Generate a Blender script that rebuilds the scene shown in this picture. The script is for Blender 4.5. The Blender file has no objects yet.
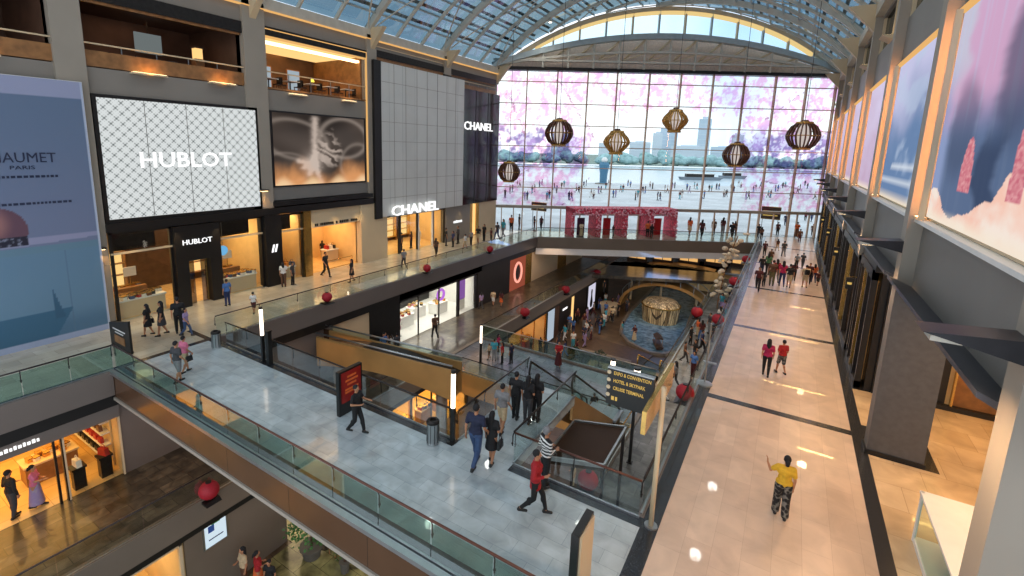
import bpy, math, random
from mathutils import Vector, Matrix, noise
random.seed(7)
rnd = random.random
U = random.uniform
PI = math.pi
scene = bpy.context.scene
COL = scene.collection
V = Vector

# ------------------------------------------------------------------ camera
FPX = 480.0; PPX, PPY = 482.0, 235.0
A_ = V((796-PPX, 156-PPY, FPX)).normalized()
B_ = V((-280-PPX, 130-PPY, FPX)).normalized()
X_ = -B_; X_ = (X_ - A_*X_.dot(A_)).normalized()
Z_ = X_.cross(A_)
if Z_.y > 0: Z_ = -Z_
HC = 9.2
CAM = V((0, 0, HC))
def ray(u, v):
    c = V((u-PPX, v-PPY, FPX))
    return V((X_.dot(c), A_.dot(c), Z_.dot(c))).normalized()
def atx(u, v, x): d = ray(u, v); return CAM + d*(x/d.x)
def aty(u, v, y): d = ray(u, v); return CAM + d*(y/d.y)
def atz(u, v, z): d = ray(u, v); return CAM + d*((z-HC)/d.z)
def heightat(u, vfoot, vhead, z):
    # height of an upright figure whose foot and head rows are known
    p = atz(u, vfoot, z)
    lo, hi = 0.2, 3.0
    for i in range(30):
        m = (lo+hi)/2
        w = V((p.x, p.y, z+m)) - CAM
        cy = X_.y*w.x + A_.y*w.y + Z_.y*w.z
        cz = X_.z*w.x + A_.z*w.y + Z_.z*w.z
        if PPY + FPX*cy/cz > vhead: lo = m
        else: hi = m
    return p, lo
cd = bpy.data.cameras.new('camera'); cam = bpy.data.objects.new('camera', cd); COL.objects.link(cam)
cd.sensor_width = 36; cd.sensor_fit = 'HORIZONTAL'; cd.lens = FPX/1024*36
cd.shift_x = (512-PPX)/1024; cd.shift_y = -(288-PPY)/1024
cd.clip_start = 0.1; cd.clip_end = 5000
right = V((X_.x, A_.x, Z_.x)); down = V((X_.y, A_.y, Z_.y)); fwd = V((X_.z, A_.z, Z_.z))
m = Matrix((right, -down, -fwd)).transposed().to_4x4(); m.translation = CAM
cam.matrix_world = m
scene.camera = cam
scene.view_settings.view_transform = 'Standard'
scene.view_settings.look = 'None'
scene.view_settings.gamma = 1
scene.view_settings.use_curve_mapping = False
scene.view_settings.exposure = -0.4

# ------------------------------------------------------------------ materials
def lin(c):
    return tuple(((x/255)/12.92 if x/255 <= 0.04045 else ((x/255+0.055)/1.055)**2.4) for x in c)
MATS = {}
def newmat(name):
    m = bpy.data.materials.new(name); m.use_nodes = True
    nt = m.node_tree; nt.nodes.clear()
    out = nt.nodes.new('ShaderNodeOutputMaterial')
    return m, nt, out
def N(nt, t, **kw):
    n = nt.nodes.new(t)
    for k, v in kw.items():
        if k.startswith('i_'): n.inputs[k[2:].replace('_', ' ')].default_value = v
        else: setattr(n, k, v)
    return n
def pbr(name, rgb, rough=0.5, metal=0.0, var=0.12, scale=6.0, bump=0.0, spec=0.5, coat=0.0):
    if name in MATS: return MATS[name]
    m, nt, out = newmat(name)
    b = N(nt, 'ShaderNodeBsdfPrincipled')
    b.inputs['Roughness'].default_value = rough; b.inputs['Metallic'].default_value = metal
    b.inputs['Specular IOR Level'].default_value = spec
    b.inputs['Coat Weight'].default_value = coat
    tc = N(nt, 'ShaderNodeTexCoord'); nz = N(nt, 'ShaderNodeTexNoise'); nz.inputs['Scale'].default_value = scale
    nz.inputs['Detail'].default_value = 3
    nt.links.new(tc.outputs['Object'], nz.inputs['Vector'])
    r = N(nt, 'ShaderNodeValToRGB')
    c = lin(rgb)
    r.color_ramp.elements[0].position = 0.3; r.color_ramp.elements[1].position = 0.7
    r.color_ramp.elements[0].color = (*[x*(1-var) for x in c], 1)
    r.color_ramp.elements[1].color = (*[min(1, x*(1+var)) for x in c], 1)
    nt.links.new(nz.outputs['Fac'], r.inputs['Fac']); nt.links.new(r.outputs['Color'], b.inputs['Base Color'])
    if bump:
        bp = N(nt, 'ShaderNodeBump'); bp.inputs['Strength'].default_value = bump; bp.inputs['Distance'].default_value = 0.02
        nt.links.new(nz.outputs['Fac'], bp.inputs['Height']); nt.links.new(bp.outputs['Normal'], b.inputs['Normal'])
    nt.links.new(b.outputs[0], out.inputs[0]); MATS[name] = m
    return m
def tiles(name, c1, c2, mortar, w, h, rough=0.25, ms=0.01, nvar=0.5, nscale=1.2, rot=0.0, coat=0.0, offset=0.5):
    if name in MATS: return MATS[name]
    m, nt, out = newmat(name)
    b = N(nt, 'ShaderNodeBsdfPrincipled'); b.inputs['Roughness'].default_value = rough
    b.inputs['Coat Weight'].default_value = coat
    tc = N(nt, 'ShaderNodeTexCoord'); mp = N(nt, 'ShaderNodeMapping'); mp.inputs['Rotation'].default_value = (0, 0, rot)
    br = N(nt, 'ShaderNodeTexBrick'); br.inputs['Scale'].default_value = 1
    br.inputs['Brick Width'].default_value = w; br.inputs['Row Height'].default_value = h
    br.inputs['Mortar Size'].default_value = ms; br.offset = offset
    br.inputs['Color1'].default_value = (*lin(c1), 1); br.inputs['Color2'].default_value = (*lin(c2), 1)
    br.inputs['Mortar'].default_value = (*lin(mortar), 1)
    nt.links.new(tc.outputs['Object'], mp.inputs[0]); nt.links.new(mp.outputs[0], br.inputs[0])
    nz = N(nt, 'ShaderNodeTexNoise'); nz.inputs['Scale'].default_value = nscale; nz.inputs['Detail'].default_value = 5
    nz.inputs['Distortion'].default_value = 0.6
    nt.links.new(mp.outputs[0], nz.inputs['Vector'])
    mr = N(nt, 'ShaderNodeMapRange'); mr.inputs['From Min'].default_value = .3; mr.inputs['From Max'].default_value = .7
    mr.inputs['To Min'].default_value = 1-nvar*0.5; mr.inputs['To Max'].default_value = 1+nvar*0.35
    nt.links.new(nz.outputs['Fac'], mr.inputs['Value'])
    mx = N(nt, 'ShaderNodeVectorMath', operation='SCALE')
    nt.links.new(br.outputs['Color'], mx.inputs[0]); nt.links.new(mr.outputs[0], mx.inputs['Scale'])
    nt.links.new(mx.outputs[0], b.inputs['Base Color'])
    nt.links.new(b.outputs[0], out.inputs[0]); MATS[name] = m
    return m
def emit(name, rgb, s, power=True):
    if name in MATS: return MATS[name]
    m, nt, out = newmat(name)
    e = N(nt, 'ShaderNodeEmission'); e.inputs[0].default_value = (*lin(rgb), 1); e.inputs[1].default_value = s
    nt.links.new(e.outputs[0], out.inputs[0]); MATS[name] = m
    return m
def glassmat(name, rgb, refl=0.12, rough=0.03):
    if name in MATS: return MATS[name]
    m, nt, out = newmat(name)
    t = N(nt, 'ShaderNodeBsdfTransparent'); t.inputs[0].default_value = (*lin(rgb), 1)
    g = N(nt, 'ShaderNodeBsdfGlossy'); g.inputs['Roughness'].default_value = rough; g.inputs['Color'].default_value = (.9, .97, 1, 1)
    lw = N(nt, 'ShaderNodeLayerWeight'); lw.inputs[0].default_value = 0.35
    ml = N(nt, 'ShaderNodeMath', operation='MULTIPLY_ADD'); ml.inputs[1].default_value = 0.2; ml.inputs[2].default_value = refl*0.3
    nt.links.new(lw.outputs['Fresnel'], ml.inputs[0])
    mx = N(nt, 'ShaderNodeMixShader'); nt.links.new(ml.outputs[0], mx.inputs[0])
    nt.links.new(t.outputs[0], mx.inputs[1]); nt.links.new(g.outputs[0], mx.inputs[2])
    nt.links.new(mx.outputs[0], out.inputs[0]); MATS[name] = m
    return m
def vcol(name, emission=0.0, rough=0.5, film=False):
    if name in MATS: return MATS[name]
    m, nt, out = newmat(name)
    at = N(nt, 'ShaderNodeVertexColor'); at.layer_name = 'Col'
    if film:
        t = N(nt, 'ShaderNodeBsdfTransparent'); nt.links.new(at.outputs[0], t.inputs[0]); nt.links.new(t.outputs[0], out.inputs[0])
    elif emission:
        e = N(nt, 'ShaderNodeEmission'); e.inputs[1].default_value = emission
        nt.links.new(at.outputs[0], e.inputs[0]); nt.links.new(e.outputs[0], out.inputs[0])
    else:
        b = N(nt, 'ShaderNodeBsdfPrincipled'); b.inputs['Roughness'].default_value = rough
        nt.links.new(at.outputs[0], b.inputs['Base Color']); nt.links.new(b.outputs[0], out.inputs[0])
    MATS[name] = m
    return m
def clothmat(name, pattern=None):
    if name in MATS: return MATS[name]
    m, nt, out = newmat(name)
    b = N(nt, 'ShaderNodeBsdfPrincipled'); b.inputs['Roughness'].default_value = .8
    oi = N(nt, 'ShaderNodeObjectInfo')
    tc = N(nt, 'ShaderNodeTexCoord')
    if pattern == 'stripe':
        w = N(nt, 'ShaderNodeTexWave', bands_direction='Z'); w.inputs['Scale'].default_value = 4
        nt.links.new(tc.outputs['Object'], w.inputs[0])
        r = N(nt, 'ShaderNodeValToRGB'); r.color_ramp.interpolation = 'CONSTANT'; r.color_ramp.elements[1].position = .5
        r.color_ramp.elements[0].color = (.75, .75, .72, 1); r.color_ramp.elements[1].color = (.01, .01, .012, 1)
        nt.links.new(w.outputs[1], r.inputs[0]); nt.links.new(r.outputs[0], b.inputs['Base Color'])
    elif pattern == 'batik':
        w = N(nt, 'ShaderNodeTexVoronoi'); w.inputs['Scale'].default_value = 11
        nt.links.new(tc.outputs['Object'], w.inputs[0])
        r = N(nt, 'ShaderNodeValToRGB'); r.color_ramp.elements[0].position = .5; r.color_ramp.elements[1].position = .75
        r.color_ramp.elements[1].color = (.45, .42, .36, 1)
        nt.links.new(oi.outputs['Color'], b.inputs['Base Color'])
        mx = N(nt, 'ShaderNodeMix', data_type='RGBA'); nt.links.new(w.outputs['Distance'], r.inputs[0])
        nt.links.new(r.outputs[0], mx.inputs[0]); nt.links.new(oi.outputs['Color'], mx.inputs[6]); mx.inputs[7].default_value = (.4, .38, .33, 1)
        nt.links.new(mx.outputs[2], b.inputs['Base Color'])
    else:
        nz = N(nt, 'ShaderNodeTexNoise'); nz.inputs['Scale'].default_value = 14
        nt.links.new(tc.outputs['Object'], nz.inputs['Vector'])
        mr = N(nt, 'ShaderNodeMapRange'); mr.inputs['To Min'].default_value = .7; mr.inputs['To Max'].default_value = 1.3
        nt.links.new(nz.outputs['Fac'], mr.inputs[0])
        sc = N(nt, 'ShaderNodeVectorMath', operation='SCALE'); nt.links.new(oi.outputs['Color'], sc.inputs[0]); nt.links.new(mr.outputs[0], sc.inputs['Scale'])
        nt.links.new(sc.outputs[0], b.inputs['Base Color'])
    nt.links.new(b.outputs[0], out.inputs[0]); MATS[name] = m
    return m

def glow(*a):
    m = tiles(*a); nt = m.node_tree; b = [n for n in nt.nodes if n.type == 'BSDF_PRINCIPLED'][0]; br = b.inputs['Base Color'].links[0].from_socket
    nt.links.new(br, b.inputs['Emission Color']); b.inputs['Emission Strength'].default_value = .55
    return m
M = {}
M['cream_floor'] = tiles('cream_marble_tiles', (206,184,164), (194,171,151), (182,160,141), 1.2, .6, .34, .005, .3, 1.4, PI/2, .3)
M['amber_floor'] = tiles('amber_marble_tiles', (208,184,150), (196,170,134), (160,136,104), 1.2, 1.2, .16, .006, .5, 1.0, 0, .4)
M['bridge_floor'] = tiles('sky_tinted_marble_tiles', (182,194,198), (168,180,185), (144,156,162), .9, .45, .24, .005, .5, 1.6, 0, .4)  # marble tinted cool: sky light on the bridge put into the colour
M['left_floor'] = tiles('pale_beige_tiles', (196,188,168), (180,170,150), (150,142,124), 1.2, .6, .18, .006, .3, 1.0, PI/2, .4)
M['slate_floor'] = tiles('dark_slate_tiles', (92,82,66), (58,52,42), (34,31,27), 1.1, .55, .32, .012, 1.3, 2.4, PI/2, .3)
M['link_floor'] = tiles('blue_grey_stone_tiles', (112,118,126), (92,98,108), (60,64,70), 1.2, .6, .25, .01, .7, 1.4, 0, .3)
M['mottled_floor'] = tiles('mottled_grey_stone', (128,126,120), (96,94,88), (60,58,54), .8, .8, .35, .01, 1.3, 1.5, 0, .2)
M['lower_floor'] = tiles('brown_stone_floor', (96,76,56), (72,56,40), (40,32,24), 1.5, .75, .4, .01, .9, .8, 0, .1)
M['green_marble'] = tiles('green_brown_marble', (150,144,96), (110,110,68), (60,58,36), 1.6, .8, .25, .01, 1.6, 1.2, 0, .3)
M['promenade'] = tiles('pale_promenade_paving', (205,208,212), (190,194,198), (170,174,180), 3, 3, .7, .02, .3, .2)
M['strip'] = pbr('dark_granite', (38,40,44), .25, 0, .3, 20, coat=.3)
M['wall'] = pbr('grey_painted_panel', (132,126,118), .6, 0, .05, .6)
M['wall2'] = pbr('dark_grey_panel', (122,119,114), .5, 0, .05, .6)
M['column'] = pbr('warm_grey_column_paint', (150,142,130), .55, 0, .05, .5)
M['cream'] = pbr('cream_paint', (205,184,150), .55, 0, .05, .6)
M['dark'] = pbr('black_lacquer', (20,18,17), .42, 0, .2, 3)
M['darkmetal'] = pbr('dark_bronze_metal', (48,44,42), .35, .6, .2, 5)
M['frame'] = pbr('brown_mullion_metal', (182,150,126), .45, .2, .1, 5)
M['steel'] = pbr('pale_painted_steel', (196,190,176), .45, .1, .08, 2)
M['steel2'] = pbr('bluish_painted_steel', (168,180,182), .45, .1, .08, 2)
M['silver'] = pbr('brushed_silver_metal', (168,172,174), .3, .9, .06, 4)
M['gold'] = pbr('polished_brass', (206,168,96), .25, .9, .1, 6)
M['wood'] = pbr('warm_wood', (140,98,58), .45, 0, .25, 3)
M['darkwood'] = pbr('dark_wood', (70,48,34), .5, 0, .3, 3)
M['tan'] = pbr('tan_metal_cladding', (178,138,84), .32, .35, .1, .8)
M['bronze'] = tiles('bronze_cladding_panels', (92,66,46), (80,56,40), (50,38,30), 3.1, 3.0, .22, .01, .2, .6)
M['fascia'] = pbr('taupe_metal_fascia', (118,108,102), .35, .2, .06, .5)
M['fascia2'] = pbr('grey_brown_fascia', (118,106,94), .4, .1, .08, .5)
M['white'] = pbr('white_lacquer', (225,225,222), .35, 0, .03, 3)
M['rail'] = pbr('reddish_brown_handrail', (96,62,52), .3, .5, .1, 5)
M['rail2'] = pbr('dark_handrail', (50,44,42), .3, .6, .1, 5)
M['red'] = pbr('red_lantern_paper', (158,14,34), .6, 0, .15, 20, .2)
M['redsign'] = pbr('red_sign_panel', (150,26,20), .4, 0, .25, 2)
M['slate'] = pbr('slate_blue_metal', (52,58,70), .35, .3, .1, 2)
M['lantern'] = pbr('gold_brown_lacquer', (190,146,76), .35, .3, .2, 8)
M['lantern2'] = pbr('dark_brown_lacquer', (96,62,46), .35, .2, .2, 8)
M['leaf'] = pbr('green_leaves', (60,110,48), .55, 0, .5, 9)
M['leaf2'] = pbr('dark_green_leaves', (28,60,36), .6, 0, .5, 5)
M['pot'] = pbr('grey_planter', (90,86,80), .6, 0, .1, 6)
M['rink'] = pbr('dark_brown_canopy', (52,34,20), .6, 0, .2, .7, spec=.2)
M['chanelgrey'] = tiles('pale_grey_panels', (208,210,206), (202,204,200), (168,172,170), 1.45, 1.55, .4, .02, .12, .4, 0, offset=0)
M['glass'] = glassmat('clear_glass', (242,248,246), .1)
M['green_glass'] = glassmat('green_tinted_glass', (212,232,224), .3)
M['dark_glass'] = glassmat('dark_shop_glass', (120,112,100), .5)
M['roof_glass'] = glassmat('blue_tinted_roof_glass', (104,132,146), .1)
M['louvre'] = pbr('blue_grey_louvre', (54,70,84), .5, .1, .2, 2)
M['warm_light'] = emit('warm_light_diffuser', (255,214,156), 7)
M['warm_soft'] = emit('soft_warm_light', (255,206,130), 1.5)
M['white_light'] = emit('white_light_diffuser', (255,240,225), 9)
M['lamp'] = emit('lamp_tube_glow', (255,236,214), 5)
M['letter'] = emit('lit_white_letters', (255,255,255), 1.7)
M['gold_letter'] = emit('gold_lit_letters', (240,200,110), 1.0)
M['orange_led'] = emit('orange_light_line', (255,196,120), 1.1)
M['letter_dark'] = pbr('dark_blue_letters', (34,44,72), .5)
M['skin'] = pbr('skin', (176,124,92), .55, 0, .06, 10)
M['shoe'] = pbr('dark_shoe_leather', (28,26,26), .5)
M['eye'] = pbr('dark_eye', (20,14,12), .3)
M['lip'] = pbr('lip', (150,70,66), .5)
M['cloth'] = clothmat('dyed_cloth'); M['stripe'] = clothmat('striped_cloth', 'stripe'); M['batik'] = clothmat('patterned_cloth', 'batik')
M['shopwall'] = pbr('amber_shop_wall', (222,190,134), .5, 0, .1, 1)
M['shopfloor'] = tiles('glossy_amber_shop_floor', (224,190,130), (214,178,118), (180,140,90), 1, 1, .2, .01, .2, 1)
M['brownwall'] = pbr('brown_restaurant_wall', (92,66,52), .6, 0, .2, 1)
M['tower'] = pbr('haze_tinted_blue_tower', (196,214,232), .6, 0, .05, .02)  # distance haze mixed into the tower colour
M['tower2'] = pbr('hazy_pale_tower', (214,226,238), .6, 0, .05, .02)  # paler tower tone, haze put into the colour as well
M['hull'] = pbr('grey_boat_hull', (120,130,140), .6)

# ------------------------------------------------------------------ mesh builder
class MB:
    def __init__(s): s.v = []; s.f = []
    def quad(s, a, b, c, d):
        n = len(s.v); s.v += [tuple(a), tuple(b), tuple(c), tuple(d)]; s.f.append((n, n+1, n+2, n+3)); return s
    def poly(s, pts):
        n = len(s.v); s.v += [tuple(p) for p in pts]; s.f.append(tuple(range(n, n+len(pts)))); return s
    def box(s, x0, x1, y0, y1, z0, z1):
        if x0 > x1: x0, x1 = x1, x0
        if y0 > y1: y0, y1 = y1, y0
        if z0 > z1: z0, z1 = z1, z0
        n = len(s.v)
        s.v += [(x0,y0,z0),(x1,y0,z0),(x1,y1,z0),(x0,y1,z0),(x0,y0,z1),(x1,y0,z1),(x1,y1,z1),(x0,y1,z1)]
        for f in ((0,3,2,1),(4,5,6,7),(0,1,5,4),(1,2,6,5),(2,3,7,6),(3,0,4,7)): s.f.append(tuple(n+i for i in f))
        return s
    def prism(s, poly, axis, a, b):
        # poly: 2-D outline, extruded along axis from a to b
        def P(p, t):
            if axis == 'x': return (t, p[0], p[1])
            if axis == 'y': return (p[0], t, p[1])
            return (p[0], p[1], t)
        n = len(s.v); k = len(poly)
        s.v += [P(p, a) for p in poly] + [P(p, b) for p in poly]
        s.f.append(tuple(range(n+k-1, n-1, -1))); s.f.append(tuple(range(n+k, n+2*k)))
        for i in range(k):
            j = (i+1) % k; s.f.append((n+i, n+j, n+k+j, n+k+i))
        return s
    def ring(s, pts, r, n=8, caps=True, rs=None):
        pts = [V(p) for p in pts]; base = len(s.v)
        up0 = None
        for i, p in enumerate(pts):
            d = (pts[min(i+1, len(pts)-1)] - pts[max(i-1, 0)]).normalized()
            if up0 is None: up0 = V((0, 0, 1)) if abs(d.z) < .9 else V((1, 0, 0))
            a = d.cross(up0).normalized(); b = a.cross(d).normalized(); up0 = b
            rr = rs[i] if rs else r
            for k in range(n):
                t = 2*PI*k/n + (PI/4 if n == 4 else 0)
                s.v.append(tuple(p + a*math.cos(t)*rr + b*math.sin(t)*rr))
        for i in range(len(pts)-1):
            for k in range(n):
                k2 = (k+1) % n
                s.f.append((base+i*n+k, base+i*n+k2, base+(i+1)*n+k2, base+(i+1)*n+k))
        if caps:
            s.f.append(tuple(base+k for k in range(n-1, -1, -1)))
            e = base+(len(pts)-1)*n; s.f.append(tuple(e+k for k in range(n)))
        return s
    def beam(s, pts, w, h, side):
        # rectangular section beam, side = horizontal width direction
        pts = [V(p) for p in pts]; base = len(s.v); sd = V(side).normalized()
        for i, p in enumerate(pts):
            d = (pts[min(i+1, len(pts)-1)] - pts[max(i-1, 0)]).normalized()
            b = sd.cross(d).normalized()
            for (q, r) in ((-1,-1),(1,-1),(1,1),(-1,1)): s.v.append(tuple(p + sd*q*w/2 + b*r*h/2))
        for i in range(len(pts)-1):
            for k in range(4):
                k2 = (k+1) % 4; s.f.append((base+i*4+k, base+i*4+k2, base+(i+1)*4+k2, base+(i+1)*4+k))
        s.f.append((base+3, base+2, base+1, base)); e = base+(len(pts)-1)*4; s.f.append((e, e+1, e+2, e+3))
        return s
    def lathe(s, prof, n=16, c=(0,0,0), sx=1, sy=1):
        base = len(s.v)
        for (r, z) in prof:
            for k in range(n):
                t = 2*PI*k/n; s.v.append((c[0]+r*sx*math.cos(t), c[1]+r*sy*math.sin(t), c[2]+z))
        for i in range(len(prof)-1):
            for k in range(n):
                k2 = (k+1) % n; s.f.append((base+i*n+k, base+i*n+k2, base+(i+1)*n+k2, base+(i+1)*n+k))
        s.f.append(tuple(base+k for k in range(n-1, -1, -1))); e = base+(len(prof)-1)*n; s.f.append(tuple(e+k for k in range(n)))
        return s
    def ball(s, c, rx, ry=None, rz=None, n=12, m=8):
        ry = ry or rx; rz = rz or rx
        prof = [(math.sin(PI*i/m) if 0 < i < m else 0.02, -math.cos(PI*i/m)) for i in range(m+1)]
        base = len(s.v)
        for (r, z) in prof:
            for k in range(n):
                t = 2*PI*k/n; s.v.append((c[0]+r*rx*math.cos(t), c[1]+r*ry*math.sin(t), c[2]+z*rz))
        for i in range(m):
            for k in range(n):
                k2 = (k+1) % n; s.f.append((base+i*n+k, base+i*n+k2, base+(i+1)*n+k2, base+(i+1)*n+k))
        s.f.append(tuple(base+k for k in range(n-1, -1, -1))); e = base+m*n; s.f.append(tuple(e+k for k in range(n)))
        return s
    def capsule(s, a, b, ra, rb, n=10):
        a = V(a); b = V(b); d = (b-a)
        L = d.length
        if L < 1e-5: return s.ball(a, ra)
        d /= L; pts = []; rs = []
        for i in range(4, 0, -1):
            t = i/4.3*PI/2; pts.append(a - d*ra*math.sin(t)); rs.append(ra*math.cos(t))
        pts.append(a); rs.append(ra); pts.append(b); rs.append(rb)
        for i in range(1, 5):
            t = i/4.3*PI/2; pts.append(b + d*rb*math.sin(t)); rs.append(rb*math.cos(t))
        return s.ring(pts, 0, n, True, rs)
    def add(s, o, M_=None):
        n = len(s.v)
        s.v += [tuple(M_ @ V(p)) if M_ else p for p in o.v]; s.f += [tuple(n+i for i in f) for f in o.f]; return s
    def mesh(s, name):
        me = bpy.data.meshes.new(name); me.from_pydata(s.v, [], s.f); me.update(); return me
    def build(s, name, mat, parent=None, smooth=False, **kw):
        me = s.mesh(name); me.materials.append(M[mat] if isinstance(mat, str) else mat)
        if smooth:
            for p in me.polygons: p.use_smooth = True
        o = bpy.data.objects.new(name, me); COL.objects.link(o)
        if parent is not None:
            o.parent = parent
            # meshes are given in world coordinates unless local=True
            if not kw.get('local'):
                inv = parent_world(parent).inverted(); me.transform(inv)
        elif kw.get('origin'):
            c = V(kw['origin']); me.transform(Matrix.Translation(-c)); o.location = c
        if kw.get('kind'): o['kind'] = kw['kind']
        return o
def parent_world(p):
    m = p.matrix_basis.copy()
    q = p.parent
    while q is not None:
        m = q.matrix_basis @ m; q = q.parent
    return m
def tag(o, label, cat, group=None):
    o['label'] = label; o['category'] = cat
    if group: o['group'] = group
    return o
def thing(name, label, cat, loc=(0,0,0), rz=0.0, group=None):
    o = bpy.data.objects.new(name, None); COL.objects.link(o); o.empty_display_size = .2
    o.location = loc; o.rotation_euler = (0, 0, rz)
    return tag(o, label, cat, group)
def struct(name, mb, mat, parent=None):
    return mb.build(name, mat, parent, kind='structure')
def sbox(name, mat, *a, parent=None): return struct(name, MB().box(*a), mat, parent)
def copy_tree(o, parent=None):
    c = o.copy(); COL.objects.link(c); c.parent = parent
    for ch in KIDS.get(o.name, [x for x in o.children]): copy_tree(ch, c)
    return c
KIDS = {}
def area(loc, target, sx, sy, power, rgb, spread=None):
    l = bpy.data.lights.new('area_lamp', 'AREA'); l.shape = 'RECTANGLE'; l.size = sx; l.size_y = sy
    l.energy = power; l.color = lin(rgb)
    if spread: l.spread = spread
    o = bpy.data.objects.new('area_lamp', l); COL.objects.link(o); o.location = loc
    o.rotation_euler = (V(target)-V(loc)).to_track_quat('-Z', 'Y').to_euler()
    return o
def spot(loc, target, power, rgb, ang=1.2, blend=.6, r=.1):
    l = bpy.data.lights.new('spot_lamp', 'SPOT'); l.energy = power; l.color = lin(rgb); l.spot_size = ang; l.spot_blend = blend
    l.shadow_soft_size = r
    o = bpy.data.objects.new('spot_lamp', l); COL.objects.link(o); o.location = loc
    o.rotation_euler = (V(target)-V(loc)).to_track_quat('-Z', 'Y').to_euler()
    return o
def textmb(s, origin, ex, ez, width, height, depth=0.03, bold=0.0):
    cu = bpy.data.curves.new('lettering', 'FONT'); cu.body = s; cu.extrude = .02; cu.offset = bold; cu.resolution_u = 2
    o = bpy.data.objects.new('lettering', cu); COL.objects.link(o)
    me = bpy.data.meshes.new_from_object(o.evaluated_get(bpy.context.evaluated_depsgraph_get()))
    bpy.data.objects.remove(o)
    xs = [v.co.x for v in me.vertices]; ys = [v.co.y for v in me.vertices]
    x0, x1, y0, y1 = min(xs), max(xs), min(ys), max(ys)
    ex = V(ex).normalized(); ez = V(ez).normalized(); n = ex.cross(ez)
    mb = MB()
    for v in me.vertices:
        p = V(origin) + ex*((v.co.x-x0)/(x1-x0)*width) + ez*((v.co.y-y0)/(y1-y0)*height) + n*((v.co.z/.02+1)*.5*depth)
        mb.v.append(tuple(p))
    mb.f = [tuple(p.vertices) for p in me.polygons]
    return mb
def screen(name, P, nu, nv, fn, mat, parent=None, kind=None):
    me = bpy.data.meshes.new(name); vs = []; fs = []
    for j in range(nv+1):
        for i in range(nu+1): vs.append(tuple(P(i/nu, j/nv)))
    for j in range(nv):
        for i in range(nu):
            a = j*(nu+1)+i; fs.append((a, a+1, a+nu+2, a+nu+1))
    me.from_pydata(vs, [], fs)
    ca = me.color_attributes.new('Col', 'FLOAT_COLOR', 'POINT')
    buf = []
    for j in range(nv+1):
        for i in range(nu+1):
            c = fn(i/nu, j/nv); buf += [c[0], c[1], c[2], 1.0]
    ca.data.foreach_set('color', buf)
    me.materials.append(mat)
    o = bpy.data.objects.new(name, me); COL.objects.link(o)
    if parent is not None: o.parent = parent; me.transform(parent_world(parent).inverted())
    if kind: o['kind'] = kind
    return o
def mixc(a, b, t): t = max(0, min(1, t)); return tuple(x+(y-x)*t for x, y in zip(a, b))
def sst(a, b, x): t = max(0, min(1, (x-a)/(b-a))); return t*t*(3-2*t)
def fb(x, y, z=0, o=4): return noise.fractal(V((x, y, z)), 1.0, 2.0, o)

# ------------------------------------------------------------------ world and outside
w = bpy.data.worlds.new('sky'); scene.world = w; w.use_nodes = True
nt = w.node_tree; nt.nodes.clear()
wo = N(nt, 'ShaderNodeOutputWorld'); bg = N(nt, 'ShaderNodeBackground'); tc = N(nt, 'ShaderNodeTexCoord')
nz = N(nt, 'ShaderNodeTexNoise'); nz.inputs['Scale'].default_value = 3.0; nz.inputs['Detail'].default_value = 5
nt.links.new(tc.outputs['Generated'], nz.inputs['Vector'])
cr = N(nt, 'ShaderNodeValToRGB'); cr.color_ramp.elements[0].position = .38; cr.color_ramp.elements[1].position = .6
cr.color_ramp.elements[0].color = (.58, .72, .88, 1); cr.color_ramp.elements[1].color = (.95, .97, 1, 1)
nt.links.new(nz.outputs['Fac'], cr.inputs[0]); nt.links.new(cr.outputs[0], bg.inputs[0]); bg.inputs[1].default_value = 2.1
nt.links.new(bg.outputs[0], wo.inputs[0])

G0 = V((-28.3, 46.6, 0)); G1 = V((3.4, 66.8, 0)); GD = (G1-G0).normalized(); GN = V((-GD.y, GD.x, 0)); GL = (G1-G0).length  # glass wall line, GN points outside
def gp(s, z, off=0.0): return G0 + GD*s + GN*off + V((0, 0, z))
XM, HALF, RISE, ZS = -12.45, 15.85, 6.8, 17.7
RR = (HALF**2+RISE**2)/(2*RISE)
def vault(x):
    q = RR*RR-(x-XM)**2
    return ZS + RISE - RR + math.sqrt(max(q, 0))
def yend(x): return G0.y + (x-G0.x)*(G1.y-G0.y)/(G1.x-G0.x)

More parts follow.
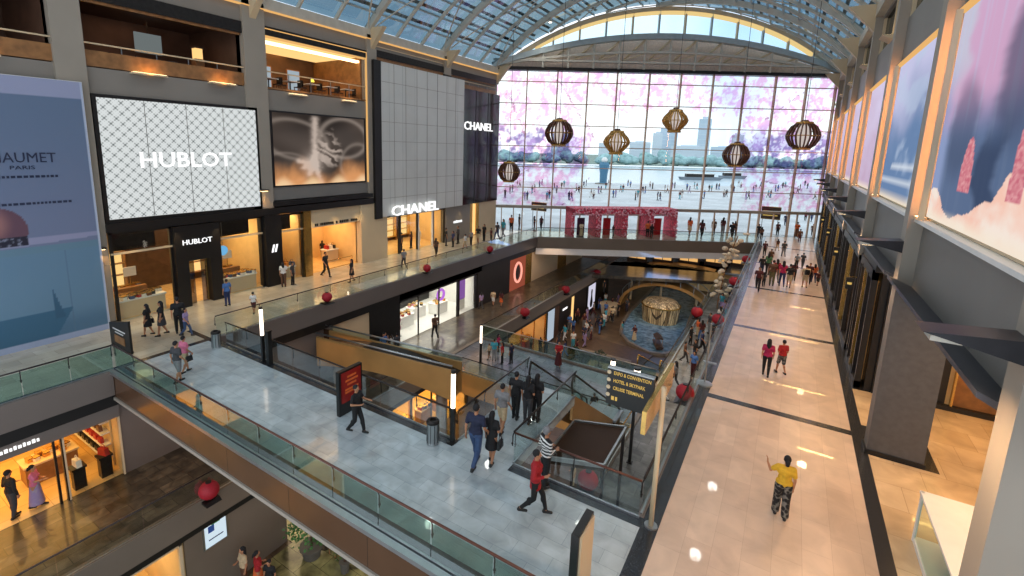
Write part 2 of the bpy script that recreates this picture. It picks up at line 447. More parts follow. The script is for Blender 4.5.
def outside():
    a = [gp(-40, 0, .2), gp(95, 0, .2), gp(95, 0, 88), gp(-40, 0, 88)]
    mb = MB(); top = [V((p.x, p.y, 0)) for p in a]; bot = [V((p.x, p.y, -2)) for p in a]
    mb.poly(top).poly(bot[::-1])
    for i in range(4): mb.quad(top[i], bot[i], bot[(i+1)%4], top[(i+1)%4])
    struct('ground', mb, 'promenade')
    # water of the bay
    m_, nt_, out_ = newmat('bay_water'); b_ = N(nt_, 'ShaderNodeBsdfPrincipled'); b_.inputs['Base Color'].default_value = (.5, .6, .68, 1); b_.inputs['Roughness'].default_value = .25
    nn = N(nt_, 'ShaderNodeTexNoise'); nn.inputs['Scale'].default_value = .6; bp = N(nt_, 'ShaderNodeBump'); bp.inputs['Strength'].default_value = .2
    t_ = N(nt_, 'ShaderNodeTexCoord'); nt_.links.new(t_.outputs['Object'], nn.inputs['Vector']); nt_.links.new(nn.outputs['Fac'], bp.inputs['Height']); nt_.links.new(bp.outputs[0], b_.inputs['Normal'])
    nt_.links.new(b_.outputs[0], out_.inputs[0])
    mb = MB(); mb.poly([gp(-400, -2, 88), gp(500, -2, 88), gp(500, -2, 330), gp(-400, -2, 330)])
    o = mb.build('bay_water', m_); o['kind'] = 'stuff'; tag(o, 'pale water of the bay beyond the promenade', 'water')
    mb = MB(); mb.add(MB()); 
    mb.poly([gp(-900, -1, 326), gp(1200, -1, 326), gp(1200, -1, 1400), gp(-900, -1, 1400)])
    struct('far_shore', mb, pbr('far_shore_ground', (120,140,130), .8))
    # tree belt on the far shore : many lobes per tree, each tree a thing
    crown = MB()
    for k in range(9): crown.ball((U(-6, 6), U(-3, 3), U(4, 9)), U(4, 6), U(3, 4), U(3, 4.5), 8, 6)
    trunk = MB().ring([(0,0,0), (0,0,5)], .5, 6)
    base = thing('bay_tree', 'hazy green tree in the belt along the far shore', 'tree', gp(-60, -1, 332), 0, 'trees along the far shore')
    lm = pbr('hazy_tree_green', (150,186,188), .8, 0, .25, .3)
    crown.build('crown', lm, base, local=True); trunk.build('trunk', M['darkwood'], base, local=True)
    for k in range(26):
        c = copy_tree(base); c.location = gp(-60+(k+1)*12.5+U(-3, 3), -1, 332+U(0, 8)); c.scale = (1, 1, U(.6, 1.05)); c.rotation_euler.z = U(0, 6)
    # skyline
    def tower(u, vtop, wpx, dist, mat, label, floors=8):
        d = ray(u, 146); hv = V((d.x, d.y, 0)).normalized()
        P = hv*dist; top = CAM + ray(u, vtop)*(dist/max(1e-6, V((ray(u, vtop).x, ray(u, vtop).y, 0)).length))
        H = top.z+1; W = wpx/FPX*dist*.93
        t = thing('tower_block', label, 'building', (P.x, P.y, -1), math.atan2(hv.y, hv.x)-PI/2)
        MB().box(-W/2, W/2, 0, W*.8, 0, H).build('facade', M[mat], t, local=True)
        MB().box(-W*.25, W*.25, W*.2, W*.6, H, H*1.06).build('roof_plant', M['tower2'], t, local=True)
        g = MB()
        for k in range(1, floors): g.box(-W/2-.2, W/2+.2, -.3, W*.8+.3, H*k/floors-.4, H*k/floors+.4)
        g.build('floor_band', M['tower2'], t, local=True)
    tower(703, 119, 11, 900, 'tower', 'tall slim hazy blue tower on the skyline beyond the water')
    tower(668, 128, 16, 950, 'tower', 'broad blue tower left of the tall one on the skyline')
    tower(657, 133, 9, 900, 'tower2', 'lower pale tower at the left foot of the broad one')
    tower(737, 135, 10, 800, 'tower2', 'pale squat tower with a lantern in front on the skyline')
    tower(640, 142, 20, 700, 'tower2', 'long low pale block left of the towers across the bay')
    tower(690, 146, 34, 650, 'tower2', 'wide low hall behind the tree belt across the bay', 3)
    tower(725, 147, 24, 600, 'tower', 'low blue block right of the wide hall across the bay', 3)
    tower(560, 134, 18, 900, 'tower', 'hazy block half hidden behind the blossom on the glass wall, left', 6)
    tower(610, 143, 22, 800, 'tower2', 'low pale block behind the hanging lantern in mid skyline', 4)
    # boats
    for (u, v, lab) in ((700, 180, 'long low grey tour boat on the water, left of two'), (732, 178.5, 'shorter grey tour boat on the water, right of two')):
        p = atz(u, v, -2); t = thing('tour_boat', lab, 'boat', (p.x, p.y, -2), math.atan2(GD.y, GD.x))
        L = 9 if u < 710 else 6
        MB().prism([(-L, 1.2), (-L*.9, -.2), (L*.85, -.2), (L*1.05, 1.4)], 'y', -1.6, 1.6).build('hull', M['hull'], t, local=True)
        MB().box(-L*.7, L*.6, -1.2, 1.2, 1.3, 2.6).build('cabin', M['darkmetal'], t, local=True)
        MB().box(-L*.75, L*.66, -1.4, 1.4, 2.6, 2.8).build('cabin_roof', M['white'], t, local=True)
    # statue like column on the promenade
    p = atz(603, 184, 0); t = thing('sculpture', 'tall blue white topped sculpture standing on the promenade by the water', 'sculpture', (p.x, p.y, 0))
    MB().lathe([(1.3, 0), (1.3, .3), (1.0, .5), (1.1, 3), (1.5, 5.5), (1.1, 6.2)], 12).build('body', pbr('blue_sculpture', (70,120,150), .5), t, local=True)
    MB().ball((0, 0, 6.8), .9, .8, .8).build('head', M['white'], t, local=True)
    MB().box(-1.8, 1.8, -1.8, 1.8, 0, .3).build('plinth', M['wall'], t, local=True)
outside()

# ------------------------------------------------------------------ floors and bridges
def slab(name, poly, z, mat, thick=.35, under=None):
    mb = MB(); mb.prism(poly, 'z', z-thick, z)
    return struct(name, mb, mat)
slab('floor', [(-1.8, 3), (2.66, 3), (2.66, 66.2), (-1.8, 63.4)], 0, 'cream_floor')
slab('floor', [(3.0, 3), (10, 3), (10, 23.4), (3.0, 23.4)], 0, 'amber_floor')
slab('floor', [(3.0, 23.4), (3.6, 23.4), (3.6, 66.4), (3.0, 66.4)], 0, 'strip')
sbox('trim_1', 'strip', 2.66, 3.0, 3, 66.4, -.35, .004)          # dark strips
sbox('trim_2', 'strip', -2.2, -1.8, 3, 63.2, -.35, .004)
for i, y in enumerate((19.36, 28.72, 38.0, 47.3, 56.6, 65.9)):
    sbox('trim_%d' % (3+i), 'strip', -1.8, 2.66, y-.17, y+.17, -.3, .006)
sbox('trim_9', 'strip', 3.0, 4.68, 18.2, 20.2, -.3, .006)
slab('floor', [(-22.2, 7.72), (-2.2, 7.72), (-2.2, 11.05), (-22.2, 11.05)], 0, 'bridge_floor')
sbox('trim_10', 'strip', -22.2, -2.2, 7.3, 7.72, -.35, .004)
sbox('trim_11', 'strip', -22.2, -8.0, 11.05, 11.4, -.35, .004)
sbox('trim_12', 'strip', -6.0, -2.2, 11.05, 11.4, -.35, .004)
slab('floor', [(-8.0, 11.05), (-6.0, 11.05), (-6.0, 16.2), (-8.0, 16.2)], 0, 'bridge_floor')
slab('floor', [(-32, 3), (-22.5, 3), (-22.5, 46), (-32, 46)], 0, 'left_floor')
sbox('trim_13', 'strip', -22.5, -22.2, 3, 45.9, -.35, .003)
sbox('trim_14', 'strip', -24.2, -22.5, 11.05, 11.3, -.3, .004)
# plaza in front of the glass wall
FB0, FB1 = V((-22.4, 45.8, 0)), V((-2.2, 58.2, 0))
slab('floor', [(-27.9, 46), (-22.2, 46), (-2.2, 58.2), (-2.2, 63.2), (3.3, 66.7), (-28.2, 46.7), (-28.2, 46)], -.001, 'left_floor')
# fascias (the visible slab edges)
struct('trim_15', MB().box(-22.2, -2.2, 7.22, 7.4, -1.12, -.06), 'bronze')
struct('trim_16', MB().box(-22.2, -2.2, 7.12, 7.3, -.09, .03), 'silver')
struct('trim_17', MB().box(-22.2, -2.2, 7.16, 7.4, -1.24, -1.12), 'column')
struct('trim_18', MB().prism([(7.4, -1.2), (10.9, -1.2), (11.35, -1.0), (11.35, -.36), (7.4, -.36)], 'x', -22.0, -2.4), 'fascia')
struct('trim_19', MB().box(-22.32, -22.16, 11.4, 45.9, -1.0, .02).box(-22.32, -22.1, 3, 7.2, -1.0, .02), 'fascia')
struct('trim_20', MB().box(-22.6, -22.3, 3, 45.9, -1.55, -1.0), 'dark')
sbox('trim_21', 'fascia', -2.35, -2.2, 11.4, 58.2, -.9, .02)
struct('ceiling', MB().box(-31, -22.6, 3, 46, -.9, -.36), 'darkwood')
struct('ceiling', MB().box(-2.2, 3, 3, 60, -1.2, -.36), 'darkwood')
# far bridge edge : dark band over a pale band
fd = (FB1-FB0).normalized(); fn_ = V((fd.y, -fd.x, 0))
def fq(s, off, z): return FB0 + fd*s + fn_*off + V((0, 0, z))
FL = (FB1-FB0).length
def fbox(name, mat, o0, o1, z0, z1):
    mb = MB(); mb.prism([tuple(fq(0, o0, 0))[:2], tuple(fq(FL, o0, 0))[:2], tuple(fq(FL, o1, 0))[:2], tuple(fq(0, o1, 0))[:2]], 'z', z0, z1)
    return struct(name, mb, mat)
fbox('trim_22', 'fascia2', 0, .25, -1.15, .03)
fbox('trim_23', 'white', -.3, .2, -1.85, -1.15)
slab('ceiling', [(-29, 46), (-22.4, 46), (-2.3, 58.2), (-2.3, 63), (-29, 46.2)], -.4, 'shopwall', .4)

# middle level (one storey below)
Z0 = -4.8
slab('floor', [(-32, -2), (-18.3, -2), (-18.3, 60), (-32, 60)], Z0, 'slate_floor')
struct('trim_24', MB().box(-18.42, -18.14, -2, 60, Z0-1.0, Z0+.05), 'fascia2')
struct('trim_25', MB().box(-18.7, -18.45, -2, 60, Z0-1.5, Z0-1.0), 'dark')
slab('floor', [(-18.3, 23.5), (-5.5, 23.3), (-5.5, 28.3), (-18.3, 28.9)], Z0, 'link_floor')
struct('trim_26', MB().box(-18.2, -5.4, 23.15, 23.5, Z0-1.3, Z0+.1), 'tan')
struct('trim_27', MB().box(-18.2, -5.4, 28.6, 28.9, Z0-1.0, Z0+.1), 'fascia2')
slab('floor', [(-5.5, 11), (3, 11), (3, 60), (-5.5, 60)], Z0, 'mottled_floor')
struct('trim_28', MB().box(-5.62, -5.4, 11, 60, Z0-1.0, Z0+.06), 'fascia2')
sbox('wall_right', 'shopwall', 2.6, 3.2, 11, 60, Z0, -.4)
slab('floor', [(-18.3, 52), (-5.5, 58), (-5.5, 70), (-18.3, 60)], Z0, 'slate_floor')
# bottom level
ZB = -9.8
slab('floor', [(-34, -4), (8, -4), (8, 82), (-34, 82)], ZB, 'lower_floor', .5)
struct('floor', MB().box(-18.3, -12, 3, 20, ZB, ZB+.03).box(-26, -18.3, 12.25, 18.85, ZB, ZB+.03), 'green_marble')
struct('wall_back', MB().box(-34, 8, 81, 81.6, ZB, -.4), 'brownwall')

# ------------------------------------------------------------------ glass balustrades
def balustrade(label, p0, p1, h=1.05, n=4, handrail='rail', posts=True, glass='green_glass', zoff=0.0, group=None, base=True):
    p0 = V(p0); p1 = V(p1); t = thing('glass_balustrade', label, 'balustrade', p0, 0, group)
    d = (p1-p0); L = d.length; d.normalize(); q = V((0,0,1)).cross(V((d.x, d.y, 0)).normalized())
    for i in range(n):
        a = p0+d*(L*i/n+.015); b = p0+d*(L*(i+1)/n-.015)
        mb = MB(); o = q*.008
        for s in (1, -1):
            pts = [a+o*s, b+o*s, b+o*s+V((0,0,h-.06)), a+o*s+V((0,0,h-.06))]
            mb.poly(pts if s > 0 else pts[::-1])
        mb.build('glass_panel', M[glass], t)
    MB().ring([p0+V((0,0,h)), p1+V((0,0,h))], .032, 8).build('handrail', M[handrail], t, smooth=True)
    if posts:
        for i in range(n+1):
            c = p0+d*(L*i/n)
            MB().ring([c+V((0,0,h*.55))+q*.04, c+V((0,0,h*.86))+q*.04, c+V((0,0,h-.02))], .018, 6).ball(tuple(c+V((0,0,h*.62))+q*.05), .035).build('bracket', M['darkmetal'], t)
    if base:
        a = p0; b = p1
        MB().beam([a+V((0,0,.03)), b+V((0,0,.03))], .06, .06, q).build('base_channel', M['silver'], t)
    return t
balustrade('long glass balustrade with reddish handrail on the near side of the pale bridge', (-22.2,7.36,0), (-2.6,7.36,0), 1.05, 12)
balustrade('glass balustrade on the far side of the bridge behind the red sign', (-21.2,11.36,0), (-8.1,11.36,0), 1.05, 8, 'rail2', glass='glass')
balustrade('glass balustrade along the far side of the bridge near the tall pole', (-5.95,11.36,0), (-2.3,11.36,0), 1.05, 2, 'rail', glass='glass')
balustrade('glass balustrade below the large pale blue poster', (-22.25,3.2,0), (-22.25,7.3,0), 1.05, 3, 'rail2')
balustrade('long glass balustrade in front of the watch and fashion shops on the left', (-22.3,11.5,0), (-22.3,45.7,0), 1.05, 15, 'rail2', glass='glass')
balustrade('long steel railed balustrade along the left side of the right walkway', (-2.28,11.5,0), (-2.28,58.2,0), 1.05, 22, 'rail2', glass='glass')
balustrade('glass balustrade on the edge of the far plaza above the pale slab', tuple(fq(.1,.1,0)), tuple(fq(FL-.3,.1,0)), 1.05, 10, 'rail2', posts=False, glass='glass')
balustrade('left side glass of the short landing leading to the escalator', (-8.0,11.4,0), (-8.0,16.2,0), 1.05, 3, 'rail2', glass='glass')
balustrade('right side glass of the short landing beside the dark brown canopy', (-6.0,11.4,0), (-6.0,16.2,0), 1.05, 3, 'rail2', glass='glass')
balustrade('middle level balustrade along the left corridor under the bridge', (-18.25,-1,Z0), (-18.25,23.4,Z0), 1.0, 10, 'rail2', posts=False, glass='glass')
balustrade('middle level balustrade of the left corridor beyond the link bridge', (-18.25,29,Z0), (-18.25,58,Z0), 1.0, 10, 'rail2', posts=False, glass='glass')
balustrade('near balustrade of the blue grey link bridge one level down', (-18.1,23.3,Z0+.1), (-5.6,23.3,Z0+.1), .95, 6, 'rail2', posts=False, glass='glass')
balustrade('far balustrade of the blue grey link bridge one level down', (-18.1,28.75,Z0+.1), (-5.6,28.75,Z0+.1), .95, 6, 'silver', posts=False)
balustrade('middle level balustrade along the right corridor above the canal', (-5.5,28.9,Z0+.06), (-5.5,58,Z0+.06), 1.0, 12, 'rail2', posts=False, glass='glass')
balustrade('orange lit balustrade right of the dark brown canopy', (-5.5,11.5,Z0+.06), (-5.5,23.1,Z0+.06), 1.0, 6, 'gold', posts=False, glass='glass')

# escalators going down from the landing to the link bridge
def escalator(label, x0, x1, ya, za, yb, zb, side='darkmetal', skirt='glass', group=None, truss='tan'):
    t = thing('escalator', label, 'escalator', ((x0+x1)/2, ya, za), 0, group)
    nst = max(6, int(abs(zb-za)/.2)); mb = MB()
    for i in range(nst):
        y = ya+(yb-ya)*i/nst; y2 = ya+(yb-ya)*(i+1)/nst; z = za+(zb-za)*(i+1)/nst
        mb.box(x0+.12, x1-.12, y, y2, z-.25, z)
    mb.build('steps', M['darkmetal'], t)
    for x in (x0, x1-.1):
        p = [(ya, za-1.0), (ya, za+.05), (yb, zb+.05), (yb, zb-1.0)]
        MB().prism(p, 'x', x, x+.1).build('side_cladding', M[truss], t)
        g = MB(); xx = x+.05
        g.poly([(xx, ya, za+.05), (xx, yb, zb+.05), (xx, yb, zb+.85), (xx, ya, za+.85)]); g.build('glass_side', M['green_glass'], t)
        MB().ring([(xx, ya, za+.1), (xx, ya-.12*(1 if yb > ya else -1), za+.5), (xx, ya, za+.9), (xx, yb, zb+.9), (xx, yb+.12*(1 if yb > ya else -1), zb+.5), (xx, yb, zb+.1)], .045, 8).build('handrail', M[side], t, smooth=True)
    return t
escalator('escalator with glass sides going down from the bridge landing, people riding it', -7.95, -6.05, 16.2, 0, 23.1, Z0+.1)
# dark brown canopy over the lower court, seen through the opening right of the escalator
def canopy():
    zc_ = -.75
    P4 = [atz(u, v, zc_) for u, v in ((531, 452), (604, 466), (626, 428), (550, 413))]
    P4[0].x = max(P4[0].x, -5.8); P4[3].x = -5.8
    pts = [(p.x, p.y) for p in P4]
    c = sum((p for p in P4), V((0, 0, 0)))/4
    t = thing('court_canopy', 'large flat dark brown canopy behind the bridge glass, edged with pale trim', 'canopy', (c.x, c.y, Z0))
    MB().prism(pts, 'z', zc_-.2, zc_).build('top_panel', M['rink'], t)
    for i in range(4):
        a = pts[i]; b = pts[(i+1)%4]; MB().beam([(a[0], a[1], zc_), (b[0], b[1], zc_)], .07, .14, (b[1]-a[1], a[0]-b[0], 0)).build('edge_trim', M['silver'], t)
    for p in pts:
        q = (p[0]*.94+c.x*.06, p[1]*.94+c.y*.06); MB().ring([(q[0], q[1], ZB if q[0] < -5.4 or q[0] > -5.4 and False else Z0), (q[0], q[1], zc_-.2)], .06, 8).build('post', M['darkmetal'], t)
canopy()
# tan clad crossing between left corridor and the atrium
def tan_bridge():
    a = atz(316, 337, -1.6); b = atz(452, 371, -1.9)
    t = thing('covered_ramp', 'long ramp with smooth tan side cladding behind the red sign', 'ramp', (a.x, a.y, -3.9))
    d = (b-a); d.z = 0; L = d.length; d.normalize(); q = V((-d.y, d.x, 0))
    def P(s, o, z): return a*1 + d*s + q*o + V((0, 0, z-a.z))
    mb = MB()
    n = 14
    prof = lambda s: (-1.6-.3*s/L, -3.35-.2*s/L + .5*math.sin(PI*min(1, s/L)))
    for i in range(n):
        s0, s1 = L*i/n, L*(i+1)/n; t0, b0 = prof(s0); t1, b1 = prof(s1)
        for o in (0, 1.1):
            mb.quad(P(s0, o, b0), P(s1, o, b1), P(s1, o, t1), P(s0, o, t0)); mb.quad(P(s0, o+.12, b0), P(s1, o+.12, b1), P(s1, o+.12, t1), P(s0, o+.12, t0))
            mb.quad(P(s0, o, t0), P(s1, o, t1), P(s1, o+.12, t1), P(s0, o+.12, t0))
        mb.quad(P(s0, 0, b0), P(s0, 1.22, b0), P(s1, 1.22, b1), P(s1, 0, b1))
    mb.build('side_cladding', M['tan'], t)
    mb = MB()
    for i in range(n):
        s0, s1 = L*i/n, L*(i+1)/n; t0, b0 = prof(s0); t1, b1 = prof(s1)
        mb.quad(P(s0, .12, b0+1.2), P(s1, .12, b1+1.2), P(s1, 1.1, b1+1.2), P(s0, 1.1, b0+1.2))
    mb.build('walking_surface', M['darkmetal'], t)
    # rounded end piece at the left
    pts = []
    mb = MB()
    c = P(0, .6, 0)
    for k in range(9):
        an = PI/2 + PI*k/8
        pts.append(tuple(c + d*(-abs(math.sin(an))*2.2) + q*(-math.cos(an)*.6)))
    for k in range(8):
        p, r = V(pts[k]), V(pts[k+1]); mb.quad((p.x, p.y, -3.6), (r.x, r.y, -3.6), (r.x, r.y, -1.6), (p.x, p.y, -1.6))
    mb.poly([(p[0], p[1], -3.5) for p in pts])
    mb.build('rounded_end', M['bronze'], t)
    MB().ring([(p[0], p[1], -1.35) for p in pts], .05, 8).ring([P(0, 0, -1.35), P(L, 0, -1.65)], .05, 8).ring([P(0, 1.2, -1.35), P(L, 1.2, -1.65)], .05, 8).build('handrail', M['silver'], t, smooth=True)
    g = MB(); g.quad(P(0, 1.2, -1.6), P(L, 1.2, -1.9), P(L, 1.2, -1.65), P(0, 1.2, -1.35)); g.build('glass_side', M['green_glass'], t)
    for s in (L*.12, L*.9):
        MB().ring([P(s, .6, ZB), P(s, .6, prof(s)[1])], .3, 14).build('support_column', M['fascia2'], t, smooth=True)
tan_bridge()

# ------------------------------------------------------------------ vaulted glass roof
def roof():
    root = bpy.data.objects.new('ceiling', None); COL.objects.link(root); root['kind'] = 'structure'
    K = 24; th0 = math.asin(HALF/RR)
    def px_(k, K=K): return XM + RR*math.sin(-th0 + 2*th0*k/K)
    def extra(x, dz): return vault(x)+dz
    # glass skin
    mb = MB()
    Y0 = 0.0
    for k in range(K):
        xa, xb = px_(k), px_(k+1); ya, yb = yend(xa), yend(xb)
        n = 6
        for j in range(n):
            mb.quad((xa, Y0+(ya-Y0)*j/n, extra(xa, .25)), (xb, Y0+(yb-Y0)*j/n, extra(xb, .25)), (xb, Y0+(yb-Y0)*(j+1)/n, extra(xb, .25)), (xa, Y0+(ya-Y0)*(j+1)/n, extra(xa, .25)))
    mb.build('roof_glazing', M['roof_glass'], root)
    # shading louvres over alternate strips
    for k in range(1, K):
        x = px_(k); mb = MB()
        th = -th0 + 2*th0*k/K
        nrm = V((math.sin(th), 0, math.cos(th))); tg = V((math.cos(th), 0, -math.sin(th)))
        for (o, wd) in ((.34, .28),):
            c = V((x, 0, vault(x))) + tg*o + nrm*.5
            a = V((c.x, Y0, c.z)); b = V((c.x, yend(c.x)-.2, c.z))
            mb.beam([a, b], wd, .03, tg)
        mb.build('louvre', M['louvre'], root)
    # ribs
    y = 2.0; i = 0
    P_ = 9.27
    ys = [(-.0 + 8.9 + P_*j/3.0 - P_) for j in range(0, 27)]
    for j, y in enumerate(ys):
        main = (j % 3 == 0)
        pts = []
        kk = 40
        for k in range(kk+1):
            x = XM + RR*math.sin(-th0 + 2*th0*k/kk)
            if y < yend(x)-.3: pts.append((x, y, vault(x)))
        if len(pts) < 3: continue
        MB().beam(pts, .34 if main else .16, .5 if main else .24, (0, 1, 0)).build('roof_rib', M['steel'], root)
        if main:   # tie strut with bracket at both springings
            pass
    # purlins
    for k in range(1, K):
        x = px_(k); th = -th0 + 2*th0*k/K; tg = V((math.cos(th), 0, -math.sin(th)))
        MB().beam([(x, Y0, vault(x)+.12), (x, yend(x)-.2, vault(x)+.12)], .12, .14, tg).build('purlin', M['steel2'], root)
    # diagonal bracing lattice below the glazing
    for side in (0, 1):
        for j in range(0, 8):
            yb = 8.9+P_*j
            pts = []
            for k in range(21):
                f = k/20; x = XM + RR*math.sin(-th0 + th0*2*f)
                yy = yb + (P_*f*2 if side == 0 else P_*2*(1-f))-P_
                if 0 < yy < yend(x)-.4: pts.append((x, yy, vault(x)-.2))
            if len(pts) > 2: MB().ring(pts, .055, 6).build('bracing_rod', M['steel'], root)
    # eaves beams
    MB().box(-28.5, -27.9, 0, 46.8, ZS-.55, ZS+.1).build('eaves_beam', M['steel'], root)
    MB().box(2.9, 3.6, 0, 66.5, ZS-.55, ZS+.1).build('eaves_beam', M['steel'], root)
    MB().box(-28.4, -27.82, 0, 46.6, ZS-.62, ZS-.57).build('light_line', M['orange_led'], root)
    # brackets at the columns
    for y in (9.0, 17.9, 27.6, 37.1, 46.3):
        MB().prism([(-28.2, ZS-1.6), (-26.6, ZS+.2), (-28.2, ZS+.2)], 'y', y-.2, y+.2).build('bracket', M['cream'], root)
    for y in (9.4, 18.5, 27.8, 37.1, 46.3, 55.6, 64.9):
        MB().prism([(3.2, ZS-1.6), (1.6, ZS+.2), (3.2, ZS+.2)], 'y', y-.2, y+.2).build('bracket', M['cream'], root)
roof()

# ------------------------------------------------------------------ glazed end wall
ZT = 17.6
def end_wall():
    root = bpy.data.objects.new('window_1', None); COL.objects.link(root); root['kind'] = 'structure'
    ang = math.atan2(GD.y, GD.x)
    def gbox(s0, s1, o0, o1, z0, z1, mb=None):
        mb = mb or MB()
        a, b, c, d = gp(s0, 0, o0), gp(s1, 0, o0), gp(s1, 0, o1), gp(s0, 0, o1)
        mb.prism([a[:2], b[:2], c[:2], d[:2]], 'z', z0, z1); return mb
    ms = []
    for u_ in (526, 556, 586, 615, 647, 678, 710, 741, 772, 803, 832):
        d_ = ray(u_, 110); k_ = (G0-V((0, 0, 0))).dot(GN)/V((d_.x, d_.y, 0)).dot(GN); ms.append((V((d_.x*k_, d_.y*k_, 0))-G0).dot(GD))
    for s in ms: gbox(s-.055, s+.055, -.25, .1, 0, ZT).build('mullion', M['frame'], root)
    zr = [5.0, 7.3, 9.6, 11.9, 14.2, 16.5]
    for z in zr: gbox(0, GL, -.12, .1, z-.04, z+.04).build('transom', M['frame'], root)
    gbox(0, GL, -.35, .25, 2.65, 2.95).build('transom', M['column'], root)
    k = 0
    s = .9
    while s < GL:
        if min(abs(s-q) for q in ms) > .5 and not (8 < s < 25): gbox(s-.045, s+.045, -.12, .1, 0, 2.65).build('door_mullion', M['frame'], root)
        s += 1.35
    mb = MB(); mb.quad(gp(0, 0), gp(GL, 0), gp(GL, ZT), gp(0, ZT)); mb.build('glass_pane', M['glass'], root)
    # blossom film applied to the glass
    GW, GH = 44.2, ZT-3.0
    def film(u, v):
        x = u*340; y = (1-v)*128      # in photograph-like cells, y down
        n1 = fb(x*.055, y*.055, 1.3); n2 = fb(x*.16, y*.16, 7.7, 3); n3 = fb(x*.4, y*.4, 2.2, 2)
        top = sst(75, 5, y)*1.0; left = sst(120, 55, x); rgt = sst(212, 275, x)
        low = sst(60, 128, y)*sst(190, 80, x)*.8
        midclear = sst(70, 110, x)*sst(260, 215, x)*sst(32, 55, y)
        dens = .25 + .55*max(top, left*.9, rgt) + low*.3 - midclear*1.1
        a = sst(.38, .92, dens + n1*.3 + n2*.42 + n3*.2)
        pink = (.97, .54, .73); lil = (.66, .42, .78); pale = (1., .8, .88)
        c = mixc(pale, pink, sst(-.15, .35, n2+n3*.5))
        # purple foliage band low on both sides
        band = sst(44, 58, y)*sst(98, 84, y)
        c = mixc(c, (.26, .20, .42), band*max(left, rgt)*sst(-.3, .1, n1+.4*n2)*.97)
        if band*max(left, rgt) > .3: a = max(a, sst(-.4, .0, n1+.4*n2)*band*1.1)
        c = mixc(c, lil, sst(.0, .5, n1)*.45)
        out = mixc((1, 1, 1), c, a*(.55+.45*sst(-.3, .3, n3+n2)))
        # dark branches
        for (x0, y0, x1, y1, wd) in ((60, 8, 100, 62, .9), (12, 22, 30, 60, .7), (24, 100, 70, 72, 1.0), (268, 40, 300, 14, .8), (270, 98, 322, 108, 1.0), (300, 72, 322, 56, .8), (70, 128, 96, 100, .8)):
            dx, dy = x1-x0, y1-y0; L2 = dx*dx+dy*dy; t = max(0, min(1, ((x-x0)*dx+(y-y0)*dy)/L2))
            dd = math.hypot(x-x0-t*dx + n2*5, y-y0-t*dy)
            if dd < wd: out = mixc(out, (.45, .2, .34), .8)
        return out
    sc_ = screen('blossom_film', lambda u, v: gp(GL*u, 3.0+GH*v, -.03), 340, 132, film, vcol('blossom_film', film=True), root)
    # bottom strip of coloured film under the door head, at far left and far right there is none
    # horizontal head beam, arch truss and lunette
    gbox(-.5, GL+.2, -.7, .3, ZT, ZT+.35).build('head_beam', M['darkmetal'], root)
    gbox(-.5, GL+.2, -.9, -.5, ZT+.9, ZT+1.1).build('truss_chord', M['steel'], root)
    S0, S1 = -.6, GL-.4; SM = (S0+S1)/2; SH = (S1-S0)/2
    def arch(s, rise, z0): return z0 + rise*(1-((s-SM)/SH)**2)
    pts = [gp(S0+(S1-S0)*k/30, arch(S0+(S1-S0)*k/30, 3.3, 18.0), -.7) for k in range(31)]
    MB().beam(pts, .7, .55, GN).build('arch_truss', M['steel2'], root)
    pts = [gp(S0+(S1-S0)*k/30, arch(S0+(S1-S0)*k/30, 1.7, 18.0), -.7) for k in range(31)]
    MB().beam(pts, .3, .25, GN).build('lower_arch_chord', M['steel'], root)
    for k in range(2, 13):
        s = S0+(S1-S0)*k/14
        MB().ring([gp(s, ZT+.3, -.7), gp(s, arch(s, 3.3, 17.95), -.7)], .13, 6).build('strut', M['steel'], root)
        MB().ring([gp(s, arch(s, 3.1, 17.9), -.7), gp(s-2.6, ZT+.8, .9)], .12, 6).ring([gp(s, ZT+1.0, -.7), gp(s+3.0, arch(s+3.0, 1.7, 18.0), -.7)], .07, 6).build('diagonal_strut', M['cream'], root)
    mb = MB()  # soffit panel behind the truss
    for k in range(30):
        s, s2 = S0+(S1-S0)*k/30, S0+(S1-S0)*(k+1)/30
        mb.quad(gp(s, ZT+.2, .35), gp(s2, ZT+.2, .35), gp(s2, arch(s2, 3.3, 17.95), .35), gp(s, arch(s, 3.3, 17.95), .35))
    mb.build('spandrel_panel', pbr('brownish_soffit', (226,206,190), .6), root)
    # lunette glazing above the truss with warm lit edge along the vault
    mb = MB(); pts = []
    for k in range(41):
        th = -1+2*k/40; x = XM+HALF*.985*th; s = (x-G0.x)/GD.x
        pts.append((s, vault(x)))
    MB().beam([gp(s, z-.35, -.3) for s, z in pts], .6, .4, GN).build('end_rib', M['cream'], root)
    MB().beam([gp(s, z-.72, -.3) for s, z in pts[4:37]], .5, .28, GN).build('warm_light_line', emit('yellow_cove_light', (255,222,150), 1.1), root)
    for k in range(3, 38, 3):
        s, z = pts[k]; z0 = arch(s, 3.3, 18.0)
        if z-.3 > z0+.3: MB().beam([gp(s, z0, -.4), gp(s, z-.3, -.4)], .3, .16, GN).build('lunette_mullion', M['cream'] if k % 2 else M['steel2'], root)
    mb = MB()
    for k in range(40):
        (s, z), (s2, z2) = pts[k], pts[k+1]; mb.quad(gp(s, arch(s, 3.3, 18.0), 0), gp(s2, arch(s2, 3.3, 18.0), 0), gp(s2, max(z2, arch(s2, 3.3, 18.0)), 0), gp(s, max(z, arch(s, 3.3, 18.0)), 0))
    mb.build('lunette_glass', glassmat('pale_blue_glass', (206,232,240)), root)
end_wall()

def glyph_bars(x, y0, y1, z0, z1, parent, mat, seed=1):
    random.seed(seed); mb = MB(); y = y0
    while y < y1:
        l = (z1-z0)*U(.45, .7); h = (z1-z0)*random.choice((1, .8, .8))
        mb.box(x, x+.03, y, y+l, z0, z0+h)
        y += l+(z1-z0)*.3
    return mb.build('lettering', M[mat], parent)
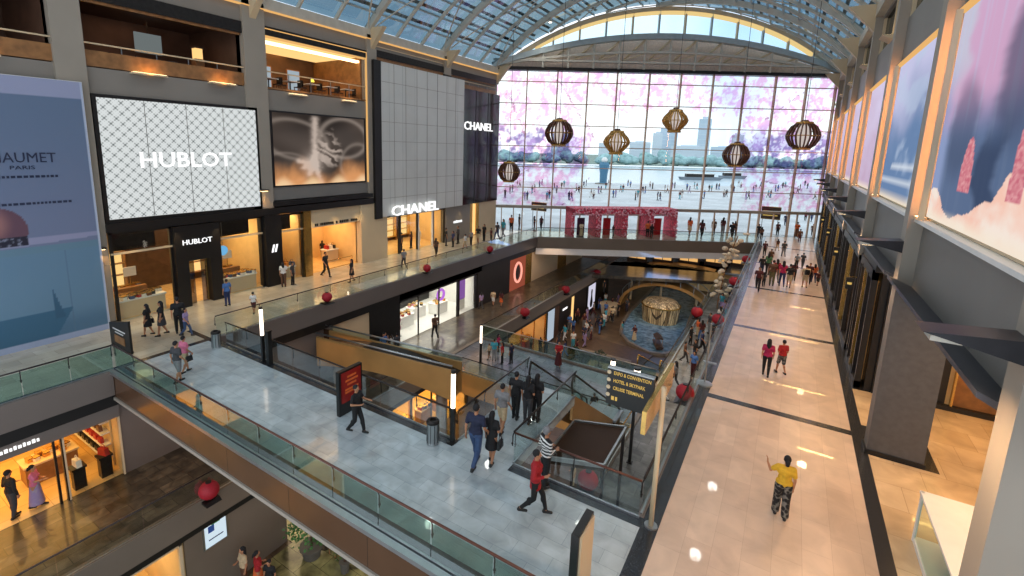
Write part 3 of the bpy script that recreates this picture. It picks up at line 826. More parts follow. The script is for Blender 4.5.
# ------------------------------------------------------------------ left wall
XL = -28.0
def room(x0, x1, y0, y1, z0, z1, wall, floor, side=1, ceil=None, back=None):
    """open box behind a shop front; the open side faces the atrium (side=1: open at x1)"""
    t = .12
    xb = x0 if side == 1 else x1
    sbox('wall_back', back or wall, xb-t/2, xb+t/2, y0, y1, z0, z1)
    sbox('wall_side', wall, x0, x1, y0-t, y0, z0, z1); sbox('wall_side', wall, x0, x1, y1, y1+t, z0, z1)
    sbox('ceiling', ceil or wall, x0, x1, y0, y1, z1, z1+t)
    sbox('floor', floor, x0, x1, y0, y1, z0-t, z0+.012)
# solid spandrels and panels between openings
sbox('wall_left', 'wall', -28.6, -28.1, -6, 27.3, 11.2, 12.5)
sbox('wall_left', 'wall', -28.6, -28.1, -6, 46.6, 16.1, 17.5)
sbox('wall_left', 'wall2', -28.6, -28.1, 18.6, 27.2, 5.55, 6.5)
sbox('wall_left', 'wall', -28.9, -28.3, 27, 46.6, 3.5, 16.1)
sbox('wall_left', 'wall2', -28.9, -28.3, -6, 18.6, 4.7, 11.3)
sbox('wall_left', 'darkwood', -28.9, -28.3, 18.6, 27.3, 4.7, 11.3)
sbox('trim_30', 'dark', -28.45, -27.75, 9.5, 27.3, 4.68, 5.12)
sbox('trim_31', 'dark', -28.45, -27.8, 18.6, 27.3, 5.2, 5.5)
def pilaster(y0, y1, label, z0=0, z1=17.4):
    t = thing('column', label, 'column', (-28.1, (y0+y1)/2, z0), 0)
    MB().box(-28.7, -27.9, y0, y1, z0, z1).build('shaft', M['column'], t)
    MB().box(-28.72, -27.86, y0-.04, y1+.04, z0, z0+.2).build('base', M['dark'], t)
    return t
pilaster(8.35, 9.5, 'grey beige wall column between the blue poster and the patterned screen')
pilaster(17.25, 18.65, 'grey beige wall column right of the patterned white screen', 4.7)
pilaster(27.05, 28.0, 'grey beige wall column between the flower picture and the grey panel wall')
pilaster(36.6, 37.6, 'grey beige wall column rising above the pale grey panel wall', 15.6)
#pilaster(45.9, 46.8, 'grey beige wall column at the corner next to the glazed end wall')
pilaster(-1.5, -.5, 'grey beige wall column left of the large blue poster')
# uplight bracket lamps on the columns
def wall_lamp(x, y, z, label, s=1):
    t = thing('wall_lamp', label, 'lamp', (x, y, z), 0, 'small bracket lamps on the wall columns')
    MB().box(x, x+.3*s, y-.25, y+.25, z-.04, z+.04).build('bracket', M['darkmetal'], t)
    MB().box(x+.05*s, x+.26*s, y-.2, y+.2, z-.07, z-.042).build('lit_diffuser', M['warm_light'], t)
    return t
wall_lamp(-27.88, 17.9, 6.3, 'small bracket lamp on the left column beside the patterned screen')
spot((-27.5, 17.9, 6.1), (-27.9, 17.9, 4.9), 60, (255,190,110), 1.6)
wall_lamp(-27.88, 9.1, 4.0, 'small bracket lamp on the column right of the blue poster')
spot((-27.5, 9.2, 3.8), (-27.9, 9.2, 2.6), 40, (255,190,110), 1.6)

# restaurant bays (upper storey)
def balcony_bay(y0, y1, z0, z1, label, warm, rail=True):
    room(-34, -28.3, y0, y1, z0, z1, 'brownwall', 'darkwood', 1, ceil='brownwall')
    t = thing('restaurant_window', label, 'window', (-28.2, (y0+y1)/2, z0), 0)
    MB().box(-28.3, -28.0, y0, y1, z1-.5, max(z1+.02, 16.15)).build('head_panel', M['darkmetal'], t)
    MB().box(-28.25, -28.1, y0+.1, y1-.1, z1-.62, z1-.5).build('top_light_line', M['orange_led'] if warm else M['wood'], t)
    mb = MB(); mb.box(-28.2, -28.08, y0, y1, z0, z0+(.72 if not warm else .1)); mb.build('wood_parapet', M['wood'], t)
    MB().box(-28.16, -28.04, y0, y1, z0+1.0, z0+1.06).build('handrail', M['cream'], t)
    for k in range(1, 5):
        y = y0+(y1-y0)*k/5; MB().box(-28.14, -28.1, y-.02, y+.02, z0, z0+1).build('rail_post', M['silver'], t)
    return t
b1 = balcony_bay(9.5, 17.25, 12.55, 16.0, 'dim brown restaurant balcony opening above the patterned white screen', False)
b2 = balcony_bay(18.65, 27.05, 12.55, 16.2, 'bright amber restaurant balcony opening above the flower picture', True)
b3 = balcony_bay(-.5, 8.35, 12.55, 16.0, 'dim balcony opening at the upper left corner above the blue poster', False)
b4 = balcony_bay(28.0, 36.6, 15.7, 16.45, 'narrow dark slot window above the pale grey panel wall, left one', False)
b5 = balcony_bay(37.6, 45.9, 14.6, 16.45, 'narrow dark slot window above the black screen, right one', False)
# bay C details: cove, wood panels, back windows
struct('trim_32', MB().box(-33.6, -29.0, 18.9, 26.9, 15.72, 15.8), 'warm_soft')
struct('trim_33', MB().box(-28.9, -28.6, 18.7, 27.0, 15.35, 15.5), 'warm_light')
area((-30.5, 22.8, 15.4), (-31, 22.8, 12.5), 3, 7, 260, (255,186,100))
area((-30.5, 13.3, 15.6), (-31, 13.3, 12.5), 3, 6, 60, (255,200,150))
area((-30.5, 4, 15.6), (-31, 4, 12.5), 3, 6, 40, (255,200,150))
for i, y in enumerate((19.9, 22.4, 24.9)):
    t = thing('back_window', 'pale window in the amber restaurant back wall, %s of three' % ('leftmost', 'middle', 'rightmost')[i], 'window', (-33.9, y, 13.4))
    MB().box(-33.95, -33.85, y-.6, y+.6, 13.3, 14.9).build('frame', M['wood'], t)
    MB().box(-33.86, -33.82, y-.52, y+.52, 13.38, 14.82).build('pane', emit('pale_window_light', (190,205,215), .9), t)
sbox('wall_side', 'wood', -33.9, -28.5, 26.85, 27.0, 12.6, 16.0)
def chair(loc, rz, label, group, mat='dark'):
    t = thing('restaurant_chair', label, 'chair', loc, rz, group)
    MB().box(-.22, .22, -.22, .22, .42, .47).build('seat', M[mat], t, local=True)
    MB().box(-.22, .22, .19, .23, .5, .92).build('backrest', M[mat], t, local=True)
    for x in (-.19, .19):
        for y in (-.19, .19): MB().box(x-.02, x+.02, y-.02, y+.02, 0, .42).build('leg', M['wood'], t, local=True)
    return t
def table(loc, label, group, w_=.9, d_=.9, top='white'):
    t = thing('restaurant_table', label, 'table', loc, 0, group)
    MB().box(-w_/2, w_/2, -d_/2, d_/2, .72, .76).build('tabletop', M[top], t, local=True)
    MB().ring([(0,0,.03), (0,0,.72)], .04, 8).build('pedestal', M['darkmetal'], t, local=True)
    MB().lathe([(.26, 0), (.26, .03)], 14).build('foot', M['darkmetal'], t, local=True)
    return t
tb = table((-29.2, 19.6, 12.565), 'small white restaurant table behind the balcony rail', 'tables behind the amber balcony rail')
ch = chair((-29.2, 19.0, 12.565), PI, 'dark restaurant chair behind the balcony rail', 'chairs behind the amber balcony rail')
c2 = None
for k in range(5):
    y = 19.6+k*1.6
    if k: c = copy_tree(tb); c.location.y = y
    for s in (-1, 1):
        if k or s > 0: c = copy_tree(ch); c.location.y = y+s*.65; c.rotation_euler.z = PI if s < 0 else 0
t = thing('table_lamp', 'small yellow glowing table lamp in the amber restaurant', 'lamp', (-29.2, 23.0, 13.325))
MB().ring([(-29.2,23.0,13.325), (-29.2,23.0,13.55)], .02, 6).build('stem', M['gold'], t); MB().lathe([(.16, 0), (.08, .2)], 12, (-29.2,23.0,13.52)).build('lamp_shade', emit('yellow_shade', (255,230,90), 2), t)
# bay B details
t = thing('menu_board', 'pale lit board hanging in the dim brown restaurant', 'board', (-33.0, 14.2, 14.4)); 
MB().box(-32.6, -32.5, 13.5, 14.9, 14.2, 15.3).build('panel', emit('pale_board_light', (150,160,160), .6), t); MB().ring([(-32.55,14.2,15.3), (-32.55,14.2,16.0)], .03, 6).build('hanger', M['darkmetal'], t)
t = thing('lantern_lamp', 'square amber glowing lantern post in the dim brown restaurant', 'lamp', (-30.5, 15.9, 12.565))
MB().box(-30.75, -30.25, 15.65, 16.15, 12.565, 14.0).build('post', M['wood'], t); MB().box(-30.7, -30.3, 15.7, 16.1, 14.0, 14.6).build('glowing_box', M['warm_soft'], t); MB().box(-30.78, -30.22, 15.62, 16.18, 14.6, 14.7).build('cap', M['darkwood'], t)
t = table((-29.5, 10.6, 12.565), 'dark table standing near the left end of the dim balcony', 'tables behind the dim balcony rail', top='dark')
for y in (12.6, 14.6): c = copy_tree(t); c.location.y = y
c0 = chair((-29.5, 9.95, 12.565), PI, 'dark chair behind the dim brown balcony rail', 'chairs behind the dim balcony rail')
for y in (11.2, 12.0, 13.2, 14.0, 15.2): c = copy_tree(c0); c.location.y = y; c.rotation_euler.z = U(0, 6)
# glowing ledge lamps below the openings
for i, (ya, yb, lab) in enumerate(((11.3, 12.9, 'left'), (15.1, 16.6, 'right'))):
    t = thing('ledge_light', 'thin pale strip lamp under the dim brown balcony, %s one' % lab, 'lamp', (-28.09, (ya+yb)/2, 12.42))
    MB().box(-28.1, -27.75, ya, yb, 12.42, 12.5).build('housing', M['cream'], t); MB().box(-28.05, -27.8, ya+.05, yb-.05, 12.5, 12.52).build('lit_top', M['warm_light'], t)
    spot((-27.65, (ya+yb)/2, 12.5), (-28.2, (ya+yb)/2, 13.1), 40, (255,176,80), 2.2, .8, .2)
for i, (ya, yb) in enumerate(((20.2, 21.5), (24.6, 25.8))):
    t = thing('ledge_light', 'thin cream strip lamp under the amber balcony, %s one' % ('left', 'right')[i], 'lamp', (-28.09, (ya+yb)/2, 12.42))
    MB().box(-28.1, -27.75, ya, yb, 12.3, 12.38).build('housing', M['cream'], t); MB().box(-28.05, -27.8, ya+.05, yb-.05, 12.38, 12.4).build('lit_top', M['warm_light'], t)
t = thing('ledge_light', 'strip lamp under the upper left corner balcony', 'lamp', (-27.9, 5.5, 12.2))
MB().box(-28.1, -27.75, 4.8, 6.6, 12.42, 12.5).build('housing', M['cream'], t); MB().box(-28.05, -27.8, 4.85, 6.55, 12.5, 12.52).build('lit_top', M['warm_light'], t)
spot((-27.65, 5.6, 12.5), (-28.2, 5.6, 13.1), 40, (255,176,80), 2.2, .8, .2)
# warm lit frame of bay C
struct('trim_34', MB().box(-28.12, -27.98, 26.99, 27.05, 6.4, 16.1).box(-28.12, -27.98, 18.7, 27.0, 16.04, 16.1), 'orange_led')

# patterned screen
t = thing('led_screen', 'large white screen with a repeating star pattern and pale lettering', 'screen', (-27.9, 13.7, 5.2))
MB().box(-28.35, -27.9, 9.55, 17.85, 5.1, 11.3).build('frame', M['dark'], t)
m_, nt_, out_ = newmat('star_pattern_screen')
g_ = N(nt_, 'ShaderNodeTexCoord'); sp = N(nt_, 'ShaderNodeSeparateXYZ'); nt_.links.new(g_.outputs['Object'], sp.inputs[0])
def mth(op, a, b=None, c=None):
    n = N(nt_, 'ShaderNodeMath', operation=op)
    for i, q in enumerate((a, b, c)):
        if q is None: continue
        if isinstance(q, (int, float)): n.inputs[i].default_value = q
        else: nt_.links.new(q, n.inputs[i])
    return n.outputs[0]
k_ = 2*PI/.5
cy = mth('COSINE', mth('MULTIPLY', sp.outputs['Y'], k_)); cz = mth('COSINE', mth('MULTIPLY', sp.outputs['Z'], k_))
cy2 = mth('COSINE', mth('MULTIPLY', sp.outputs['Y'], k_*3)); cz2 = mth('COSINE', mth('MULTIPLY', sp.outputs['Z'], k_*3))
s1 = mth('ADD', mth('MULTIPLY', cy, cz), mth('MULTIPLY', mth('MULTIPLY', cy2, cz2), .8))
rp = N(nt_, 'ShaderNodeValToRGB'); rp.color_ramp.elements[0].position = .1; rp.color_ramp.elements[1].position = .58
rp.color_ramp.elements[0].color = (.13, .15, .15, 1); rp.color_ramp.elements[1].color = (.80, .84, .84, 1)
nt_.links.new(mth('MULTIPLY_ADD', s1, .3, .56), rp.inputs[0])
e_ = N(nt_, 'ShaderNodeEmission'); e_.inputs[1].default_value = 1.15; nt_.links.new(rp.outputs[0], e_.inputs[0]); nt_.links.new(e_.outputs[0], out_.inputs[0])
MB().box(-27.9, -27.87, 9.72, 17.7, 5.32, 11.14).build('lit_panel', m_, t)
textmb('HUBLOT', (-27.86, 11.28, 7.82), (0,1,0), (0,0,1), 4.75, .80, .05, .008).build('lettering', M['letter'], t)
g_ = MB()
for y in (11.7, 13.7, 15.7): g_.box(-27.869, -27.866, y-.015, y+.015, 5.32, 11.14)
g_.build('panel_joint', M['wall2'], t)

# flower picture of bay C
def flower(u, v):
    x, y = u, 1-v
    base = mixc((.012, .010, .010), (.10, .075, .062), fb(x*1.3, y*1.6, 4, 3)*.7+.45)
    # large soft petals
    for (cx, cy, rx, ry, r, k) in ((.22, .36, .34, .26, .5, .5), (.75, .32, .28, .3, -.3, .6), (.12, .75, .25, .2, .2, .35), (.9, .7, .2, .3, .1, .4)):
        dx, dy = x-cx, y-cy; a = dx*math.cos(r)+dy*math.sin(r); b = -dx*math.sin(r)+dy*math.cos(r)
        d = math.sqrt((a/rx)**2+(b/ry)**2); e = math.exp(-((d-1)/.10)**2)
        base = mixc(base, (.33, .27, .23), e*k); base = mixc(base, (.12, .10, .09), .5*sst(1, .2, d)*k)
    # central pale sprig
    def seg(x0, y0, x1, y1, w):
        dx, dy = x1-x0, y1-y0; t = max(0, min(1, ((x-x0)*dx+(y-y0)*dy)/(dx*dx+dy*dy)))
        return math.exp(-((math.hypot(x-x0-t*dx, y-y0-t*dy)+.01*fb(x*20, y*20))/w)**2)
    s = seg(.42, .05, .40, .72, .035)+seg(.40, .7, .47, 1, .03)
    e = math.hypot((x-.56)/.16, (y-.5)/.3); s += sst(1.05, .5, e+.25*fb(x*9, y*9, 2))*sst(-.35, .6, math.sin(46*(y-.7*x)+6*fb(x*4, y*4)))*.8
    for k in range(3): s += seg(.38, .72, .24+.05*k, .66+.1*k, .03)
    s += math.exp(-(((x-.38)/.09)**2+((y-.70+.03*fb(x*8,y*8))/.13)**2))
    base = mixc(base, (.60, .49, .42), min(1, s*.85))
    fl = sst(.66, 1.05, y+.12*fb(x*5, y*2, 9)+.1*math.sin(x*9))
    base = mixc(base, (.95, .42, .16), fl*.75); base = mixc(base, (1, .72, .42), sst(.9, 1.05, y+.06*math.sin(x*21))*.8)
    return base
t = thing('art_panel', 'large dark picture of a pale flower with an orange glow along its foot', 'picture', (-27.95, 22.8, 6.5))
MB().box(-28.3, -28.02, 18.75, 26.8, 6.4, 11.25).build('frame', M['dark'], t)
screen('picture_surface', lambda u, v: V((-28.0, 18.9+7.75*u, 6.5+4.65*v)), 110, 70, flower, vcol('flower_picture', 1.25), t)

# blue poster
def chaumet(u, v):
    Y = u*9.1-0.0; Z = v*11.7
    c = mixc((.155, .19, .30), (.115, .17, .27), sst(4, 11, Z)); 
    if Z > 10.95: c = (.29, .32, .47)
    if Z < 4.5: c = (.12, .22, .30)
    if 4.25+.05*Y < Z+.0 < 4.9 and Z < 4.9: c = (.27, .28, .42)
    d = math.hypot((Y-5.55)/1.05, (Z-5.3)/1.0)
    if d < 1 and Z > 4.7: c = mixc((.35, .17, .16), (.12, .06, .09), sst(.3, 1, math.hypot((Y-5.2)/1.05, (Z-5.6)/1.0)))
    if 4.62 < Z < 5.0 and Y < 6.55: c = mixc((.01, .012, .03), (.2, .22, .3), sst(.1, .5, fb(Y*6, Z*6)))
    if Z < 4.2:
        c = mixc((.13, .235, .34), (.075, .16, .26), sst(1.8, 4, Z)*.2+sst(1.6, .6, Z)*.8)
        if abs(Y-6.75) < .02 or abs(Y-7.75) < .02: c = (.10, .18, .27)
        if Z < 1.5 and Y < 7.8-.6*(1.5-Z): c = (.045, .13, .22)
        if 7.1 < Y < 7.1+.5*(2.6-Z)/2 and 1.1 < Z < 2.6: c = (.04, .11, .19)
    if Z < .3: c = (.35, .40, .55)
    if Y > 9.02: c = (.42, .48, .62)
    return c
t = thing('advertising_hoarding', 'very large blue grey poster hoarding with dark lettering above the left balustrade', 'poster', (-27.4, 4.5, 0))
MB().box(-27.83, -27.52, 0, 9.12, 0.0, 11.72).build('backing', M['white'], t)
screen('poster_surface', lambda u, v: V((-27.5, 9.1*u, 11.7*v)), 180, 230, chaumet, vcol('poster_print', 0, .45), t)
textmb('CHAUMET', (-27.49, 5.35, 8.15), (0,1,0), (0,0,1), 2.5, .42, .01, 0).build('lettering', M['letter_dark'], t)
textmb('PARIS', (-27.49, 6.3, 7.86), (0,1,0), (0,0,1), .8, .16, .01).build('lettering', M['letter_dark'], t)
for (y, z, wd, s) in ((5.2, 7.5, 2.6, 'BOUTIQUE OPENING'), (5.0, 6.35, 2.9, 'HAUTE JOAILLERIE')):
    mb = MB(); x = 0
    while x < wd:
        l = U(.06, .16); mb.box(-27.49, -27.485, 5.2+x, 5.2+x+l, z, z+.1); x += l+.05
    mb.build('small_print', M['letter_dark'], t)
t2 = MB().box(-27.47, -27.05, 4.6, 5.85, .0, 1.15).build('printed_box', M['slate'], t); bpy.data.objects.remove(t2)

# pale grey panel wall and fashion sign
t = thing('panelled_sign_wall', 'tall pale grey panelled wall block standing out from the left wall', 'wall panel', (-27.8, 33.7, 3.45))
MB().box(-28.25, -27.62, 28.2, 39.4, 3.52, 15.6).build('panel', M['chanelgrey'], t)
MB().box(-28.6, -27.66, 27.45, 28.2, 3.4, 15.65).build('black_edge', M['dark'], t)
mb = MB()
for k in range(1, 8): mb.box(-27.63, -27.605, 28.2+k*1.4-.012, 28.2+k*1.4+.012, 3.5, 15.6)
for k in range(1, 8): mb.box(-27.63, -27.605, 28.2, 39.4, 3.5+k*1.52-.012, 3.5+k*1.52+.012)
mb.build('panel_joint', M['wall'], t)
g = thing('shop_sign', 'white lit CHANEL lettering at the foot of the pale grey panel wall', 'sign', (-27.5, 32, 3.5))
textmb('CHANEL', (-27.45, 29.0, 3.5), (0,1,0), (0,0,1), 6.2, .85, .12, .005).build('lettering', M['letter'], g)
MB().box(-27.6, -27.45, 29.0, 35.2, 3.46, 3.5).build('rail', M['silver'], g)
t = thing('black_screen', 'tall glossy black screen panel next to the glazed end wall with white CHANEL lettering', 'screen', (-27.8, 43, 3.5))
MB().box(-28.25, -27.75, 39.45, 46.3, 3.52, 14.9).build('panel', pbr('glossy_black_screen', (14,16,22), .12, 0, .6, 1.5), t)
textmb('CHANEL', (-27.7, 39.55, 11.0), (0,1,0), (0,0,1), 5.3, .8, .08, .005).build('lettering', M['letter'], t)
mb = MB()
for k in (1, 2): mb.box(-27.75, -27.72, 39.4+k*2.3-.04, 39.4+k*2.3+.04, 3.5, 14.9)
mb.build('joint', M['darkmetal'], t)

# ------------------------------------------------------------------ shops along the upper left corridor
def downlights(x0, x1, y0, y1, z, nx, ny, label, group, r=.12):
    base = None
    for i in range(nx):
        for j in range(ny):
            x = x0+(x1-x0)*(i+.5)/nx; y = y0+(y1-y0)*(j+.5)/ny
            if base is None:
                base = thing('downlight', label, 'lamp', (x, y, z), 0, group)
                MB().lathe([(r*1.3, -.03), (r*1.3, 0)], 12).build('ring', M['white'], base, local=True); MB().lathe([(r, -.04), (r, -.03)], 12).build('diffuser', M['warm_light'], base, local=True)
            else: c = copy_tree(base); c.location = (x, y, z)
def display(loc, w_, d_, h_, label, body='wood', top='white', group=None, rz=0):
    t = thing('display_counter', label, 'counter', loc, rz, group)
    MB().box(-w_/2+.05, w_/2-.05, -d_/2+.05, d_/2-.05, 0, h_-.08).build('body', M[body], t, local=True)
    MB().box(-w_/2, w_/2, -d_/2, d_/2, h_-.08, h_).build('top', M[top], t, local=True)
    MB().box(-w_/2+.1, w_/2-.1, -d_/2+.1, d_/2-.1, 0, .0+.06).build('plinth', M['dark'], t, local=True)
    return t
PROD = [('red_product', (170,40,36)), ('white_product', (225,222,214)), ('black_product', (30,28,30)), ('amber_product', (210,140,50)), ('brown_product', (110,70,40)), ('blue_product', (70,90,130)), ('pink_product', (220,150,170))]
for n_, c_ in PROD: M[n_] = pbr(n_, c_, .4)
def bag(loc, mat, label, group, s=1.0):
    t = thing('handbag', label, 'bag', loc, U(-.4, .4), group)
    MB().prism([(-.15*s, 0), (.15*s, 0), (.12*s, .2*s), (-.12*s, .2*s)], 'y', -.06*s, .06*s).build('body', M[mat], t, local=True)
    MB().ring([(-.07*s, 0, .19*s), (-.06*s, 0, .28*s), (0, 0, .32*s), (.06*s, 0, .28*s), (.07*s, 0, .19*s)], .01*s, 6).build('strap', M[mat], t, local=True)
    return t
def boxprod(loc, mat, label, group, s=1.0):
    t = thing('display_box', label, 'box', loc, U(-.4, .4), group)
    MB().box(-.1*s, .1*s, -.08*s, .08*s, 0, .12*s).build('box_body', M[mat], t, local=True); MB().box(-.105*s, .105*s, -.085*s, .085*s, .12*s, .16*s).build('lid', M['gold'], t, local=True)
    return t
def scatter(kind, x0, x1, y0, y1, z, n, label, group, s=1.0, mats=None, grid=None):
    protos = {}
    for k in range(n):
        mt = (mats or [p[0] for p in PROD])[k % len(mats or PROD)]
        if grid: x = x0+(x1-x0)*((k % grid)+.5)/grid; y = y0+(y1-y0)*((k//grid)+.5)/math.ceil(n/grid)
        else: x = U(x0, x1); y = y0+(y1-y0)*(k+.5)/n
        if mt not in protos: protos[mt] = kind((x, y, z), mt, label.replace('COLOR', mt.split('_')[0]), group.replace('COLOR', mt.split('_')[0]), s)
        else: c = copy_tree(protos[mt]); c.location = (x, y, z); c.rotation_euler.z = U(-.5, .5)
# row of spots, added without fixtures, under the canopy band, washing the corridor floor
for i_, y in enumerate((10.4, 12.6, 14.8, 17.0, 19.2, 21.4, 23.6, 25.8, 29.6, 32, 34.4, 36.8, 39.2, 41.6)):
    spot((-27.6, y, 4.5 if y < 27 else 3.3), (-26.4, y, 0), 130, (255,218,160), 1.9, .8, .1)
# watch shop
room(-33.5, -28.4, 9.7, 18.0, 0, 4.62, 'shopwall', 'shopfloor', back='darkwood')
def facade_frame(x, y0, y1, z0, z1, label, bars=(), mat='dark', t=.12, glass=True, head=0):
    f = thing('shop_window', label, 'window', (x, (y0+y1)/2, z0))
    mb = MB().box(x-.1, x+.05, y0, y0+t, z0, z1).box(x-.1, x+.05, y1-t, y1, z0, z1).box(x-.1, x+.05, y0, y1, z1-t, z1)
    mb.build('frame', M[mat], f)
    for b in bars: MB().box(x-.06, x+.03, b-.04, b+.04, z0, z1).build('frame_bar', M[mat], f)
    if head:
        MB().box(x-.1, x+.06, y0, y1, z1-head, z1-head+.1).build('head_rail', M['cream'], f); MB().box(x-.5, x-.45, y0+t, y1-t-.5, z1-head+.1, z1-t).build('header_panel', M['darkmetal'], f)
    if glass: g = MB(); g.quad((x, y0, z0), (x, y1, z0), (x, y1, z1), (x, y0, z1)); g.build('pane', M['glass'], f)
    return f
facade_frame(-28.1, 9.65, 12.5, 0, 4.65, 'watch shop window left of the black portal', (), head=1.15)
facade_frame(-28.1, 15.0, 17.85, 0, 4.65, 'watch shop window right of the black portal', (), head=1.15)
t = thing('shop_portal', 'black watch shop portal with HUBLOT lettering and open doorway', 'doorway', (-28, 13.7, 0))
MB().box(-28.5, -27.8, 12.5, 13.15, 0, 4.62).box(-28.5, -27.8, 14.35, 15.0, 0, 4.62).box(-28.5, -27.8, 13.15, 14.35, 2.6, 4.62).build('surround', M['dark'], t)
textmb('HUBLOT', (-27.79, 12.9, 3.55), (0,1,0), (0,0,1), 1.6, .28, .04, .005).build('lettering', M['letter'], t)
MB().box(-28.2, -28.16, 13.2, 13.25, 0, 2.6).box(-28.2, -28.16, 14.25, 14.3, 0, 2.6).build('door_frame', M['gold'], t)
for (ya, yb) in ((13.2, 13.6), (13.95, 14.35)): g = MB(); g.quad((-28.2, ya, 0), (-28.2, yb, 0), (-28.2, yb, 2.6), (-28.2, ya, 2.6)); g.build('glass_door', M['dark_glass'], t)
t = thing('logo_pillar', 'black pillar with a small pale logo between two shop windows', 'pillar', (-28, 18.4, 0))
MB().box(-28.6, -27.75, 17.85, 19.0, 0, 4.66).build('shaft', M['dark'], t)
MB().prism([(18.2,2.25),(18.32,2.25),(18.46,2.75),(18.34,2.75)],'x',-27.75,-27.72).prism([(18.42,2.25),(18.54,2.25),(18.68,2.75),(18.56,2.75)],'x',-27.75,-27.72).build('logo', M['letter'], t)
# lit items
for i, (y, l) in enumerate(((11.0, 'left'), (16.4, 'right'))):
    display((-28.9, y, .012), .9, 2.3, .95, 'long cream display counter behind the %s watch shop window' % l, 'cream', 'white')
    scatter(boxprod, -29.25, -28.55, y-1.05, y+1.05, .965, 24, 'small COLOR box on the counter in the %s watch shop window' % l, 'COLOR boxes in the %s watch window' % l, 1.3, ['white_product', 'brown_product', 'white_product', 'red_product', 'black_product', 'white_product', 'blue_product'])
    t = thing('display_riser', 'glass topped riser with a lit white board in the %s watch shop window' % l, 'stand', (-29.7, y, 0.012)); MB().box(-29.9, -29.6, y-.7, y+.7, 0.012, 1.3).build('riser', M['wood'], t); MB().box(-29.8, -29.76, y-.3, y+.3, 1.9, 2.4).build('board', M['white'], t); MB().ring([(-29.78, y, 1.3), (-29.78, y, 1.9)], .02, 6).build('stem', M['gold'], t)
    display((-30.6, y, .012), .8, 1.8, 1.0, 'inner amber counter deeper in the watch shop, %s side' % l, 'wood', 'cream')
    scatter(boxprod, -30.8, -30.4, y-.8, y+.8, 1.012, 6, 'small COLOR box on the inner counter, %s side' % l, 'COLOR boxes on the inner counter, %s' % l, 1.4)
    area((-30.4, y, 4.5), (-30.4, y, 0), 3, 2.2, 230, (255,214,156))
    downlights(-31.5, -28.9, y-1.1, y+1.1, 4.6, 2, 2, 'small round downlight in the watch shop ceiling, %s side' % l, 'watch shop downlights, %s' % l)
    t = thing('wall_shelf_unit', 'backlit wall shelf unit in the watch shop, %s side' % l, 'shelf', (-33.3, y, 0))
    MB().box(-33.44, -33.1, y-1.1, y-1.04, 0.02, 3.4).box(-33.44, -33.1, y+1.04, y+1.1, 0.02, 3.4).build('side_panel', M['wood'], t)
    for z in (.5, 1.2, 1.9, 2.6, 3.3): MB().box(-33.44, -33.1, y-1.04, y+1.04, z, z+.05).build('shelf', M['wood'], t)
    MB().box(-33.43, -33.4, y-1.0, y+1.0, .55, 3.3).build('light_panel', M['warm_soft'], t)
t = thing('wall_screen', 'lit round blue emblem behind the right watch shop window', 'screen', (-29.0, 15.4, 2.6))
MB().ring([(-28.5, 15.45, 2.75), (-28.44, 15.45, 2.75)], .3, 16).build('disc', emit('blue_disc_light', (120,190,240), 1.2), t); MB().ring([(-28.47,15.45,3.05), (-28.47,15.45,4.6)], .015, 6).build('hanger', M['silver'], t)
# display window next door
room(-31.5, -28.4, 19.05, 20.85, 0, 4.6, 'shopwall', 'shopfloor', back='darkwood')
facade_frame(-28.1, 19.0, 20.85, 0, 4.6, 'narrow shop window between the logo pillar and the beige shop', (), head=1.2)
area((-29.8, 20, 4.4), (-29.8, 20, 0), 2, 1.4, 120, (255,214,160))
display((-29.0, 19.9, .012), .8, 1.4, .8, 'cream counter in the narrow shop window', 'cream', 'white')
scatter(bag, -29.3, -28.7, 19.3, 20.5, .812, 6, 'COLOR handbag on the counter in the narrow shop window', 'COLOR bags in the narrow window', 1.4)
# beige boutique
sbox('wall_left', 'cream', -28.5, -28.0, 21.45, 27.3, 3.4, 4.75)
sbox('wall_left', 'cream', -28.5, -27.85, 26.05, 28.9, 0, 4.7)
sbox('wall_left', 'gold', -28.5, -27.9, 20.85, 21.45, 0, 4.7)
room(-32.5, -28.4, 21.45, 26.05, 0, 3.4, 'shopwall', 'shopfloor')
area((-30.4, 23.8, 3.3), (-30.4, 23.8, 0), 3, 4, 210, (255,210,150))
g = thing('shop_sign', 'thin dark row of lettering on the beige boutique front', 'sign', (-27.98, 22, 3.5))
mb = MB(); y = 21.8; random.seed(3)
while y < 25.8:
    l = U(.08, .14)
    if rnd() > .12: mb.box(-27.99, -27.96, y, y+l, 3.5, 3.68)
    y += l+.06
mb.build('lettering', M['darkmetal'], g)
t = thing('wall_picture', 'small dark framed picture on the amber boutique back wall', 'picture', (-32.4, 23.2, 1.7))
MB().box(-32.42, -32.36, 22.6, 23.7, 1.6, 3.0).build('frame', M['gold'], t); MB().box(-32.36, -32.34, 22.7, 23.6, 1.7, 2.9).build('picture', M['brown_product'], t)
display((-30.5, 25.1, .012), .8, 1.2, 1.0, 'small amber display table in the beige boutique', 'cream', 'white'); scatter(bag, -30.7, -30.3, 24.7, 25.5, 1.012, 3, 'COLOR handbag on the small table in the beige boutique', 'COLOR bags in the beige boutique', 1.5)
t = thing('sliding_screen', 'low dark display rail in front of the beige boutique', 'rail', (-27.6, 23.5, 0))
MB().ring([(-27.6,22.2,0), (-27.6,22.2,.9), (-27.6,24.8,.9), (-27.6,24.8,0)], .03, 6).build('rail', M['gold'], t); MB().box(-27.62, -27.58, 22.2, 24.8, .3, .34).build('lower_rail', M['gold'], t)
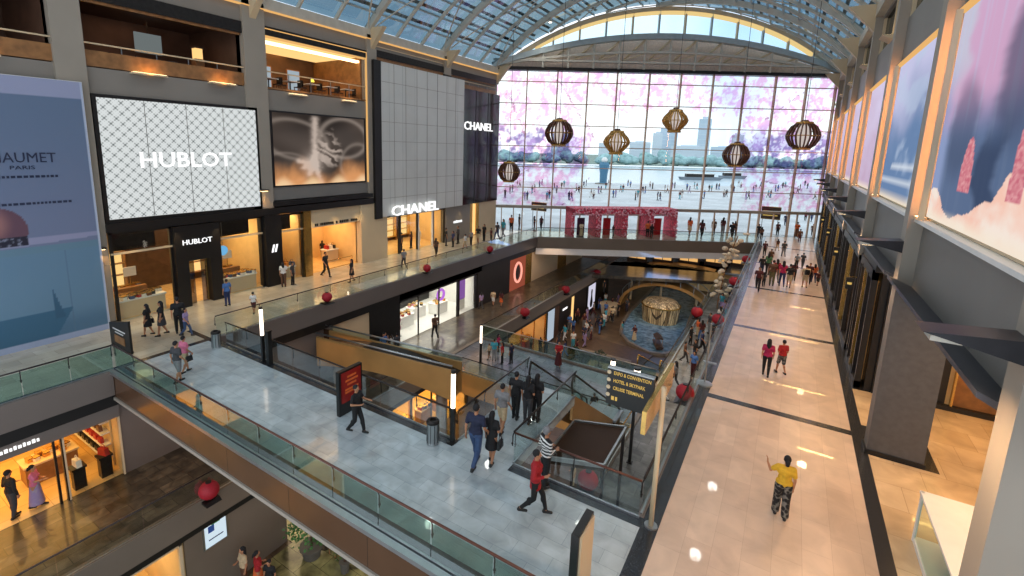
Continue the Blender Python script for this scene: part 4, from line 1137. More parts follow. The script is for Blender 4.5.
# fashion shop
room(-33, -28.4, 28.9, 37.0, 0, 3.45, 'shopwall', 'shopfloor', back='darkwood')
for ya, yb, n_ in ((28.9, 30.6, 'leftmost'), (30.6, 33.0, 'second'), (33.0, 35.2, 'third'), (35.2, 37.0, 'rightmost')):
    facade_frame(-28.05, ya, yb, 0, 3.45, '%s tall window of the fashion shop under the white lettering' % n_, mat='dark' if n_ != 'third' else 'white', t=.14)
area((-30.4, 33, 3.35), (-30.4, 33, 0), 3.5, 7, 380, (255,220,170))
for i, y in enumerate((30, 32.2, 34.2, 36.2)):
    t = thing('wall_shelf_unit', 'gold backlit shelf unit in the fashion shop, %s of four' % ('first', 'second', 'third', 'fourth')[i], 'shelf', (-32.7, y, 0))
    MB().box(-32.9, -32.5, y-.8, y-.74, .02, 3.0).box(-32.9, -32.5, y+.74, y+.8, .02, 3.0).build('side_panel', M['gold'], t)
    for z in (.4, 1.0, 1.6, 2.2, 2.9): MB().box(-32.9, -32.5, y-.74, y+.74, z, z+.04).build('shelf', M['gold'], t)
    MB().box(-32.9, -32.87, y-.7, y+.7, .4, 2.9).build('light_panel', M['warm_soft'], t)
def mannequin(loc, mat, label, group=None, rz=0):
    t = thing('mannequin', label, 'mannequin', loc, rz, group)
    MB().lathe([(.18, .5), (.2, .6), (.12, .95), (.17, 1.2), (.19, 1.38), (.06, 1.46), (.05, 1.52)], 12, sy=.6).build('dress', M[mat], t, local=True)
    MB().ball((0, 0, 1.62), .075, .09, .11).ring([(-.19, 0, 1.36), (-.24, .02, 1.1), (-.2, .08, .85)], .035, 8).ring([(.19, 0, 1.36), (.24, .02, 1.1), (.2, .08, .85)], .035, 8).ring([(-.07, 0, .55), (-.07, 0, .05)], .05, 8).ring([(.07, 0, .55), (.07, 0, .05)], .05, 8).build('body', M['white'], t, local=True, smooth=True)
    MB().lathe([(.2, 0), (.2, .03)], 14).build('base_plate', M['silver'], t, local=True)
    return t
for y, mt, lab in ((29.7, 'black_product', 'black dressed mannequin in the leftmost fashion shop window'), (34.2, 'white_product', 'white dressed mannequin in the third fashion shop window'), (36.2, 'amber_product', 'amber dressed mannequin in the rightmost fashion shop window')):
    mannequin((-28.9, y, .012), mt, lab, rz=-PI/2)
sbox('wall_left', 'wall', -28.5, -27.9, 37.0, 41.2, 0, 3.5)
g = thing('shop_sign', 'small white lit word on the grey wall right of the fashion shop', 'sign', (-27.89, 39, 1.9)); glyph_bars(-27.9, 38.3, 39.8, 1.78, 2.05, g, 'letter', 8); MB().box(-27.9, -27.88, 38.3, 39.9, 1.68, 1.72).build('rail', M['silver'], g)
for y, mt in ((41.9, 'gold'), (43.1, 'gold')):
    pass
sbox('wall_left', 'gold', -28.5, -28.0, 41.2, 41.8, 0, 3.5); sbox('wall_left', 'warm_soft', -28.5, -28.1, 41.8, 42.5, .1, 3.4); sbox('wall_left', 'gold', -28.5, -28.0, 42.5, 43.0, 0, 3.5)
sbox('wall_left', 'cream', -28.5, -27.95, 43.0, 46.5, 0, 3.5)

# ------------------------------------------------------------------ right wall
YC = [9.4, 18.6, 27.9, 37.1, 46.3, 55.5, 64.9]
XR = 3.3
sbox('wall_right', 'wall2', XR, XR+.3, 0, 66.6, 5.45, 7.5)
sbox('wall_right', 'wall2', XR, XR+.3, 0, 66.6, 13.2, 15.0)
sbox('wall_right', 'wall2', XR, XR+.3, 0, 66.6, 17.0, 17.6)
sbox('wall_right', 'dark', XR+.2, XR+.5, 0, 66.6, 7.5, 13.2)
sbox('trim_40', 'white', XR-.22, XR+.05, 0, 66.6, 7.42, 7.52)
ordn = ('nearest', 'second', 'third', 'fourth', 'fifth', 'sixth', 'seventh', 'farthest')
for i, y in enumerate(YC):
    t = thing('column', '%s tall column of the right wall, counted from the camera, %s' % (ordn[i], ('beige lit and cut by the frame', 'with its broad grey foot on a black plinth')[i] if i < 2 else 'rising beside the shop facade'), 'column', (3.6, y, 0))
    if i < 2: MB().box(2.95, 4.32, y-.3, y+.32, 0, 5.5).build('foot', pbr('shaded_grey_column', (84,84,86), .5) if i else M['column'], t)  # second foot darker: shade on its near face put into the paint
    MB().box(2.95, XR+.2, y-.3, y+.32, 5.5 if i < 2 else 4.8, 17.5).build('shaft', M['column'], t)
    MB().box(2.9, 4.37, y-.35, y+.37, 0, .12).build('base', M['dark'], t) if i < 2 else None
    # blade canopy with its lamp
    b = thing('blade_canopy', '%s dark pointed blade canopy reaching out from the right wall' % ordn[i], 'canopy', (2.9, y, 6.5), 0, None)
    yy = y+.0
    MB().prism([(1.85, 6.72), (3.32, 6.85), (3.32, 6.38)], 'y', yy-.28, yy+.28).build('blade', pbr('dark_blade_metal', (44,44,48), .3, .3), b)
    MB().box(1.95, 2.3, yy-.25, yy+.25, 6.60, 6.68).build('lamp_housing', M['steel'], b)
    MB().box(2.0, 2.25, yy-.2, yy+.2, 6.59, 6.602).build('lit_diffuser', M['warm_light'], b)
    if i < 6:
        spot((2.1, yy, 6.5), (1.0, yy-.5, 0), 900 if i < 4 else 600, (255,206,156), 2.4, .9, .2)
    # orange uplight on the column cheek
    if i < 7:
        u_ = thing('uplight', '%s small uplight on the ledge beside a right wall column' % ordn[i], 'lamp', (3.1, y-.55, 7.52))
        MB().box(3.02, 3.25, y-.8, y-.4, 7.522, 7.6).build('housing', M['cream'], u_); MB().box(3.05, 3.22, y-.75, y-.45, 7.6, 7.61).build('lit_top', M['warm_light'], u_)
        area((3.1, y-.95, 10.4), (3.1, y, 10.4), .14, 5.2, 80, (255,160,70))
        MB().box(3.03, 3.17, y-.99, y-.96, 7.55, 13.0).build('strip_housing', M['cream'], u_)
        if i < 2: spot((1.9, y, 6.5), (2.95, y, 1.2), 260, (255,206,150), 1.3, .8, .2)
        l_ = thing('wall_light', '%s small cream wedge lamp below an upper right window' % ordn[i], 'lamp', (3.1, y+4, 15.0)); MB().prism([(XR, 14.9), (XR-.45, 15.15), (XR, 15.15)], 'y', y+3.6, y+4.8).build('wedge', M['cream'], l_); MB().box(XR-.4, XR-.05, y+3.65, y+4.75, 15.152, 15.16).build('lit_top', M['warm_light'], l_)
    # slate canopy strip between the blades
    y1 = YC[i+1]-.33 if i+1 < len(YC) else 66.5
    MB_ = MB().prism([(2.7, 5.78), (XR, 5.5), (XR, 5.35), (2.7, 5.68)], 'y', y+.33, y1)
    struct('trim_%d' % (41+i), MB_, 'slate')
    # upper windows
    o = thing('upper_window', '%s upper storey window of the right wall' % ordn[i], 'window', (XR, y+4.6, 15))
    MB().box(XR+.15, XR+.2, y+.4, y1, 15, 17).build('pane', M['dark_glass'], o); MB().box(XR+.02, XR+.15, y+.4, y+.6, 15, 17).box(XR+.02, XR+.15, y1-.2, y1, 15, 17).box(XR+.02, XR+.15, (y+y1)/2-.06, (y+y1)/2+.06, 15, 17).build('frame', M['cream'], o)
sbox('wall_right', 'brownwall', XR+2.4, XR+2.6, 0, 66.6, 14.8, 17.2)

def rocks(u, v):
    # u: 0 far end .. 1 near end ; v up
    sky_ = mixc((.20, .28, .50), (.50, .56, .82), sst(.45, 1, v)*.7+.3*sst(.6, 0, u))
    c = mixc(sky_, (.72, .42, .62), sst(.42, .22, abs(u-.30-.1*v+.05*fb(u*6, v*6)))*sst(.35, .6, v)*.9)
    c = mixc(c, (.62, .60, .74), sst(.20, .10, u+.05*fb(u*4, v*9))*sst(.5, .8, v))
    if u > .52+.25*(1-v)+.05*fb(u*5, v*5, 3) and v > .55: c = mixc((.06, .08, .16), (.13, .15, .28), fb(u*7, v*7, 2)+.3)
    c = mixc(c, (.55, .64, .85), .25*sst(.1, .5, fb(u*22, v*1.5, 5)))
    c = mixc(c, (.10, .15, .26), sst(.6, .3, v)*sst(.05, .15, u)*.85)
    c = mixc(c, (.07, .09, .16), sst(.16, .08, math.hypot((u-.62-.05*fb(v*5, 2))/1.2, (v-.62)*.45))*.75)
    c = mixc(c, (.07, .09, .16), sst(.14, .07, math.hypot((u-.22-.05*fb(v*5, 6))/1.2, (v-.42)*.5))*.55)
    c = mixc(c, (.04, .06, .12), sst(.11, .05, abs(u-.5-.06*fb(v*6, 1)))*sst(.48, .3, v)*.8)
    c = mixc(c, (.04, .06, .12), sst(.09, .03, abs(u-.82-.06*fb(v*6, 3)))*sst(.62, .3, v)*.8)
    # sand and flower mounds
    sand = .09+.05*math.sin(u*11+1.5)+.03*fb(u*7, 1.1)+.13*sst(.56, .66, u)
    if v < sand: c = mixc((1., .62, .50), (1, .86, .76), fb(u*9, v*9)+.4)
    for (cx, r, h) in ((.34, .055, .36), (.70, .04, .42), (.86, .06, .44)):
        if abs(u-cx) < r*math.sqrt(max(0, 1-(max(0, v-.16)/(h-.14))**2)) and v > .16: c = mixc((.62, .16, .22), (.85, .40, .42), fb(u*60, v*60, 2)*.9+.4)
    c = mixc(c, (1, .88, .72), sst(.07, 0, v)*.9)  # ledge lamp glow painted along the foot of the print
    return c
def blueposter(u, v):
    c = mixc((.16, .26, .46), (.62, .62, .86), sst(.35, .95, v+.2*fb(u*2, v*2)))
    c = mixc(c, (.55, .66, .84), .5*sst(.0, .4, fb(u*3, v*5, 8)))
    if .12 < v < .16 or .22 < v < .24 and .2 < u < .8: c = mixc(c, (.9, .95, 1), .6)
    c = mixc(c, (1, .85, .66), sst(.06, .0, v))  # warm lamp glow at the foot, painted into the print
    return c
def lilac(u, v):
    c = mixc((.62, .45, .62), (.74, .66, .88), v+.3*fb(u*3, v*4, 3)); return mixc(c, (1, .85, .7), sst(.06, 0, v))  # foot brightened to imitate light from the ledge
for i in range(6):
    y0 = YC[i]+.45; y1 = YC[i+1]-.85
    nm = ['very large poster of pink mounds on sand under blue, nearest on the right wall', 'large blue and lilac poster, second on the right wall', 'pink lilac poster, third on the right wall', 'lilac poster, fourth on the right wall', 'lilac poster, fifth on the right wall', 'lilac poster, sixth on the right wall', 'lilac poster, farthest on the right wall'][i]
    t = thing('wall_poster', nm, 'poster', (XR+.1, (y0+y1)/2, 7.55))
    MB().box(XR+.02, XR+.2, y0-.3, y1+.5, 7.53, 13.2).build('frame', M['cream'], t)
    fn = rocks if i == 0 else blueposter if i == 1 else lilac
    n_ = 130 if i == 0 else 30
    screen('poster_surface', lambda u, v: V((XR, y1+.45+(y0-.25-y1-.45)*u, 7.6+5.55*v)), n_, n_, fn, vcol('right_posters', 1.2), t)
    MB().box(XR-.12, XR, y0-.2, y1+.4, 13.0, 13.12).build('light_strip', M['orange_led'], t)
# ground floor of the right side : shopfront along the walkway beyond the second column
for i in range(2, 7):
    ya = 23.6 if i == 2 else YC[i-1]+.35; yb = YC[i]-.35
    t = thing('shop_window', 'dark framed gold lit shop window along the right walkway, %s from the camera' % ordn[i-2], 'window', (3.15, (ya+yb)/2, 0))
    mb = MB().box(3.05, 3.25, ya, ya+.16, 0, 4.9).box(3.05, 3.25, yb-.16, yb, 0, 4.9).box(3.05, 3.25, ya, yb, 4.5, 4.9).box(3.05, 3.25, ya, yb, 0, .28)
    mb.build('frame', M['dark'], t)
    n_ = 4
    for k in range(1, n_): y = ya+(yb-ya)*k/n_; MB().box(3.02, 3.2, y-.05, y+.05, .2, 4.6).build('frame_bar', M['darkmetal'] if k % 2 else M['gold'], t)
    MB().box(3.3, 3.34, ya+.2, yb-.2, .3, 4.4).build('gold_screen', MATS.get('self_glowing_gold_tiles') or glow('self_glowing_gold_tiles', (232,176,84), (120,80,34), (24,16,10), .5, .9, .3, .05, 1.2, 2.0), t)  # gold tiles glow on their own to brighten the window
    g = MB(); g.quad((3.18, ya, .28), (3.18, yb, .28), (3.18, yb, 4.5), (3.18, ya, 4.5)); g.build('pane', M['dark_glass'], t)
    area((3.24, (ya+yb)/2, 4.4), (3.3, (ya+yb)/2, 1), .1, (yb-ya)*.8, 150, (255,200,120))
    if i > 2: 
        t = thing('projecting_sign', 'small glowing gold sign on the shop facade, %s along the right walkway' % ordn[i-3], 'sign', (2.9, ya, 3.4)); MB().ring([(3.1, ya, 3.6), (2.8, ya, 3.6)], .02, 6).build('arm', M['gold'], t); MB().box(2.7, 3.0, ya-.04, ya+.04, 3.0, 3.55).build('panel', M['dark'], t); MB().lathe([(.1, -.05), (.1, .05)], 12, (2.85, ya, 3.28)).build('emblem', M['gold_letter'], t)
sbox('wall_right', 'dark', 3.36, 3.6, 23.5, 66.6, 0, 5.4)
sbox('wall_right', 'dark', 3.1, 3.35, 23.4, 66.6, 4.85, 5.45)
# shop front facing the camera behind the column
sbox('wall_back', 'dark', 3.6, 3.9, 23.35, 23.5, 0, 5.45)
t = thing('shop_window', 'amber lit shop front with dark panels behind the broad grey column', 'window', (6.5, 23.4, 0))
mb = MB().box(3.9, 10, 23.3, 23.5, 0, .18).box(3.9, 10, 23.3, 23.5, 4.6, 5.0)
mb.build('frame', M['dark'], t)
for x, wd in ((3.95, .1), (4.9, .06), (5.9, .06), (7.2, .06), (8.4, .06), (9.6, .1)): MB().box(x-wd/2, x+wd/2, 23.32, 23.5, .18, 4.6).build('frame_bar', M['gold'], t)
for x0, x1, mt in ((4.0, 4.88, emit('amber_backlit_panel', (226,160,56), .55) and 'amber_backlit_panel'), (4.92, 5.75, 'dark'), (5.93, 7.17, 'wood'), (7.23, 8.37, 'amber_backlit_panel'), (8.43, 9.5, 'wood')): MB().box(x0, x1, 23.5, 23.56, .18, 4.6).build('lit_panel', M.get(mt) or MATS[mt], t)
MB().lathe([(.05, .0), (.35, .02), (.4, .12), (.1, .16)], 18, (5.6, 23.05, 3.0)).build('emblem_disc', M['gold_letter'], t)
area((6.3, 22.9, 4.6), (6.4, 23.4, 1), 4.4, .3, 160, (255,200,120))
sbox('wall_back', 'shopwall', 3.6, 10, 23.6, 23.8, 0, 5.4)
sbox('wall_right', 'shopwall', 9.9, 10.1, 3, 23.6, 0, 5.4)
sbox('ceiling', 'cream', 3.45, 10, 9.8, 23.4, 5.3, 5.4)
area((6.6, 16, 5.25), (6.6, 16, 0), 4, 10, 500, (255,206,150))
spot((4.9, 14, 5.2), (4.9, 14, 0), 120, (255,210,150), .8)
# glass display case in the foreground
t = thing('display_case', 'white framed glass display case standing at the bottom right beside the near column', 'display case', (4.2, 12.5, 0))
x0, x1, y0, y1, zt = 3.5, 4.9, 10.4, 14.45, 1.34
for x in (x0, x1):
    for y in (y0, y1): MB().box(x-.03, x+.03, y-.03, y+.03, 0.005, zt).build('corner_post', M['white'], t)
MB().box(x0-.05, x1+.05, y0-.05, y1+.05, zt-.06, zt).build('top_panel', M['white'], t)
MB().box(x0-.02, x1+.02, y0-.02, y1+.02, .005, .12).build('plinth', M['white'], t)
g = MB(); g.quad((x0, y0, .1), (x0, y1, .1), (x0, y1, zt-.06), (x0, y0, zt-.06)); g.build('glass_side', M['green_glass'], t)
g = MB(); g.quad((x1, y0, .1), (x1, y1, .1), (x1, y1, zt-.06), (x1, y0, zt-.06)); g.build('glass_side', M['green_glass'], t)
MB().box(x0+.5, x0+.56, y0+.1, y1-.1, .12, zt-.1).build('inner_back', M['fascia2'], t)

# ------------------------------------------------------------------ middle level shops, left
XS = -22.45
sbox('wall_left', 'fascia2', XS-.2, XS+.02, -2, 7.35, -1.85, -1.5)
t = thing('shop_sign_band', 'dark grey sign band with lit lettering above the amber shop', 'sign', (XS, 4, -2.2)); MB().prism([(-2, -1.9), (7.35, -1.9), (7.35, -1.5), (-2, -1.5)], 'x', XS, XS+.12).box(XS-.05, XS+.1, -2, 7.35, -2.1, -1.6).build('band', M['fascia'], t)
glyph_bars(XS+.13, 3.4, 4.75, -1.84, -1.7, t, 'letter', 4)
room(-28.5, XS-.1, 0.5, 7.35, Z0, -2.05, 'shopwall', 'shopfloor')
facade_frame(XS, .5, 5.45, Z0, -2.05, 'open glass front of the amber shop, left part with the visitors', (5.2,), mat='darkmetal', t=.05, glass=False)
facade_frame(XS, 5.45, 7.35, Z0, -2.05, 'display glass of the amber shop, right part', mat='cream', t=.06)
area((-25.4, 4.0, -2.2), (-25.4, 4, Z0), 4, 5, 330, (255,196,104))
display((-25.0, 5.6, Z0+.012), .9, 1.8, .9, 'long amber display counter in the lower left shop', 'wood', 'cream'); scatter(boxprod, -25.2, -24.8, 4.9, 6.3, Z0+.912, 8, 'COLOR box on the long amber counter of the lower left shop', 'COLOR boxes on the long amber counter', 1.2, ['amber_product', 'white_product', 'brown_product'])
for y, l in ((5.95, 'left'), (6.85, 'right')):
    t = display((-23.0, y, Z0+.012), .45, .5, .95, 'dark display pedestal at the amber shop glass, %s of two' % l, 'darkmetal', 'darkmetal')
    bag((-23.0, y, Z0+.962), 'white_product' if l == 'left' else 'red_product', '%s handbag on the %s dark pedestal' % ('white' if l == 'left' else 'red', l), 'pedestal bags ' + l, 1.5)
t = thing('wall_shelf_unit', 'stepped amber shelf unit with rows of bags in the lower left shop', 'shelf', (-25.5, 7.1, Z0))
MB().box(-27.6, -23.4, 7.28, 7.34, Z0+.012, -2.3).build('back_panel', M['shopwall'], t)
for z in (.5, 1.05, 1.6, 2.1): MB().box(-27.6, -23.4, 6.95, 7.28, Z0+z, Z0+z+.05).build('shelf', M['white'], t)
for j, z in enumerate((.55, 1.1, 1.65)):
    b = None
    for k in range(8):
        mt = ('black_product', 'red_product', 'brown_product')[j]
        if b is None: b = bag((-27.2, 7.06, Z0+z), mt, '%s handbag in a row on the amber shelf unit' % mt.split('_')[0], '%s bags on the amber shelf' % mt.split('_')[0], 1.1)
        else: c = copy_tree(b); c.location = (-27.2+k*.48, 7.06, Z0+z); c.rotation_euler.z = 0
sbox('wall_left', 'fascia', XS-.3, XS, 7.35, 18.5, Z0, -1.0)
sbox('wall_left', 'cream', XS-.3, XS, 18.5, 21.5, Z0, -1.5)
sbox('wall_left', 'dark', XS-.3, XS+.1, 21.5, 24.3, Z0, -1.0)
room(-28, XS-.1, 24.3, 34.4, Z0, -1.6, 'white', 'white')
facade_frame(XS, 24.3, 31.6, Z0, -1.6, 'bright white shop front one level down, left part', (26.5, 29.0), mat='dark', t=.14)
facade_frame(XS, 31.6, 34.4, Z0, -1.6, 'bright white shop front one level down, narrow right part', mat='dark', t=.16)
sbox('trim_60', 'dark', XS-.3, XS+.15, 24.3, 35, -1.6, -1.0)
area((-25, 29.3, -1.75), (-25, 29.3, Z0), 4, 9, 520, (255,244,230))
for i, (x, y, mt) in enumerate(((-24.6, 27.2, 'red_product'), (-25.2, 29.4, 'pink_product'), (-24.4, 31.4, 'amber_product'))):
    display((x, y, Z0+.012), 1.0, 1.6, .95, ('left', 'middle', 'right')[i]+' white display counter in the bright white shop', 'white', 'white')
    scatter(boxprod, x-.4, x+.4, y-.7, y+.7, Z0+.962, 10, 'COLOR box on the %s counter of the white shop' % ('left', 'middle', 'right')[i], 'COLOR boxes on the %s white shop counter' % ('left', 'middle', 'right')[i], 1.2, [mt, 'white_product', 'red_product', 'black_product'])
t = thing('hanging_ring_sign', 'round violet ring sign hanging in the bright white shop', 'sign', (-23.2, 30.2, -2.6)); 
ringp = [(-23.2, 30.2+.42*math.cos(a*PI/8), -2.7+.42*math.sin(a*PI/8)) for a in range(17)]
MB().ring(ringp, .11, 8, False).build('ring', emit('violet_ring_light', (190,110,220), 1.5), t); MB().ring([(-23.2,30.2,-2.25), (-23.2,30.2,-1.6)], .015, 6).build('hanger', M['silver'], t)
t = thing('wall_shelf_unit', 'dark shelf unit on the back wall of the bright white shop', 'shelf', (-27.8, 30, Z0)); MB().box(-27.9, -27.5, 26, 34, Z0+.012, Z0+.9).build('base_cabinet', M['dark'], t)
for z in (1.3, 1.9, 2.5): MB().box(-27.9, -27.6, 26, 34, Z0+z, Z0+z+.06).build('shelf', M['white'], t)
t = thing('violet_panel', 'small violet lit panel in the narrow right part of the white shop', 'panel', (-23.1, 33.2, -3)); MB().box(-23.2, -23.12, 32.7, 33.6, -3.8, -2.0).build('panel', emit('violet_panel_light', (170,110,200), .8), t); MB().box(-23.22, -23.18, 32.65, 33.65, Z0+.012, -2.0).build('stand', M['white'], t)
mannequin((-23.4, 25.4, Z0+.012), 'pink_product', 'pink dressed mannequin in the bright white shop window', rz=-PI/2)
sbox('wall_left', 'dark', XS-.3, XS+.1, 34.4, 40.2, Z0, -1.0)
t = thing('wall_poster', 'salmon poster with a glowing oval frame on the wall one level down', 'poster', (XS, 42, Z0)); MB().box(XS-.2, XS+.05, 40.2, 43.6, Z0, -1.5).build('panel', emit('salmon_screen', (214,110,84), .55), t)
ringp = [(XS+.1, 41.9+.75*math.cos(a*PI/10), -3.1+1.0*math.sin(a*PI/10)) for a in range(21)]
MB().ring(ringp, .12, 8, False).build('oval_frame', emit('oval_pink_light', (255,170,150), 1.5), t)
m1 = MB(); m1.poly([(XS+.06, 41.9+.5*math.cos(a*PI/10), -3.1+.75*math.sin(a*PI/10)) for a in range(20)]); m1.build('oval_centre', M['dark'], t)
sbox('wall_left', 'gold', XS-.3, XS+.05, 43.6, 45.0, Z0, -1.4)
sbox('wall_left', 'cream', XS-.3, XS, 45.0, 52.0, Z0, -.8)
sbox('wall_left', 'gold', XS-.3, XS+.05, 52.0, 54.5, Z0, -.8)
sbox('wall_left', 'cream', XS-.3, XS, 54.5, 60.0, Z0, -.8)
sbox('wall_left', 'cream', -32, XS-.3, 59.8, 60.0, Z0, -.8)
area((-20.3, 12, -1.75), (-20.3, 12, Z0), 2.5, 16, 120, (255,190,130))
area((-20.3, 38, -1.2), (-20.3, 38, Z0), 2.5, 18, 300, (255,206,160))
# ------------------------------------------------------------------ bottom level shops under the left corridor
XB = -18.6
sbox('wall_left', 'fascia2', XB-.25, XB, 7.7, 12.2, ZB, Z0-1.4)
t = thing('info_screen', 'small bright white screen on the wall at the bottom left', 'screen', (XB+.03, 8.9, -6.7))
MB().box(XB, XB+.06, 8.4, 9.4, -7.4, -6.05).build('frame', M['silver'], t); MB().box(XB+.06, XB+.07, 8.46, 9.34, -7.34, -6.1).build('lit_surface', emit('info_screen_light', (210,228,240), 1.3), t)
MB().box(XB+.07, XB+.075, 8.6, 8.85, -6.7, -6.4).build('printed_mark', pbr('blue_mark', (50,90,170), .5), t); MB().box(XB+.07, XB+.075, 8.75, 9.1, -6.4, -6.25).build('printed_mark', pbr('green_mark', (80,160,90), .5), t)
MB().box(XB+.07, XB+.075, 8.6, 9.2, -7.05, -7.0).build('small_print', M['letter_dark'], t)
room(-23.5, XB-.1, -1, 7.6, ZB, -6.35, 'shopwall', 'shopfloor')
facade_frame(XB, -1, 7.6, ZB, -6.35, 'bright shop front at the very bottom left of the lowest level', (3.2, 5.4), mat='cream', t=.12)
sbox('trim_61', 'dark', XB-.3, XB+.05, -2, 7.7, -6.4, -6.2)
area((-21, 5, -6.5), (-21, 5, ZB), 3, 4.5, 300, (255,214,160))
for k in range(3):
    y = 3.0+k*1.5; display((-20.4, y, ZB+.012), .7, 1.1, 1.0, '%s red trimmed counter in the bottom left shop' % ('left', 'middle', 'right')[k], 'redsign', 'white'); scatter(boxprod, -20.6, -20.2, y-.45, y+.45, ZB+1.012, 5, 'COLOR box on the %s counter of the bottom left shop' % ('left', 'middle', 'right')[k], 'COLOR boxes, %s bottom left counter' % ('left', 'middle', 'right')[k], 1.4)
    t = thing('wall_shelf_unit', 'dark shelf unit on the back wall of the bottom left shop, %s' % ('left', 'middle', 'right')[k], 'shelf', (-23.2, y, ZB)); MB().box(-23.4, -23.0, y-.6, y-.55, ZB+.012, ZB+2.8).box(-23.4, -23.0, y+.55, y+.6, ZB+.012, ZB+2.8).build('side_panel', M['wood'], t)
    for z in (.6, 1.2, 1.8, 2.4): MB().box(-23.4, -23.0, y-.55, y+.55, ZB+z, ZB+z+.05).build('shelf', M['wood'], t)
sbox('wall_left', 'cream', XB-.3, XB, 18.9, 19.4, ZB, Z0-1.0)
room(-23.5, XB-.1, 19.4, 27.6, ZB, -6.3, 'shopwall', 'shopfloor')
facade_frame(XB, 19.4, 21.2, ZB, -6.3, 'amber shop window on the lowest level, narrow left part', mat='gold')
facade_frame(XB, 21.2, 27.6, ZB, -6.3, 'amber shop window on the lowest level behind the second lamp', (23.3, 25.4), mat='dark')
area((-21, 23.5, -6.5), (-21, 23.5, ZB), 3, 7, 700, (255,204,120))
for k in range(4):
    y = 20.3+k*1.9; display((-20.0, y, ZB+.012), .7, 1.2, 1.0, '%s amber counter in the lowest level shop' % ('first', 'second', 'third', 'fourth')[k], 'wood', 'cream'); scatter(boxprod, -20.2, -19.8, y-.45, y+.45, ZB+1.012, 6, 'COLOR box on the %s lowest level counter' % ('first', 'second', 'third', 'fourth')[k], 'COLOR boxes, %s lowest counter' % ('first', 'second', 'third', 'fourth')[k], 1.5)
    t = thing('wall_shelf_unit', 'amber shelf unit in the lowest level shop, %s' % ('first', 'second', 'third', 'fourth')[k], 'shelf', (-23.2, y, ZB)); MB().box(-23.4, -23.0, y-.7, y-.64, ZB+.012, ZB+2.9).box(-23.4, -23.0, y+.64, y+.7, ZB+.012, ZB+2.9).build('side_panel', M['wood'], t)
    for z in (.6, 1.2, 1.8, 2.4): MB().box(-23.4, -23.0, y-.64, y+.64, ZB+z, ZB+z+.05).build('shelf', M['wood'], t)
sbox('wall_left', 'fascia2', XB-.3, XB, 27.6, 33.5, ZB, Z0-1.0)
room(-22.5, XB-.1, 33.5, 41.0, ZB, -6.2, 'shopwall', 'shopfloor', back='darkwood')
facade_frame(XB, 33.5, 41.0, ZB, -6.2, 'orange lit shop window beneath the left corridor', (36, 38.5), mat='gold')
area((-20.6, 37.2, -6.4), (-20.6, 37.2, ZB), 3, 6, 260, (255,200,150))
area((-15.5, 46, -5.2), (-15.5, 46, ZB), 3, 14, 240, (255,214,160))
area((-21.5, 15.5, -6.4), (-21.5, 15.5, ZB), 4, 5, 260, (255,226,180))  # lamp added without a fixture to brighten the green marble
for k in range(3): y = 34.6+k*2.3; display((-19.8, y, ZB+.012), .7, 1.4, 1.1, '%s counter of the orange lit shop' % ('left', 'middle', 'right')[k], 'redsign', 'amber_product'); scatter(boxprod, -20, -19.6, y-.5, y+.5, ZB+1.112, 5, 'COLOR box on the %s counter of the orange lit shop' % ('left', 'middle', 'right')[k], 'COLOR boxes, %s orange shop counter' % ('left', 'middle', 'right')[k], 1.8)
t = thing('wall_screen', 'white lit advertising panel right of the orange lit shop', 'screen', (XB, 42.1, ZB)); MB().box(XB-.2, XB+.05, 41.2, 43.0, ZB, -6.0).build('frame', M['dark'], t); MB().box(XB+.05, XB+.07, 41.35, 42.85, ZB+.3, -6.2).build('lit_surface', emit('pale_blue_screen', (190,205,220), 1.0), t)
sbox('wall_left', 'darkwood', XB-.3, XB, 43.0, 44.2, ZB, Z0-1.0)
t = thing('black_shop_facade', 'black shop facade with a short white word right of the white panel', 'shop front', (XB, 45.7, ZB)); MB().box(XB-.3, XB+.02, 44.2, 47.4, ZB, Z0-1.0).build('panel', M['dark'], t); MB().box(XB+.03, XB+.05, 45.0, 46.2, -7.3, -7.1).build('lettering', M['letter'], t); MB().box(XB-.3, XB+.05, 47.4, 48.0, ZB, Z0-1.2).build('lit_edge', M['warm_soft'], t)  # plain black front of a shop, built without a room behind
sbox('wall_left', 'dark', XB-.3, XB, 48.0, 52.0, ZB, Z0-1.0)
t = thing('wall_screen', 'tall white advertising screen with a dark figure beneath the left corridor', 'screen', (XB, 53.3, ZB)); MB().box(XB-.3, XB+.1, 52.0, 55.0, ZB, Z0-1.0).build('frame', M['dark'], t); MB().box(XB+.1, XB+.12, 52.3, 54.6, ZB+.5, Z0-1.3).build('lit_surface', emit('pale_lilac_screen', (216,214,232), 1.2), t)
MB().lathe([(.3, 0), (.5, .5), (.25, 1.3), (.2, 1.6), (.28, 1.9), (.12, 2.2)], 10, (XB+.12, 53.4, ZB+.7), .1).build('printed_figure', M['dark'], t)
sbox('wall_left', 'dark', XB-.3, XB, 55, 60, ZB, Z0-1.0)
# far background shops below the plaza
room(-18, 2.4, 72, 78, ZB, -5.4, 'shopwall', 'shopfloor')
for k in range(6):
    t = thing('far_shop_front', 'small warm lit shop front under the far plaza, %s from the left' % ('first', 'second', 'third', 'fourth', 'fifth', 'sixth')[k], 'shop front', (-16+k*3.1, 64, Z0))
    p = V((-17+k*2.9, 62.0+k*1.3, Z0)); MB().box(p.x, p.x+2.5, p.y, p.y+.2, Z0, Z0+3.3).build('surround', M['darkwood'], t); MB().box(p.x+.2, p.x+2.3, p.y-.03, p.y, Z0+.5, Z0+2.8).build('lit_window', emit('far_window_light', (255,196,120), 1.1), t)
    MB().box(p.x+1.2, p.x+1.28, p.y-.06, p.y-.03, Z0+.5, Z0+2.8).build('frame_bar', M['dark'], t)
slab('floor', [(-18.3, 58), (2.6, 66), (2.6, 76), (-18.3, 68)], Z0, 'link_floor')
